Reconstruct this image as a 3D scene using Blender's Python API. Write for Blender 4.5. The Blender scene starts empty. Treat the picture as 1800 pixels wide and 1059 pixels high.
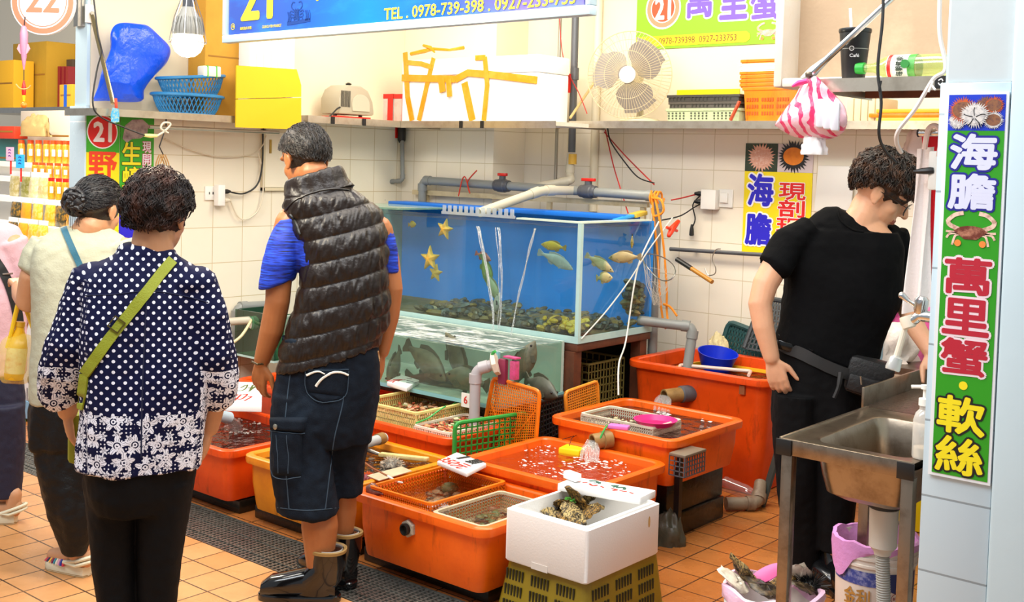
import bpy, bmesh, math, random
from mathutils import Vector, Matrix, noise
import numpy as np
random.seed(7)
V = Vector
scn = bpy.context.scene
COL = scn.collection
# ------------------------------------------------------------------ camera
F, EYE = 2020.0, 1.58
YAW, PITCH, ROLL = math.radians(40.0), math.atan(100/2020.0), math.radians(-1.62)
fw = V((-math.sin(YAW)*math.cos(PITCH), math.cos(YAW)*math.cos(PITCH), -math.sin(PITCH)))
r0 = fw.cross(V((0, 0, 1))).normalized(); u0 = r0.cross(fw)
CR = math.cos(ROLL)*r0 - math.sin(ROLL)*u0
CU = math.sin(ROLL)*r0 + math.cos(ROLL)*u0
CAM = V((0, 0, EYE))
cd = bpy.data.cameras.new('camera'); co = bpy.data.objects.new('camera', cd); COL.objects.link(co)
m = Matrix.Identity(4)
for i in range(3):
 m[i][0], m[i][1], m[i][2], m[i][3] = CR[i], CU[i], -fw[i], CAM[i]
co.matrix_world = m
cd.sensor_width = 36; cd.lens = F/1800*36; cd.shift_y = -(529.5-384)/1800; cd.clip_end = 100
scn.camera = co
def ray(x, y): return (x-900)/F*CR + (384-y)/F*CU + fw
def P(x, y, D): return CAM + ray(x, y)*D            # point at distance D along the view axis
def PX(x, y, X): d = ray(x, y); return CAM + d*(X/d.x)  # on the plane x = X
def PY(x, y, Y): d = ray(x, y); return CAM + d*(Y/d.y)
def PZ(x, y, Z): d = ray(x, y); return CAM + d*((Z-EYE)/d.z)
# ------------------------------------------------------------------ light
scn.view_settings.view_transform = 'Standard'; scn.view_settings.look = 'None'
scn.view_settings.gamma = 1.0; scn.view_settings.use_curve_mapping = False
scn.view_settings.exposure = 0.52
w = bpy.data.worlds.new('world'); scn.world = w; w.use_nodes = True
bg = w.node_tree.nodes['Background']; bg.inputs[0].default_value = (0.86, 0.93, 1.0, 1); bg.inputs[1].default_value = 0.32
def area(name, loc, aim, sx, sy, power, col):
 l = bpy.data.lights.new(name, 'AREA'); l.shape = 'RECTANGLE'; l.size = sx; l.size_y = sy; l.energy = power; l.color = col
 o = bpy.data.objects.new(name, l); COL.objects.link(o); o.location = loc
 o.rotation_euler = (V(aim)-V(loc)).to_track_quat('-Z', 'Y').to_euler(); return o
area('stall_tube_light', (-3.3, 4.35, 2.95), (-3.3, 4.6, 0), 3.2, 0.5, 58, (1.0, 0.90, 0.74))
area('stall_front_light', (-2.8, 2.5, 3.0), (-3.1, 3.4, 0.4), 3.6, 0.6, 62, (1.0, 0.94, 0.84))
area('aisle_tube_light', (-2.6, 0.9, 3.2), (-3.2, 2.4, 0.6), 4.0, 0.8, 75, (0.93, 0.97, 1.0))
area('neighbour_light', (-6.6, 3.0, 3.0), (-6.6, 3.6, 1.2), 1.6, 0.6, 75, (1.0, 0.92, 0.78))
# ------------------------------------------------------------------ materials
def lin(c):
 if isinstance(c, str):
  c = tuple(int(c[i:i+2], 16)/255 for i in (0, 2, 4))
 return tuple((x/12.92 if x <= 0.04045 else ((x+0.055)/1.055)**2.4) for x in c[:3]) + (1,)
MATS = {}
class NT:
 def __init__(s, mat): s.t = mat.node_tree; s.n = s.t.nodes; s.l = s.t.links
 def add(s, kind, **kw):
  x = s.n.new(kind)
  for k, v in kw.items(): setattr(x, k, v)
  return x
 def link(s, a, b): s.l.new(a, b)
 def val(s, sock, v):
  if hasattr(v, 'is_linked') or hasattr(v, 'links'): s.link(v, sock)
  else: sock.default_value = v
 def math(s, op, a, b=None, c=None):
  x = s.add('ShaderNodeMath', operation=op); s.val(x.inputs[0], a)
  if b is not None: s.val(x.inputs[1], b)
  if c is not None: s.val(x.inputs[2], c)
  return x.outputs[0]
 def mix(s, f, a, b, blend='MIX'):
  x = s.add('ShaderNodeMixRGB', blend_type=blend); s.val(x.inputs[0], f); s.val(x.inputs[1], a); s.val(x.inputs[2], b); return x.outputs[0]
 def noise(s, vec, scale, detail=3, rough=0.5):
  x = s.add('ShaderNodeTexNoise'); x.inputs['Scale'].default_value = scale; x.inputs['Detail'].default_value = detail; x.inputs['Roughness'].default_value = rough
  if vec is not None: s.link(vec, x.inputs['Vector'])
  return x.outputs[0]
 def ramp(s, f, stops):
  x = s.add('ShaderNodeValToRGB'); e = x.color_ramp.elements
  while len(e) < len(stops): e.new(0.5)
  for i, (p, c) in enumerate(stops): e[i].position = p; e[i].color = c
  s.val(x.inputs[0], f); return x.outputs[0]
 def mapr(s, v, a, b, c=0.0, d=1.0):
  x = s.add('ShaderNodeMapRange'); s.val(x.inputs[0], v)
  for i, k in enumerate((a, b, c, d)): x.inputs[i+1].default_value = k
  return x.outputs[0]
 def bump(s, h, strength, dist=0.005):
  x = s.add('ShaderNodeBump'); x.inputs['Strength'].default_value = strength; x.inputs['Distance'].default_value = dist
  s.link(h, x.inputs['Height']); return x.outputs[0]
def new_mat(name):
 mt = bpy.data.materials.new(name); mt.use_nodes = True
 t = NT(mt); b = t.n['Principled BSDF']; MATS[name] = mt
 return mt, t, b
def mat(name, col, rough=0.5, metal=0.0, spec=0.5, var=None, bump=None, coat=0.0, sheen=0.0, emit=None, sss=0.0):
 """col: sRGB hex; var=(scale, amount, hex): noise stains of a second colour; bump=(scale, strength)"""
 if name in MATS: return MATS[name]
 mt, t, b = new_mat(name)
 tc = t.add('ShaderNodeTexCoord').outputs['Object']
 c = lin(col); b.inputs['Base Color'].default_value = c; b.inputs['Roughness'].default_value = rough
 b.inputs['Metallic'].default_value = metal; b.inputs['Specular IOR Level'].default_value = spec
 b.inputs['Coat Weight'].default_value = coat; b.inputs['Sheen Weight'].default_value = sheen
 if sss: b.inputs['Subsurface Weight'].default_value = sss; b.inputs['Subsurface Radius'].default_value = (0.02, 0.008, 0.004)
 if var:
  n = t.noise(tc, var[0], 5, 0.65)
  f = t.mapr(n, 0.45, 0.75, 0, var[1])
  t.link(t.mix(f, c, lin(var[2])), b.inputs['Base Color'])
 if bump:
  t.link(t.bump(t.noise(tc, bump[0], 4, 0.6), bump[1]), b.inputs['Normal'])
 if emit: b.inputs['Emission Color'].default_value = lin(emit[0]); b.inputs['Emission Strength'].default_value = emit[1]
 return mt
def tiles(name, col, col2, grout, axes, org, pitch, mort, rough, dirt=None, bumpy=0.3):
 """square tiles laid along two world axes, joints at org + k*pitch"""
 mt, t, b = new_mat(name)
 pos = t.add('ShaderNodeNewGeometry').outputs['Position']
 sp = t.add('ShaderNodeSeparateXYZ'); t.link(pos, sp.inputs[0])
 cb = t.add('ShaderNodeCombineXYZ')
 for i in range(2): t.link(t.math('SUBTRACT', sp.outputs[axes[i]], org[i]-40*pitch[i]), cb.inputs[i])
 br = t.add('ShaderNodeTexBrick'); br.offset = 0.0; br.squash = 1.0
 t.link(cb.outputs[0], br.inputs['Vector'])
 for k, v in (('Scale', 1.0), ('Mortar Size', mort), ('Mortar Smooth', 0.2), ('Bias', 0.0), ('Brick Width', pitch[0]), ('Row Height', pitch[1])): br.inputs[k].default_value = v
 br.inputs['Color1'].default_value = lin(col); br.inputs['Color2'].default_value = lin(col2); br.inputs['Mortar'].default_value = lin(grout)
 c = br.outputs['Color']
 if dirt:
  n = t.noise(pos, dirt[0], 6, 0.7); c = t.mix(t.mapr(n, 0.42, 0.75, 0, dirt[1]), c, lin(dirt[2]))
 t.link(c, b.inputs['Base Color'])
 n2 = t.noise(pos, 9.0, 3)
 t.link(t.mapr(n2, 0.3, 0.7, rough*0.7, rough*1.25), b.inputs['Roughness'])
 h = t.math('ADD', t.math('MULTIPLY', br.outputs['Fac'], -1.0), t.math('MULTIPLY', t.noise(pos, 26, 4), 0.25))
 t.link(t.bump(h, bumpy, 0.003), b.inputs['Normal'])
 return mt
def clear_mat(name, tint, gloss=0.06, rough=0.02, milk=0.0, milkcol='FFFFFF', bump=None, fres=1.33, streak=None):
 """thin clear sheet: tinted see-through plus mirror reflection, optional milky dirt"""
 if name in MATS: return MATS[name]
 mt, t, b = new_mat(name); t.n.remove(b); out = t.n['Material Output']
 tr = t.add('ShaderNodeBsdfTransparent'); tr.inputs[0].default_value = lin(tint)
 gl = t.add('ShaderNodeBsdfGlossy'); gl.inputs['Roughness'].default_value = rough
 fr = t.add('ShaderNodeFresnel'); fr.inputs[0].default_value = fres
 tc = t.add('ShaderNodeTexCoord').outputs['Object']
 if bump:
  n = t.noise(tc, bump[0], 3, 0.55); bn = t.bump(n, bump[1], bump[2] if len(bump) > 2 else 0.02)
  t.link(bn, gl.inputs['Normal']); t.link(bn, fr.inputs['Normal'])
 a = t.add('ShaderNodeMixShader'); front = t.math('SUBTRACT', 1.0, t.add('ShaderNodeNewGeometry').outputs['Backfacing'])
 t.link(t.math('MULTIPLY', t.math('ADD', fr.outputs[0], gloss-0.02), front), a.inputs[0]); t.link(tr.outputs[0], a.inputs[1]); t.link(gl.outputs[0], a.inputs[2])
 res = a.outputs[0]
 if milk > 0:
  df = t.add('ShaderNodeBsdfDiffuse'); df.inputs[0].default_value = lin(milkcol)
  mx = t.add('ShaderNodeMixShader')
  if streak:
   mp = t.add('ShaderNodeMapping'); mp.inputs['Scale'].default_value = streak[1]; t.link(tc, mp.inputs[0])
   t.link(t.mapr(t.noise(mp.outputs[0], streak[0], 4, 0.6), 0.4, 0.72, milk*0.35, milk), mx.inputs[0])
  else: mx.inputs[0].default_value = milk
  t.link(res, mx.inputs[1]); t.link(df.outputs[0], mx.inputs[2]); res = mx.outputs[0]
 t.link(res, out.inputs['Surface'])
 return mt
# ------------------------------------------------------------------ mesh builder
def frame(o, x, y, z=None):
 x = V(x); y = V(y); z = V(z) if z is not None else x.cross(y)
 mm = Matrix.Identity(4)
 for i in range(3): mm[i][0], mm[i][1], mm[i][2], mm[i][3] = x[i], y[i], z[i], o[i]
 return mm
def rotz(loc, deg): return Matrix.Translation(V(loc)) @ Matrix.Rotation(math.radians(deg), 4, 'Z')
class MB:
 def __init__(s, M=None): s.v = []; s.f = []; s.mi = []; s.M = M or Matrix.Identity(4); s.cur = 0
 def add(s, vs, fs):
  o = len(s.v); s.v += [s.M @ V(p) for p in vs]; s.f += [tuple(i+o for i in f) for f in fs]; s.mi += [s.cur]*len(fs); return s
 def box(s, lo, hi):
  (a, b, c), (d, e, f) = lo, hi
  return s.add([(a,b,c),(d,b,c),(d,e,c),(a,e,c),(a,b,f),(d,b,f),(d,e,f),(a,e,f)], [(3,2,1,0),(4,5,6,7),(0,1,5,4),(1,2,6,5),(2,3,7,6),(3,0,4,7)])
 def rings(s, R, cap=True, closed=True):
  n = len(R[0]); vs = [p for r in R for p in r]; fs = []
  for i in range(len(R)-1):
   for j in range(n if closed else n-1):
    k = (j+1) % n
    fs.append((i*n+j, i*n+k, (i+1)*n+k, (i+1)*n+j))
  if cap and closed: fs += [tuple(reversed(range(n))), tuple(range((len(R)-1)*n, len(R)*n))]
  return s.add(vs, fs)
 def tube(s, pts, r, n=8, cap=True, round_ends=False):
  pts = [V(p) for p in pts]; rs = list(r) if hasattr(r, '__len__') else [r]*len(pts)
  R = []; up = None
  for i, p in enumerate(pts):
   t = (pts[min(i+1, len(pts)-1)] - pts[max(i-1, 0)])
   t = t.normalized() if t.length > 1e-9 else V((0, 0, 1))
   if up is None: up = V((0, 0, 1)) if abs(t.z) < 0.9 else V((1, 0, 0))
   a = up - t*up.dot(t); a = a.normalized() if a.length > 1e-6 else t.orthogonal().normalized()
   up = a; b = t.cross(a)
   ring = lambda c, rr: [c + rr*(math.cos(2*math.pi*j/n)*a + math.sin(2*math.pi*j/n)*b) for j in range(n)]
   if round_ends and i == 0: R += [ring(p - t*rs[0]*math.sin(q), rs[0]*max(math.cos(q), .12)) for q in (1.4, 0.95, 0.5)]
   R.append(ring(p, rs[i]))
   if round_ends and i == len(pts)-1: R += [ring(p + t*rs[i]*math.sin(q), rs[i]*max(math.cos(q), .12)) for q in (0.5, 0.95, 1.4)]
  return s.rings(R, cap)
 def lathe(s, prof, n=24, c=(0, 0, 0), ax=None, cap=True):
  ax = V(ax or (0, 0, 1)).normalized(); a = ax.orthogonal().normalized() if abs(ax.z) < .999 else V((1, 0, 0)); b = ax.cross(a); c = V(c)
  return s.rings([[c + ax*z + max(r, 1e-4)*(math.cos(2*math.pi*j/n)*a + math.sin(2*math.pi*j/n)*b) for j in range(n)] for r, z in prof], cap)
 def ell(s, c, rad, axes=None, n=16, k=10):
  c = V(c); ax = axes or (V((1,0,0)), V((0,1,0)), V((0,0,1)))
  R = []
  for i in range(k+1):
   t = -math.pi/2 + math.pi*i/k; cz = max(math.cos(t), 0.02)
   R.append([c + ax[0]*rad[0]*cz*math.cos(2*math.pi*j/n) + ax[1]*rad[1]*cz*math.sin(2*math.pi*j/n) + ax[2]*rad[2]*math.sin(t) for j in range(n)])
  return s.rings(R)
 def prism(s, poly, h, z0=0.0):
  """2D outline in the builder's xy plane, extruded along z"""
  n = len(poly); a = sum(poly[i][0]*poly[(i+1)%n][1]-poly[(i+1)%n][0]*poly[i][1] for i in range(n))
  if a < 0: poly = poly[::-1]
  vs = [(x, y, z0) for x, y in poly] + [(x, y, z0+h) for x, y in poly]
  return s.add(vs, [tuple(reversed(range(n))), tuple(range(n, 2*n))] + [(i, (i+1)%n, n+(i+1)%n, n+i) for i in range(n)])
 def grid(s, fn, nu, nv):
  vs = [fn(i/nu, j/nv) for j in range(nv+1) for i in range(nu+1)]
  return s.add(vs, [(j*(nu+1)+i, j*(nu+1)+i+1, (j+1)*(nu+1)+i+1, (j+1)*(nu+1)+i) for j in range(nv) for i in range(nu)])
 def quad(s, a, b, c, d): return s.add([a, b, c, d], [(0, 1, 2, 3)])
 def mesh(s, name, mats, off, smooth):
  me = bpy.data.meshes.new(name); me.from_pydata([p-off for p in s.v], [], s.f)
  ms = mats if isinstance(mats, (list, tuple)) else [mats]
  for x in ms: me.materials.append(x)
  if len(ms) > 1: me.polygons.foreach_set('material_index', s.mi)
  if smooth:
   me.polygons.foreach_set('use_smooth', [True]*len(me.polygons))
   if smooth is not True: me.set_sharp_from_angle(angle=math.radians(smooth))
  me.update(); return me
 def build(s, name, mats, parent=None, smooth=35, bevel=None):
  if parent is not None: off = WORLD[parent.name]
  else:
   a = np.array([list(p) for p in s.v]); off = V(((a[:,0].min()+a[:,0].max())/2, (a[:,1].min()+a[:,1].max())/2, a[:,2].min()))
  me = s.mesh(name, mats, off, smooth)
  if bevel:
   bm = bmesh.new(); bm.from_mesh(me); bmesh.ops.remove_doubles(bm, verts=bm.verts, dist=1e-5)
   ed = [e for e in bm.edges if len(e.link_faces) == 2 and e.calc_face_angle(0) > 0.6]
   bmesh.ops.bevel(bm, geom=ed, offset=bevel, segments=2, affect='EDGES', profile=0.5, clamp_overlap=True); bm.to_mesh(me); bm.free()
   me.polygons.foreach_set('use_smooth', [True]*len(me.polygons)); me.set_sharp_from_angle(angle=math.radians(40))
  o = bpy.data.objects.new(name, me); COL.objects.link(o); link(o, off, parent); return o
WORLD = {}
def link(o, off, parent):
 if parent is not None: o.parent = parent
 else: o.location = off
 WORLD[o.name] = V(off)
def thing(name, label, cat, loc, group=None):
 o = bpy.data.objects.new(name, None); COL.objects.link(o); o.location = loc; o.empty_display_size = 0.05
 WORLD[o.name] = V(loc); return tag(o, label, cat, group)
def tag(o, label, cat, group=None):
 o['label'] = label; o['category'] = cat
 if group: o['group'] = group
 return o
def struct(o): o['kind'] = 'structure'; return o
def dup(root, loc, label=None):
 """copy of a thing with its parts and their sub-parts"""
 def cp(o, par):
  c = o.copy(); COL.objects.link(c)
  if par is not None: c.parent = par
  for ch in [x for x in COL.objects if x.parent == o]: cp(ch, c)
  return c
 r = cp(root, None); r.location = loc; WORLD[r.name] = V(loc)
 if label: r['label'] = label
 return r
def arc(c, r, a0, a1, n, ax=(1,0,0), ay=(0,1,0)):
 c = V(c); ax = V(ax); ay = V(ay)
 return [c + r*(math.cos(a)*ax + math.sin(a)*ay) for a in (a0+(a1-a0)*i/n for i in range(n+1))]
def bend(pts, r, n=5):
 """polyline with rounded corners"""
 pts = [V(p) for p in pts]; out = [pts[0]]
 for i in range(1, len(pts)-1):
  a = pts[i-1]-pts[i]; b = pts[i+1]-pts[i]; q = min(r, a.length*.49, b.length*.49)
  p0 = pts[i]+a.normalized()*q; p1 = pts[i]+b.normalized()*q
  out += [(1-t)**2*p0 + 2*t*(1-t)*pts[i] + t*t*p1 for t in (k/n for k in range(n+1))]
 return out + [pts[-1]]
def spline(pts, n=6):
 pts = [V(p) for p in pts]; q = [pts[0]]+pts+[pts[-1]]; out = []
 for i in range(1, len(q)-2):
  p0, p1, p2, p3 = q[i-1:i+3]
  for k in range(n):
   t = k/n; out.append(0.5*((2*p1)+(-p0+p2)*t+(2*p0-5*p1+4*p2-p3)*t*t+(-p0+3*p1-3*p2+p3)*t**3))
 return out+[pts[-1]]
def rrect(x0, x1, y0, y1, r, z, n=5):
 out = []
 for cx, cy, a in ((x1-r, y0+r, -math.pi/2), (x1-r, y1-r, 0), (x0+r, y1-r, math.pi/2), (x0+r, y0+r, math.pi)):
  out += [V((cx+r*math.cos(a+math.pi/2*k/n), cy+r*math.sin(a+math.pi/2*k/n), z)) for k in range(n+1)]
 return out
def bar(mb, a, b, w, h, up=(0, 0, 1)):
 """straight bar of rectangular section w (sideways) x h (along up)"""
 a = V(a); b = V(b); t = (b-a); L = t.length; t.normalize(); u = V(up); u = (u-t*u.dot(t)).normalized(); s = t.cross(u)
 M0 = mb.M; mb.M = M0 @ frame(a, t, s, u); mb.box((0, -w/2, -h/2), (L, w/2, h/2)); mb.M = M0
def lattice(mb, o, u, v, nu, nv, w, t, n=None):
 """flat grid of bars filling the parallelogram o,u,v"""
 o, u, v = V(o), V(u), V(v); nn = u.cross(v).normalized()
 for i in range(nu+1): bar(mb, o+u*(i/nu), o+u*(i/nu)+v, w, t, nn)
 for j in range(nv+1): bar(mb, o+v*(j/nv), o+v*(j/nv)+u, w, t, nn)
def qlattice(mb, p, nu, nv, w, t):
 n = (p[1]-p[0]).cross(p[3]-p[0])
 for i in range(nu+1): bar(mb, p[0].lerp(p[1], i/nu), p[3].lerp(p[2], i/nu), w, t, n)
 for j in range(nv+1): bar(mb, p[0].lerp(p[3], j/nv), p[1].lerp(p[2], j/nv), w, t, n)
# ------------------------------------------------------------------ lettering
def text_mesh(body, offset=0.0, extrude=0.02, res=2):
 c = bpy.data.curves.new('lettering', 'FONT'); c.body = body; c.size = 1.0; c.align_x = 'CENTER'; c.align_y = 'CENTER'
 c.offset = offset; c.extrude = extrude; c.resolution_u = res; c.fill_mode = 'FRONT'
 o = bpy.data.objects.new('lettering', c); COL.objects.link(o)
 dg = bpy.context.evaluated_depsgraph_get(); dg.update()
 me = bpy.data.meshes.new_from_object(o.evaluated_get(dg)); bpy.data.objects.remove(o); bpy.data.curves.remove(c)
 return me
def letters(mb, body, o, u, v, w, h, offset=0.0, lift=0.0008, thick=0.0006):
 """write BODY centred on o, fitted into w x h along the unit directions u, v"""
 me = text_mesh(body, 0.0); a = np.array([x.co[:] for x in me.vertices]); bpy.data.meshes.remove(me)
 lo, hi = a.min(0), a.max(0)
 me = text_mesh(body, 0.0)
 sx, sy = w/max(hi[0]-lo[0], 1e-6), h/max(hi[1]-lo[1], 1e-6); cx, cy = (lo[0]+hi[0])/2, (lo[1]+hi[1])/2
 o, u, v = V(o), V(u), V(v); nn = u.cross(v).normalized(); M0 = mb.M; mb.M = Matrix.Identity(4)
 ic = 0; r = offset*(sx+sy)/2; k = 0 if offset <= 0 else (8 if offset < .05 else 12); fs = [tuple(p.vertices) for p in me.polygons]
 for sh in [(0, 0)] + [(r*math.cos(2*math.pi*i/k), r*math.sin(2*math.pi*i/k)) for i in range(k)]:
  mb.add([M0 @ (o + u*((x.co.x-cx)*sx+sh[0]) + v*((x.co.y-cy)*sy+sh[1]) + nn*(lift + ic*2.5e-5 + (thick if x.co.z > 0 else 0))) for x in me.vertices], fs); ic += 1
 mb.M = M0; bpy.data.meshes.remove(me)
def stroke(mb, pts, o, u, v, w, lift=0.0006):
 """flat brush strokes given in (u, v) metres"""
 o, u, v = V(o), V(u), V(v); nn = u.cross(v).normalized()
 for ln in pts:
  q = spline([(a, b, 0) for a, b in ln], 4) if len(ln) > 2 else [V((a, b, 0)) for a, b in ln]
  L = []
  for i, p in enumerate(q):
   t = (q[min(i+1, len(q)-1)]-q[max(i-1, 0)]).normalized(); s = V((-t.y, t.x, 0))*w/2
   L.append([o+u*(p.x+s.x)+v*(p.y+s.y)+nn*lift, o+u*(p.x-s.x)+v*(p.y-s.y)+nn*lift, o+u*(p.x-s.x)+v*(p.y-s.y)+nn*lift*.2, o+u*(p.x+s.x)+v*(p.y+s.y)+nn*lift*.2])
  mb.rings(L)
def disc(mb, c, u, v, r, lift, n=32, r2=0.0, th=0.0006):
 c, u, v = V(c), V(u), V(v); nn = u.cross(v).normalized()
 ring = lambda rr, z: [c+u*rr*math.cos(2*math.pi*j/n)+v*rr*math.sin(2*math.pi*j/n)+nn*z for j in range(n)]
 if r2: mb.rings([ring(r2, lift), ring(r, lift)], cap=False)
 else: mb.rings([ring(r, lift-th), ring(r, lift)])
# ------------------------------------------------------------------ the setting
XL, YC, XC, YB, YF = -5.4, 5.3, -4.61, 5.6, 3.02     # left wall, boxed column face / right edge, back wall, stall front
M_floor_out = tiles('aisle floor tile', 'D9A06A', 'CC8F58', '3A2C20', (0, 1), (-3.427, 2.136), (0.154, 0.150), 0.0035, 0.35, (5, 0.5, 'B07844'))
M_floor_in = tiles('stall floor tile', 'C07A3E', 'B36C34', '3E2A1C', (0, 1), (-2.208, 3.824), (0.159, 0.1585), 0.0035, 0.28, (4, 0.6, '8A5428'))
M_tile_l = tiles('cream wall tile left', 'F4EBD6', 'F2E8D2', 'CDB98F', (1, 2), (3.634, 0.163), (0.2025, 0.2), 0.0022, 0.16, (1.6, 0.25, 'E4D8C0'), 0.2)
M_tile_b = tiles('cream wall tile back', 'F5EBD8', 'F3E8D4', 'D2C2A0', (0, 2), (-3.657, 0.163), (0.204, 0.2), 0.0022, 0.16, (1.6, 0.25, 'E6DCC8'), 0.2)
M_tile_p = tiles('pale blue pillar tile', 'BFD3DE', 'BCD0DC', '8C9AA2', (0, 2), (-1.10, 0.333), (0.21, 0.2), 0.003, 0.2, None, 0.25)
M_tile_q = tiles('pale blue pillar tile side', 'C6DCE6', 'C3DAE5', 'A6BBC6', (1, 2), (3.634, 0.163), (0.2, 0.2), 0.003, 0.2, None, 0.2)
M_plaster = mat('warm white plaster', 'E6D8BC', 0.7, bump=(14, 0.08), var=(1.2, 0.3, 'D8C8A8'))
M_bluep = mat('pale blue painted wall', 'C4DBE6', 0.55, bump=(20, 0.1), var=(3, 0.25, 'B4CBD6'))
M_dark = mat('wet black rubber', '15130F', 0.25, var=(9, 0.6, '2B2419'), bump=(30, 0.5))
M_steel = mat('brushed stainless steel', 'B9B2A8', 0.28, 1.0, var=(30, 0.25, '8F867A'), bump=(60, 0.05))
M_steeld = mat('stained stainless steel', '9A8B7A', 0.32, 1.0, var=(18, 0.6, '5E4A38'), bump=(40, 0.08))
M_pvc = mat('grey pvc pipe', '8E908C', 0.35, var=(6, 0.35, '74746C'))
M_pvcl = mat('light grey pvc pipe', 'C3BBA8', 0.38, var=(6, 0.3, 'A89E88'))
M_pvcd = mat('dark grey pvc pipe', '55565A', 0.35)
M_black = mat('black plastic', '131313', 0.4)
M_red = mat('red plastic', 'D81E12', 0.35)
M_white = mat('white plastic', 'F1EEE6', 0.4)
M_foam = mat('white polystyrene foam', 'F4F3F1', 0.75, bump=(160, 0.15))
M_card = mat('cardboard', 'C8912C', 0.8, var=(6, 0.35, 'A8741C'))
M_yel = mat('bright yellow plastic', 'F0DF10', 0.35)
struct(MB().box((-9, -1.5, -0.05), (1.5, 2.735, 0)).build('floor', M_floor_out))
struct(MB().box((-9, YF-0.005, -0.05), (1.5, 6.5, 0)).build('floor_stall', M_floor_in))
struct(MB().box((-9, 2.735, -0.16), (1.5, YF-0.005, -0.10)).build('floor_drain', mat('black drain', '040404', .8, spec=.1)))
def wall(name, lo, hi, m1, m2, zt=1.79):
 struct(MB().box(lo, (hi[0], hi[1], zt)).build(name, m1))
 struct(MB().box((lo[0]-0.0, lo[1], zt), hi).build(name+'_upper', m2))
wall('wall_left', (XL-0.13, 3.09, 0), (XL, YB+0.1, 3.2), M_tile_l, M_plaster)
wall('wall_column', (XL+0.001, YC, 0), (XC, YB+0.1, 3.2), M_tile_b, M_plaster)
wall('wall_back', (XC+0.001, YB, 0), (0.9, YB+0.1, 3.2), M_tile_b, M_plaster)
wall('wall_right', (-1.075, 3.02, 0), (-0.62, YB-0.002, 3.2), M_tile_q, M_bluep)
struct(MB().box((-1.082, 3.0, 0), (-0.905, 3.019, 1.815)).build('trim_1', M_tile_p, bevel=0.003))
struct(MB().box((-1.065, 3.008, 1.816), (-0.90, 3.0195, 3.2)).build('trim_2', mat('grey painted lintel', 'BFC8CB', 0.6, var=(5, 0.4, 'A9B4B8'))))
struct(MB().box((-0.903, 2.985, 0), (-0.60, 3.0195, 3.2)).build('trim_3', M_bluep, bevel=0.012))
# left partition end: tiled lower part, narrower painted steel post above
struct(MB().box((XL-0.15, 3.06, 0), (XL+0.001, 3.088, 1.80)).build('trim_4', tiles('pale blue tile left pillar', 'C2D6E0', 'BFD3DE', 'E6EEF2', (0, 2), (-5.8, 1.0), (0.42, 0.36), 0.003, 0.25, None, 0.2), bevel=0.004))
struct(MB().box((XL-0.115, 3.07, 1.801), (XL-0.003, 3.088, 3.2)).build('trim_5', M_bluep))
b = MB().box((XL-0.10, 3.05, 2.20), (XL-0.02, 3.069, 3.2)).box((XL-0.075, 3.042, 2.20), (XL-0.045, 3.05, 3.2)); struct(b.build('trim_6', M_steel))
# access panel on the left wall
a0, a1 = PX(458, 305, XL), PX(512, 250, XL)
b = MB(); yy0, yy1, zz0, zz1 = a0.y, a1.y+0.03, a0.z-0.1, a1.z+0.07
for lo, hi in (((XL+.001, yy0, zz0), (XL+.02, yy0+.018, zz1)), ((XL+.001, yy0, zz0), (XL+.02, yy1, zz0+.018)), ((XL+.001, yy1-.018, zz0), (XL+.02, yy1, zz1)), ((XL+.001, yy0, zz1-.018), (XL+.02, yy1, zz1))): b.box(lo, hi)
dr = struct(b.build('door_1', mat('cream painted frame', 'DCCFAE', 0.5)))
MB().box((XL+.001, yy0+.02, zz0+.02), (XL+.012, yy1-.02, zz1-.02)).build('door_panel', mat('cream door panel', 'F0E7D2', 0.4), dr)
MB().box((XL+.0125, yy0+.05, zz1-.14), (XL+.02, yy0+.062, zz1-.06)).build('handle', mat('brass', 'B89A50', 0.35, 0.8), dr)
# drain grate along the stall front
t = thing('drain_grate', 'long stainless steel drain grating along the front of the orange tubs', 'drain grate', (-4.5, 2.88, -0.03))
M_grate = mat('worn steel grating', '8E8C84', 0.3, .6, var=(60, 0.8, '3C3830'))
b = MB()
for i in range(0, 15): b.box((-7.9, 2.746+i*0.0185, -0.022), (-0.6, 2.752+i*0.0185, -0.004))
for i in range(0, 300): b.box((-7.9+i*0.0245, 2.74, -0.014), (-7.9+i*0.0245+0.009, 3.012, -0.002))
b.build('bearing_mesh', M_grate, t, smooth=False)
b = MB()
for y in (2.738, 2.80, 2.905, 3.008): b.box((-7.9, y, -0.022), (-0.6, y+0.005, 0.001))
b.build('edge_bar', M_grate, t, smooth=False)
# black wet plinth carrying the front tubs
def plinth(name, lo, hi, label):
 t = MB(); t.box(lo, hi); o = t.build(name, M_dark, bevel=0.006); tag(o, label, 'pallet', 'black pallets under the tubs'); return o
plinth('plastic_pallet', (-3.27, 3.05, 0), (-2.62, 3.46, 0.058), 'wet black pallet under the front orange tub with two trays')
plinth('plastic_pallet', (-4.0, 3.08, 0), (-3.32, 3.52, 0.058), 'wet black pallet under the yellow-orange tub behind the man in shorts')
plinth('plastic_pallet', (-4.78, 3.06, 0), (-4.08, 3.5, 0.058), 'wet black pallet under the orange tub beside the dotted blouse woman')
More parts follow.
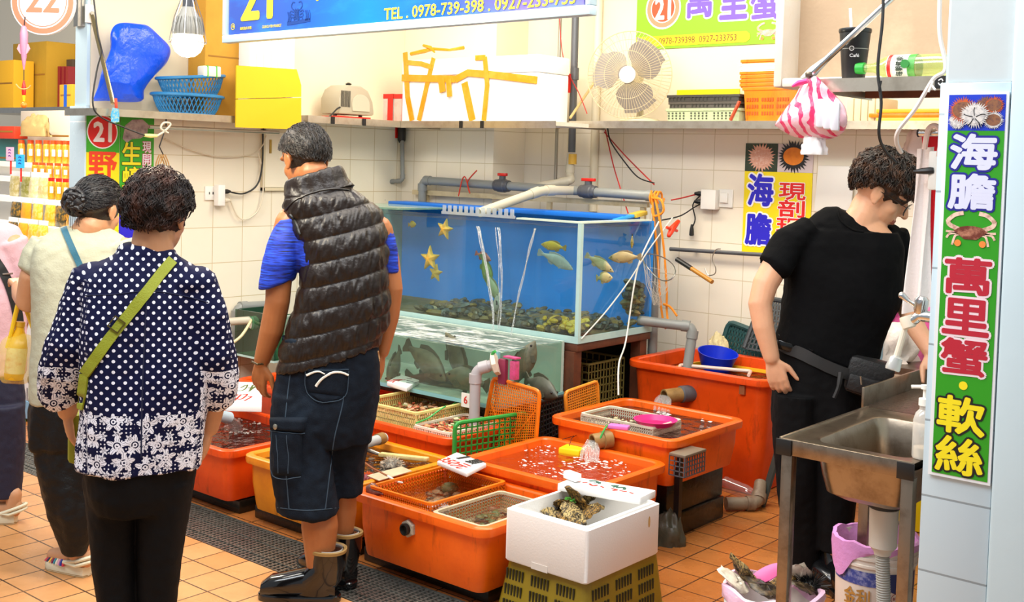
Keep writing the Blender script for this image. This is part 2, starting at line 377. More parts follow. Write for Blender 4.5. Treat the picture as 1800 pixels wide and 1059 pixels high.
# ------------------------------------------------------------------ tubs and tanks
def orange(name, c1, c2, rough=0.32):
 mt = mat(name, c1, rough, var=(7, 0.7, c2), bump=(25, 0.03)); t = NT(mt); b = t.n['Principled BSDF']; old = b.inputs['Base Color'].links[0].from_socket
 mp = t.add('ShaderNodeMapping'); mp.inputs['Scale'].default_value = (9, 9, 1.6); t.link(t.add('ShaderNodeTexCoord').outputs['Object'], mp.inputs[0])
 t.link(t.mix(t.mapr(t.noise(mp.outputs[0], 2.4, 6, .7), .56, .74, 0, .62), old, lin('6A2408')), b.inputs['Base Color']); return mt
M_or = orange('orange tub plastic', 'F4660E', 'DC5008'); M_or2 = orange('red-orange tub plastic', 'F25210', 'D23E0A')
M_yo = orange('faded yellow-orange tub plastic', 'EE900E', 'D2700A'); M_ob = orange('orange basket plastic', 'F07C10', 'DA5E08')
M_water = clear_mat('tub water', 'EEF0DE', 0.05, 0.03, milk=.11, milkcol='9A5A2C', bump=(16, 0.55, 0.03))
M_waterd = clear_mat('dark rippled tub water', '7E6C5A', 0.08, 0.03, bump=(18, 0.8, 0.03))
M_froth = mat('white water froth', 'F4F2EC', 0.35)
M_jet = clear_mat('running water', 'F4F7F6', 0.16, 0.05, milk=0.14, bump=(40, 0.8, 0.02))
def tub(name, label, X0, X1, Y0, Y1, z0, z1, mt, wz, wm=None, r=0.06, taper=0.04, lip=0.028, sub=None, group='orange seafood tubs'):
 t = thing(name, label, 'tub', ((X0+X1)/2, (Y0+Y1)/2, z0), group)
 q = lambda d, z, rr: rrect(X0+d, X1-d, Y0+d, Y1-d, max(rr-d*.5, .01), z)
 H = z1-z0; i = lip
 b = MB()
 b.rings([q(taper+.015, z0, r), q(taper+.004, z0+.006, r), q(taper, z0+.02, r), q(taper*.55+.004, z0+H*.5, r), q(i-.004, z1-.05, r), q(i-.006, z1-.035, r), q(.002, z1-.033, r), q(0, z1-.02, r), q(0.001, z1-.004, r), q(.006, z1, r), q(i, z1, r), q(i+.006, z1-.006, r), q(i+.012, z1-.05, r), q(taper*.6+.016, z0+H*.5, r), q(taper+.02, z0+.02, r), q(taper+.03, z0+.014, r)])
 b.build('body', mt, t)
 d = lip + .012 + (taper - lip)*max(0, (z1-wz))/H
 w_ = q(d-.001, wz, r); n = len(w_); cx = V(((X0+X1)/2, (Y0+Y1)/2, wz))
 b = MB().add(w_, [tuple(range(n))]); b.build('water', wm or M_water, t, smooth=False)
 return t
M_water1 = clear_mat('front tub water', 'EEF0DE', 0.05, 0.03, bump=(16, 0.55, 0.03), milk=.035, milkcol='9A5A2C')
T1 = tub('orange_tub', 'large front orange tub holding two trays of urchins with a hexagon drain', -3.235, -2.545, 2.93, 3.455, 0.06, 0.31, M_or, 0.28, M_water1)
T3 = tub('orange_tub', 'orange tub of frothing water with a yellow float behind the front tub', -3.13, -2.47, 3.43, 4.00, 0.10, 0.365, M_or, 0.335)
T4 = tub('orange_tub', 'raised orange tub with a white basket and pink sieve floating in it', -3.13, -2.465, 4.01, 4.63, 0.24, 0.45, M_or, 0.42, M_waterd)
TY = tub('orange_tub', 'yellow-orange tub of shells and scoops behind the man in shorts', -3.99, -3.285, 2.99, 3.60, 0.06, 0.30, M_yo, 0.27, M_waterd)
TM = tub('orange_tub', 'orange tub carrying yellow seafood baskets in front of the lower tank', -4.06, -3.36, 3.625, 3.99, 0.08, 0.365, M_or2, 0.325, M_waterd)
T0 = tub('orange_tub', 'orange tub with a running pipe beside the dotted blouse woman', -4.76, -4.04, 2.96, 3.55, 0.06, 0.30, M_or2, 0.26, M_waterd)
TL = tub('orange_tub', 'orange tub under the large foam price board by the left wall', -4.95, -4.10, 3.66, 4.20, 0.12, 0.40, M_or2, 0.37, M_water)
T5 = tub('orange_tub', 'tall red-orange vat holding a blue basin beside the worker', -3.325, -2.50, 4.88, 5.50, 0.0, 0.58, M_or2, 0.51, M_waterd, r=.09, taper=.085, lip=.035)
# details of the tubs
M_hex = mat('dirty white plastic nut', 'B9AE98', 0.5, var=(20, 0.8, '3A3328'))
def flange(parent, c, out, r, name='drain_nut'):
 out = V(out); a = V((0, 0, 1)); s = a.cross(out); b = MB()
 ring = lambda rr, h, n=6: [V(c)+out*h+(math.cos(2*math.pi*(j+.5)/n)*s+math.sin(2*math.pi*(j+.5)/n)*a)*rr for j in range(n)]
 b.rings([ring(r, -.01), ring(r, .016), ring(r*.85, .022)])
 o = b.build(name, M_hex, parent); b = MB().lathe([(r*.62, .0225), (r*.66, .036), (r*.5, .038), (r*.42, .024)], 16, c, out); b.build('bore', mat('dark bore', '12100C', .5), o); return o
c = PY(722, 928, 2.962); flange(T1, c, (0, -1, 0), 0.034)
# pipes that run out of the tubs
def outlet(parent, c, d, L, r, mt, name='outlet_pipe', collar=None):
 c = V(c); d = V(d).normalized(); b = MB()
 b.lathe([(r*.82, 0), (r*.8, L), (r, L), (r, 0), (r*.82, 0)], 20, c, d, cap=False)
 o = b.build(name, mt, parent)
 b = MB().lathe([(r*1.18, -.002), (r*1.18, L*.42), (r*1.0, L*.45)], 20, c, d); b.build('collar', collar or mt, o)
 b = MB().lathe([(r*.79, L*.6), (r*.79, L*.61)], 20, c, d); b.build('dark_bore', mat('dark bore', '12100C', .5), o); return o
M_pvcb = mat('brown stained pvc', '9C7A48', 0.4, var=(14, 0.8, '5A4222'))
def jet(parent, p0, p1, w, name='water_jet'):
 p0, p1 = V(p0), V(p1); s = V((1, 0, 0)); b = MB(); k = 10
 for j in range(5):
  off = (j-2)*w*.22; pts = []
  for i in range(k+1):
   t = i/k; pts.append(p0.lerp(p1, t*.9) + V((off*(1+t*.7)+.004*math.sin(7*t+j), off*.3*t, -0.05*t*t*0 + (p0-p1).length*.28*(t-t*t))))
  b.tube(pts, [w*.2*(1-.25*abs(2*i/k-1)) for i in range(k+1)], 6)
 return b.build(name, M_jet, parent)
# vat -> raised tub -> frothing tub
c5 = PY(1212, 690, 4.94); o = outlet(T5, c5+V((.02, .0, .0)), (-.45, -1, -.05), 0.17, 0.036, M_pvcb, collar=M_pvcd)
e5 = c5+V((.02, 0, 0))+V((-.45, -1, -.05)).normalized()*.17; jet(T5, e5, PZ(1163, 727, .42), .05)
c4 = PY(1072, 772, 4.02); o = outlet(T4, c4, (-.5, -1, -.08), 0.085, 0.033, M_pvcb)
e4 = c4+V((-.5, -1, -.08)).normalized()*.085; jet(T4, e4, PZ(1035, 815, .335), .05)
# froth on the water
def froth(parent, spots, z, seed):
 rnd = random.Random(seed); b = MB()
 for px, py, rad, n in spots:
  c = PZ(px, py, z)
  for i in range(n):
   a = rnd.random()*6.28; q = rad*rnd.random()**.6; s = rnd.uniform(.0016, .0062)
   b.ell(c+V((q*math.cos(a), q*math.sin(a), 0.0005)), (s*rnd.uniform(1, 2.4), s, s*.25), n=7, k=4)
 o = b.build('froth', M_froth, parent); o['kind'] = 'stuff'; return o
froth(T3, [(1030, 815, .10, 60), (930, 815, .06, 22), (960, 790, .10, 30), (1080, 815, .09, 26), (1100, 835, .08, 14), (980, 830, .1, 20)], .3355, 3)
froth(T4, [(1165, 728, .05, 26), (1240, 738, .06, 12), (1100, 705, .06, 12)], .4205, 4)
froth(T1, [(862, 850, .05, 22), (810, 838, .05, 8), (940, 862, .04, 8)], .2855, 5)
froth(T0, [(425, 760, .06, 24), (455, 742, .07, 22), (410, 738, .05, 14)], .2605, 6)
# yellow float on a line in the frothing tub
c = PZ(1007, 795, .335)
t = thing('sponge_float', 'bright yellow square float bobbing beside the running pipe', 'float', c)
b = MB(rotz(c, 12)); b.box((-.05, -.045, -.012), (.05, .045, .022)); b.build('foam_block', M_yel, t, bevel=.008)
b = MB().tube(spline([c+V((-.02, 0, .022)), c+V((-.03, .03, .05)), c+V((-.06, .1, .045)), V((c.x-.08, 4.0-.03, .37))]), .0015, 5); b.build('line', M_black, t)
# drain box clipped on the raised tub's side, post under it
a = PX(1213, 812, -2.43)
t = thing('drain_basket', 'grey plastic cage on the side of the raised orange tub', 'cage', a)
b = MB(); X0, X1, Y0, Y1, Z0, Z1 = -2.475, -2.40, a.y-.09, a.y+.07, a.z-.045, a.z+.035
for k in range(9): yy = Y0+(Y1-Y0)*k/8; b.box((X1-.004, yy-.002, Z0), (X1, yy+.002, Z1))
for k in range(5): zz = Z0+(Z1-Z0)*k/4; b.box((X1-.005, Y0, zz-.002), (X1, Y1, zz+.002)); b.box((X0, Y0, zz-.002), (X1, Y0+.004, zz+.002))
for k in range(4): xx = X0+(X1-X0)*k/3; b.box((xx-.002, Y0, Z0), (xx+.002, Y0+.004, Z1))
b.build('cage', M_pvcd, t, smooth=False)
b = MB().box((X0, Y0-.003, Z1), (X1+.003, Y1+.003, Z1+.012)); b.build('lid', mat('brown grey lid', '7A6A58', .5), t, bevel=.003)
t = thing('steel_stand', 'dark stand of crates under the raised orange tub', 'stand', (-2.8, 4.27, 0))
b = MB().box((-3.08, 4.08, 0), (-2.53, 4.56, .10)); b.build('lower_crate', M_dark, t, bevel=.006)
b = MB().box((-3.06, 4.09, .101), (-2.54, 4.56, .238)); b.build('upper_crate', M_dark, t, bevel=.006)
b = MB().box((-2.50, 4.08, 0), (-2.475, 4.105, .40)); b.build('post', M_black, t)
t = MB().box((-3.07, 3.50, 0), (-2.54, 3.98, .098)).build('plastic_pallet', M_dark, bevel=.006); tag(t, 'wet black pallet under the frothing orange tub', 'pallet', 'black pallets under the tubs')
t = MB().box((-4.0, 3.66, 0), (-3.42, 3.96, .078)).build('plastic_pallet', M_dark, bevel=.006); tag(t, 'wet black pallet under the orange tub of yellow baskets', 'pallet', 'black pallets under the tubs')
t = MB().box((-4.88, 3.70, 0), (-4.16, 4.16, .118)).build('plastic_pallet', M_dark, bevel=.006); tag(t, 'wet black pallet under the tub by the left wall', 'pallet', 'black pallets under the tubs')
# label plate on the vat
c = PY(1306, 686, 4.91); MB().box((c.x-.014, c.y-.012, c.z-.02), (c.x+.014, c.y+.02, c.z+.022)).build('label_plate', mat('brown label', '9A5A34', .5), T5)
# ------------------------------------------------------------------ trays and baskets
def tray(name, label, cat, X0, X1, Y0, Y1, z0, z1, mt, nu, nv, nh, bw=.004, rim=.012, group=None, flr=True, rmat=None):
 t = thing(name, label, cat, ((X0+X1)/2, (Y0+Y1)/2, z0), group)
 b = MB(); q = lambda d, z: rrect(X0+d, X1-d, Y0+d, Y1-d, .02, z, 3)
 b.rings([q(0, z1-.010), q(0, z1), q(rim, z1), q(rim, z1-.010)], cap=False); n = len(q(0, 0))
 b.rings([q(rim, z1-.01), q(0, z1-.01)], cap=False)
 b.build('rim', rmat or mt, t)
 i = rim*.5; A, B, C_, D = (X0+i, Y0+i), (X1-i, Y0+i), (X1-i, Y1-i), (X0+i, Y1-i); b = MB()
 for (p, q2, n_) in ((A, B, nu), (B, C_, nv), (C_, D, nu), (D, A, nv)):
  lattice(b, (p[0], p[1], z0), (q2[0]-p[0], q2[1]-p[1], 0), (0, 0, z1-z0-.008), n_, nh, bw, .003)
 b.build('side_mesh', mt, t, smooth=False)
 if flr:
  b = MB(); lattice(b, (X0+i, Y0+i, z0+.002), (X1-X0-2*i, 0, 0), (0, Y1-Y0-2*i, 0), nu, nv, bw, .003); b.build('floor_mesh', mt, t, smooth=False)
 return t
TR1 = tray('seafood_tray', 'orange mesh tray of black urchins in the front orange tub', 'tray', -3.19, -2.855, 2.99, 3.42, .235, .326, M_ob, 30, 26, 6, .005, group='trays in the front tub')
M_cream = mat('cream tray plastic', 'CDBB9C', 0.45, var=(9, .6, '9A8262'))
TR2 = tray('seafood_tray', 'cream mesh tray of shellfish in the front corner of the front orange tub', 'tray', -2.838, -2.585, 2.972, 3.36, .235, .306, M_cream, 26, 24, 5, .004, group='trays in the front tub')
M_yb = mat('dirty yellow basket plastic', 'E6D488', 0.45, var=(10, .6, 'C4A64A'))
TB1 = tray('seafood_basket', 'yellow slatted basket of small shellfish behind the man in shorts', 'basket', -4.02, -3.62, 3.68, 4.10, .345, .43, M_yb, 34, 30, 3, .006, rim=.018, group='baskets in the second row tub')
TB2 = tray('seafood_basket', 'low white-rimmed basket of red shellfish beside the green crate side', 'basket', -3.61, -3.385, 3.65, 4.0, .345, .385, mat('white basket rim', 'E8E2CE', .45), 20, 26, 2, .005, rim=.008, group='baskets in the second row tub')
TW = tray('seafood_basket', 'white mesh basket floating in the raised orange tub', 'basket', -3.03, -2.64, 4.12, 4.36, .40, .462, mat('white basket plastic', 'E6DCC4', .45, var=(12, .5, 'B8A684')), 34, 22, 4, .004, rim=.012)
# contents: loose shrimp and shells nobody could count
def rubble(name, label, cat, X0, X1, Y0, Y1, z, n, cols, seed, size=(.006, .016), flat=.5, h=.012):
 rnd = random.Random(seed); b = MB(); ms = [mat('shell '+c, c, .35) for c in cols]
 for i in range(n):
  b.cur = rnd.randrange(len(ms)); s = rnd.uniform(*size); a = rnd.random()*6.28
  ax = (V((math.cos(a), math.sin(a), rnd.uniform(-.3, .3))), V((-math.sin(a), math.cos(a), rnd.uniform(-.3, .3))), V((0, 0, 1)))
  b.ell((rnd.uniform(X0, X1), rnd.uniform(Y0, Y1), z+rnd.uniform(0, h)), (s*rnd.uniform(1, 2.2), s, s*flat), ax, 7, 4)
 o = b.build(name, ms); o['kind'] = 'stuff'; tag(o, label, cat); return o
rubble('shrimp_heap', 'brown and pink shrimp lying loose in the yellow slatted basket', 'shrimp', -3.99, -3.65, 3.71, 4.07, .352, 520, ['B0764A', 'D8A078', '8E5A34', 'CFC0A0', '7E8A3C', 'B85838', 'C99468'], 1, (.004, .011), .6, .03)
rubble('shellfish_heap', 'orange red shellfish lying loose in the low white-rimmed basket', 'shellfish', -3.59, -3.40, 3.67, 3.98, .345, 420, ['C8582A', 'E09060', '8A4A2A', 'D8C8A0', '5E8A3A', 'A83A20'], 2, (.004, .011), .6, .032)
rubble('clam_heap', 'small grey clams lying in the white basket of the raised tub', 'clams', -3.01, -2.85, 4.14, 4.34, .402, 240, ['9A8A64', 'C2B48E', '6E6044', 'D8CCAA'], 3, (.005, .011), .6, .02)
def strap(path, w, mt, name, label, cat, parent=None):
 b = MB().tube(spline([V(p) for p in path], 5), w, 6); o = b.build(name, mt, parent)
 if not parent: tag(o, label, cat)
 return o
M_gtie = mat('green nylon tie', '2FA84A', .4)
strap([(-3.60, 3.66, .392), (-3.605, 3.74, .40), (-3.60, 3.80, .425), (-3.60, 3.85, .44)], .004, M_gtie, 'tie_strap', '', '', TB2)
strap([(-3.70, 3.96, .39), (-3.68, 4.0, .42), (-3.675, 4.06, .438)], .004, M_gtie, 'tie_strap', '', '', TB1)
# urchins, shells and abalone in the front tub
M_urch = mat('dark urchin shell', '3A2E28', .5, var=(40, .8, '8A7260')); M_spine = mat('urchin spines', 'C8B49C', .5, var=(30, .7, '7A4A5A'))
def urchin(name, label, c, r, spines, mt=M_urch, ms=M_spine, seed=1, flat=.62, ribs=10, sp=.012):
 c = V(c); t = thing(name, label, 'urchin', c, 'sea urchins in the front tub' if spines else None); b = MB(); R = []
 for i in range(9):
  a = -math.pi/2+math.pi*i/8; R.append([c+V((r*max(math.cos(a), .05)*(1+.035*math.cos(ribs*j*2*math.pi/40))*math.cos(j*2*math.pi/40), r*max(math.cos(a), .05)*(1+.035*math.cos(ribs*j*2*math.pi/40))*math.sin(j*2*math.pi/40), r*flat*(math.sin(a)+1))) for j in range(40)])
 b.rings(R); b.build('shell', mt, t)
 if spines:
  rnd = random.Random(seed); b = MB()
  for i in range(spines):
   z = rnd.uniform(-.2, 1); a = rnd.random()*6.28; q = math.sqrt(1-z*z); d = V((q*math.cos(a), q*math.sin(a), z*flat))
   p = c+V((0, 0, r*flat))+d*r*.97; b.tube([p, p+V((d.x, d.y, d.z+.2)).normalized()*sp*rnd.uniform(.6, 1.2)], [.0014, .0006], 4)
  b.build('spines', ms, t, smooth=False)
 return t
M_og = mat('olive urchin shell', '6E6A44', .5, var=(30, .9, '3A3A26'))
c = PZ(790, 868, .24); urchin('sea_urchin', 'olive ribbed urchin on the floor of the orange mesh tray', c, .036, 0, M_og, ribs=10)
c = PZ(720, 858, .24); urchin('sea_urchin', 'dark urchin in the left corner of the orange mesh tray', (c.x, c.y, .24), .03, 60, seed=2)
c = PZ(760, 850, .24); urchin('sea_urchin', 'black urchin behind the olive ribbed one in the orange tray', (c.x, c.y, .24), .028, 60, seed=3)
c = PZ(768, 899, .28); urchin('sea_urchin', 'pale short-spined urchin resting against the cream tray', (c.x, c.y+.005, .262), .040, 420, mat('pale urchin shell', 'B89A94', .5, var=(50, .7, 'E8D8CC')), mat('white spines', 'EADFD2', .5), 4, .6, 10, .007)
M_snail = mat('brown snail shell', '6A3A30', .3, var=(25, .8, '9A6A62'))
def snail(name, label, c, L, ang, mt):
 c = V(c); t = thing(name, label, 'shell', c); d = V((math.cos(ang), math.sin(ang), .05)); b = MB()
 b.tube([c+d*L*x+V((0, 0, .02+.004*math.sin(9*x))) for x in (0, .2, .4, .6, .8, 1)], [L*.2, L*.27, L*.24, L*.17, L*.1, L*.03], 12, round_ends=True); b.build('shell', mt, t);
 b = MB().ell(c+d*L*.02+V((0, -L*.08, .02)), (L*.14, L*.1, L*.12)); b.build('opening', mat('pink shell opening', 'C89A90', .3), t); return t
c = PZ(643, 863, .30); snail('conch_shell', 'reddish brown conch shell in the left corner of the front tub', c+V((0, .02, -.02)), .10, -.25, M_snail)
rubble('shellfish_heap', 'dark mussels and crabs lying loose in the cream tray', 'shellfish', -2.81, -2.61, 3.0, 3.33, .238, 80, ['4A382C', '6E5644', '8A6A52', '2E2620', 'A88A6A', '7A3A26', '4A5A3A'], 5, (.008, .02), .5, .03)
rubble('snail_heap', 'dark sea snails lying loose on the orange mesh tray', 'snails', -3.15, -3.0, 3.15, 3.38, .238, 26, ['5A3A30', '8A6252', '3A2A26', 'A88270'], 6, (.008, .018), .6, .012)
# yellow-orange tub contents
rubble('shellfish_heap', 'dark shells piled loose in the yellow-orange tub', 'shellfish', -3.72, -3.36, 3.06, 3.5, .225, 130, ['2A2A26', '5A4A3A', '7A6A5A', '8A2A1A', '46584A', '9A8A78', 'B8A898'], 7, (.010, .026), .5, .04)
c = PZ(690, 815, .28); urchin('sea_urchin', 'grey spotted urchin among shells in the yellow-orange tub', (c.x, c.y, .245), .045, 160, mat('grey urchin', '5A544C', .5, var=(60, .9, 'C8BCA8')), seed=8)['group'] = 'urchins in the yellow-orange tub'
c = PZ(645, 838, .28); urchin('sea_urchin', 'orange and purple urchin near the man in shorts', (c.x, c.y, .25), .032, 200, mat('purple urchin', '7A3A4A', .5), mat('orange spines', 'E0682A', .5), 9)['group'] = 'urchins in the yellow-orange tub'
def scoop(name, label, a, b_, w, blade, M1, M2):
 a, b_ = V(a), V(b_); t = thing(name, label, 'tool', a); b = MB(); bar(b, a, b_, w, .016); b.build('handle', M1, t, bevel=.004)
 d = (a-b_).normalized(); m2 = MB(); m2.tube([a, a+d*blade*.4+V((0, 0, .012)), a+d*blade*.75+V((0, 0, .012)), a+d*blade], [.006, .010, .014, .008], 8); m2.build('blade', M2, t); return t
scoop('oyster_knife', 'wide knife with a pale wooden handle lying across the yellow-orange tub', PZ(668, 799, .295), PZ(752, 808, .31), .03, .16, mat('pale worn wood', 'D8C284', .6, var=(40, .6, '9A8444')), M_steel)
b = MB(); pts = [PZ(638, 812, .30), PZ(655, 824, .305), PZ(682, 838, .31), PZ(700, 848, .312), PZ(708, 849, .312)]
t = thing('scraper', 'thin rusty scraper with a curved white tip on the shells', 'tool', pts[0])
b.tube(pts[:3], .005, 6); b.build('handle', mat('rusty brown metal', '8A4A22', .5), t); b = MB().tube(pts[2:], [.005, .004, .003], 6); b.build('tip', M_white, t)
def slab(name, label, cat, c4, th, mt, bevel=.006, parent=None):
 """thin board whose top corners are given"""
 p = [V(x) for x in c4]; n = (p[1]-p[0]).cross(p[3]-p[0]).normalized(); n = n if n.z > 0 else -n
 b = MB().add([x-n*th for x in p]+p, [(3, 2, 1, 0), (4, 5, 6, 7), (0, 1, 5, 4), (1, 2, 6, 5), (2, 3, 7, 6), (3, 0, 4, 7)])
 o = b.build(name, mt, parent, bevel=bevel)
 if not parent: tag(o, label, cat)
 return o
def board(name, label, cat, c4, th, ink, mt=None):
 """foam board (near-left, near-right, far-right, far-left) with lettering"""
 p = [V(x) for x in c4]; p[2] = p[1]+p[3]-p[0]; ctr = sum(p, V())/4; t = thing(name, label, cat, ctr-V((0, 0, th)))
 slab('foam_board', '', '', p, th, mt or M_foam, .004, t)
 u = (p[1]-p[0]).normalized(); n = (p[1]-p[0]).cross(p[3]-p[0]).normalized(); v = n.cross(u)
 UL, VL = (p[1]-p[0]).length, (p[3]-p[0]).length; sp_ = [q for i in ink if i[2] == 'stroke' for d in i[3] for q in d[0]]
 ku, kv = (.42*UL/max(abs(q[0]) for q in sp_), .36*VL/max(abs(q[1]) for q in sp_)) if sp_ else (1, 1)
 for nm, m_, kind, data in ink:
  for d in data:
   b = MB()
   if kind == 'text': letters(b, d[0], ctr+u*d[1]+v*d[2], u, v, d[3], d[4], d[5] if len(d) > 5 else .01, .0008)
   else: stroke(b, [[(q[0]*ku, q[1]*kv) for q in d[0]]], ctr, u, v, d[1]*1.9, .0012)
   b.build(nm.split('_')[0]+'_lettering', m_, t, smooth=False)
 return t
M_ink = mat('black marker ink', '1A1A1A', .6); M_inkr = mat('red marker ink', 'D02A1C', .6); M_inkg = mat('teal marker ink', '2A5A4A', .6)
slab('plastic_tag', 'blank cream plastic tag leaning on the yellow-orange tub rim', 'tag', [PZ(645, 836, .305), PZ(666, 845, .308), PZ(724, 828, .315), PZ(706, 820, .315)], .004, M_cream, .001)
board('price_board', 'foam price board reading 350 on the corner of the front tub', 'price board', [PZ(768, 811, .372), PZ(820, 832, .385), PZ(853, 816, .385), PZ(803, 795, .372)], .018,
  [('black_writing', M_ink, 'text', [('1', -.06, .042, .018, .052, .03), ('顆', .03, .042, .07, .06, .02)]), ('red_writing', M_inkr, 'text', [('350元', .0, -.034, .19, .062, .02)])])
board('price_board', 'small white foam price board across the yellow slatted basket', 'price board', [PZ(680, 671, .475), PZ(715, 682, .475), PZ(738, 669, .475), PZ(703, 658, .475)], .022,
  [('red_writing', M_inkr, 'stroke', [([(-.03, -.012), (-.018, .004), (-.026, -.03)], .004), ([(-.016, -.002), (0, -.012)], .004), ([(-.008, .008), (-.012, -.03)], .004), ([(-.002, -.02), (.012, -.03)], .004)]), ('black_writing', M_ink, 'stroke', [([(-.03, .02), (-.01, .024)], .003), ([(.006, .006), (.03, .012)], .004), ([(.03, -.004), (.05, .0), (.046, .014)], .004)])])
c = PY(822, 704, 3.93)
t = thing('price_card', 'white price card with a red figure six behind the grey tank pipe', 'price board', c-V((0, 0, .035)))
b = MB().box((c.x-.04, c.y, c.z-.035), (c.x+.07, c.y+.006, c.z+.03)); b.build('card', M_white, t)
b = MB(); letters(b, '6', c+V((-.012, 0, 0)), (1, 0, 0), (0, 0, 1), .022, .036, .015); b.build('red_lettering', M_inkr, t, smooth=False); b = MB(); letters(b, '0', c+V((.045, 0, -.004)), (1, 0, 0), (0, 0, 1), .022, .03, .015); b.build('red_lettering', M_inkr, t, smooth=False)
zz = .425
board('price_board', 'large foam price board with red brush writing under the hand of the vest man', 'price board', [PZ(396, 712, zz), PZ(460, 714, zz), PZ(487, 677, zz), PZ(403, 671, zz)], .03,
  [('red_writing', M_inkr, 'stroke', [([(-.10, -.02), (-.085, -.045)], .006), ([(-.06, -.015), (-.03, -.012), (-.065, -.04)], .005), ([(-.05, -.03), (-.02, -.05)], .005), ([(-.01, -.01), (-.005, -.045)], .005), ([(0, -.01), (.03, -.008), (.028, -.035), (0, -.035)], .005), ([(.05, -.02), (.075, -.02), (.06, -.045)], .005), ([(.08, .03), (.10, .05)], .005), ([(.08, .05), (.1, .03)], .005)]), ('green_writing', mat('olive marker ink', '5A6A2A', .6), 'stroke', [([(-.07, .03), (-.05, .05), (-.03, .02), (-.06, .01)], .004), ([(-.01, .05), (.01, .02)], .005), ([(-.02, .03), (.03, .035)], .005), ([(.02, .05), (.015, .01)], .005)])])
# ------------------------------------------------------------------ upright crate sides used as dividers
def crate_side(name, label, corners, mt, nu, nv, bw, rim, brace=True):
 """lattice panel with a rounded rim; corners: bottom-left, bottom-right, top-right, top-left"""
 p = [V(x) for x in corners]; t = thing(name, label, 'crate side', (p[0]+p[1])/2); b = MB()
 qlattice(b, p, nu, nv, bw, .004)
 if brace:
  m_ = (p[0]+p[1])/2
  bar(b, m_, p[2].lerp(p[1], .3), bw*1.8, .005); bar(b, m_, p[3].lerp(p[0], .3), bw*1.8, .005)
 b.build('mesh', mt, t, smooth=False); b = MB().tube(bend([p[0], p[3], p[2], p[1]], .03), rim, 8)
 b.build('rim', mt, t); return t
crate_side('crate_side', 'green plastic crate side standing beside the shellfish baskets', [V((-3.335, 3.63, .25)), V((-3.255, 4.02, .25)), V((-3.255, 4.02, .44)), V((-3.335, 3.63, .44))], mat('green crate plastic', '2E9A3C', .4, var=(8, .6, '1E7A2A')), 13, 7, .006, .010, False)
crate_side('crate_side', 'orange mesh crate side leaning upright behind the frothing tub', [PY(844, 790, 3.95), PY(942, 780, 3.955), PY(949, 688, 3.965), PY(867, 664, 3.965)], M_ob, 26, 22, .0035, .009)
crate_side('crate_side', 'small orange mesh crate side standing before the raised tub', [PX(996, 735, -3.19), PX(1052, 716, -3.19), PX(1050, 670, -3.19), PX(993, 690, -3.19)], mat('light orange plastic', 'F0962A', .4), 16, 10, .0035, .008, False)
crate_side('crate_side', 'black mesh crate side beneath the lower tank', [PX(930, 790, -3.30), PX(1000, 752, -3.30), PX(998, 694, -3.30), PX(930, 712, -3.30)], mat('dark crate plastic', '23282A', .45), 14, 8, .005, .008, False)
crate_side('crate_side', 'teal crate rim between the orange and green crate sides', [PY(826, 812, 3.95), PY(850, 800, 3.95), PY(852, 768, 3.97), PY(828, 780, 3.97)], mat('dark teal plastic', '24464A', .4), 5, 5, .005, .008, False)
# ------------------------------------------------------------------ glass tanks
M_glass = clear_mat('tank glass', 'EAF6F4', 0.05, 0.015, milk=0.035, milkcol='DDE8E0', streak=(3.0, (2.0, 2.0, .35)))
M_glassl = clear_mat('cloudy lower tank glass', 'EAF2EC', 0.03, 0.03, milk=0.05, milkcol='C4D0C4', streak=(2.5, (1.5, 1.5, .8)))
M_edge = mat('pale teal glass edge', 'BFE0DA', 0.2, var=(12, .4, '9CC8C6'))
M_bluet = mat('blue tank lining', '0A98FF', 0.5, var=(2.2, .35, '0478DC'))
M_wsurf = clear_mat('still tank water', 'BFE4F4', 0.08, 0.02, bump=(10, .4, .02))
def foamy(name):
 mt, t, b = new_mat(name); tc = t.add('ShaderNodeTexCoord').outputs['Object']
 mp = t.add('ShaderNodeMapping'); mp.inputs['Scale'].default_value = (3.0, 9.0, 1); t.link(tc, mp.inputs[0])
 n = t.noise(mp.outputs[0], 2.2, 6, .62); f = t.mapr(n, .46, .60)
 b.inputs['Base Color'].default_value = lin('F0F2EC'); b.inputs['Roughness'].default_value = .12; tr = t.add('ShaderNodeBsdfTransparent'); tr.inputs[0].default_value = lin('B4CCCC'); mx = t.add('ShaderNodeMixShader'); t.link(t.mapr(f, 0, 1, .16, .95), mx.inputs[0]); t.link(tr.outputs[0], mx.inputs[1]); t.link(b.outputs[0], mx.inputs[2]); t.link(mx.outputs[0], t.n['Material Output'].inputs['Surface'])
 t.link(t.bump(t.noise(tc, 16, 4), .9, .03), b.inputs['Normal']); return mt
M_foamw = foamy('foaming water surface')
M_rust = mat('rusty brown timber', '6A3A22', .6, var=(14, .7, '3A2218'))
def tank(name, label, X0, X1, Y0, Y1, z0, z1, wz, glass, wat, back, side_l, floor_m):
 t = thing(name, label, 'aquarium', ((X0+X1)/2, (Y0+Y1)/2, z0)); g = .010
 MB().box((X0, Y0, z0), (X1, Y0+g, z1)).build('front_pane', glass, t, smooth=False)
 MB().box((X1-g, Y0+g+.001, z0), (X1, Y1-.021, z1)).build('right_pane', glass, t, smooth=False)
 MB().box((X0, Y0+g+.001, z0), (X0+g, Y1-.021, z1)).build('left_pane', side_l, t, smooth=False)
 MB().box((X0, Y1-.02, z0), (X1, Y1, z1)).build('back_panel', back, t, smooth=False)
 MB().box((X0+g+.001, Y0+g+.001, z0+.001), (X1-g-.001, Y1-.021, z0+.012)).build('bottom_panel', floor_m, t, smooth=False)
 b = MB().grid(lambda u, v: (X0+g+.002+u*(X1-X0-2*g-.004), Y0+g+.002+v*(Y1-Y0-g-.025), wz), 1, 1); b.build('water_surface', wat, t, smooth=False)
 return t
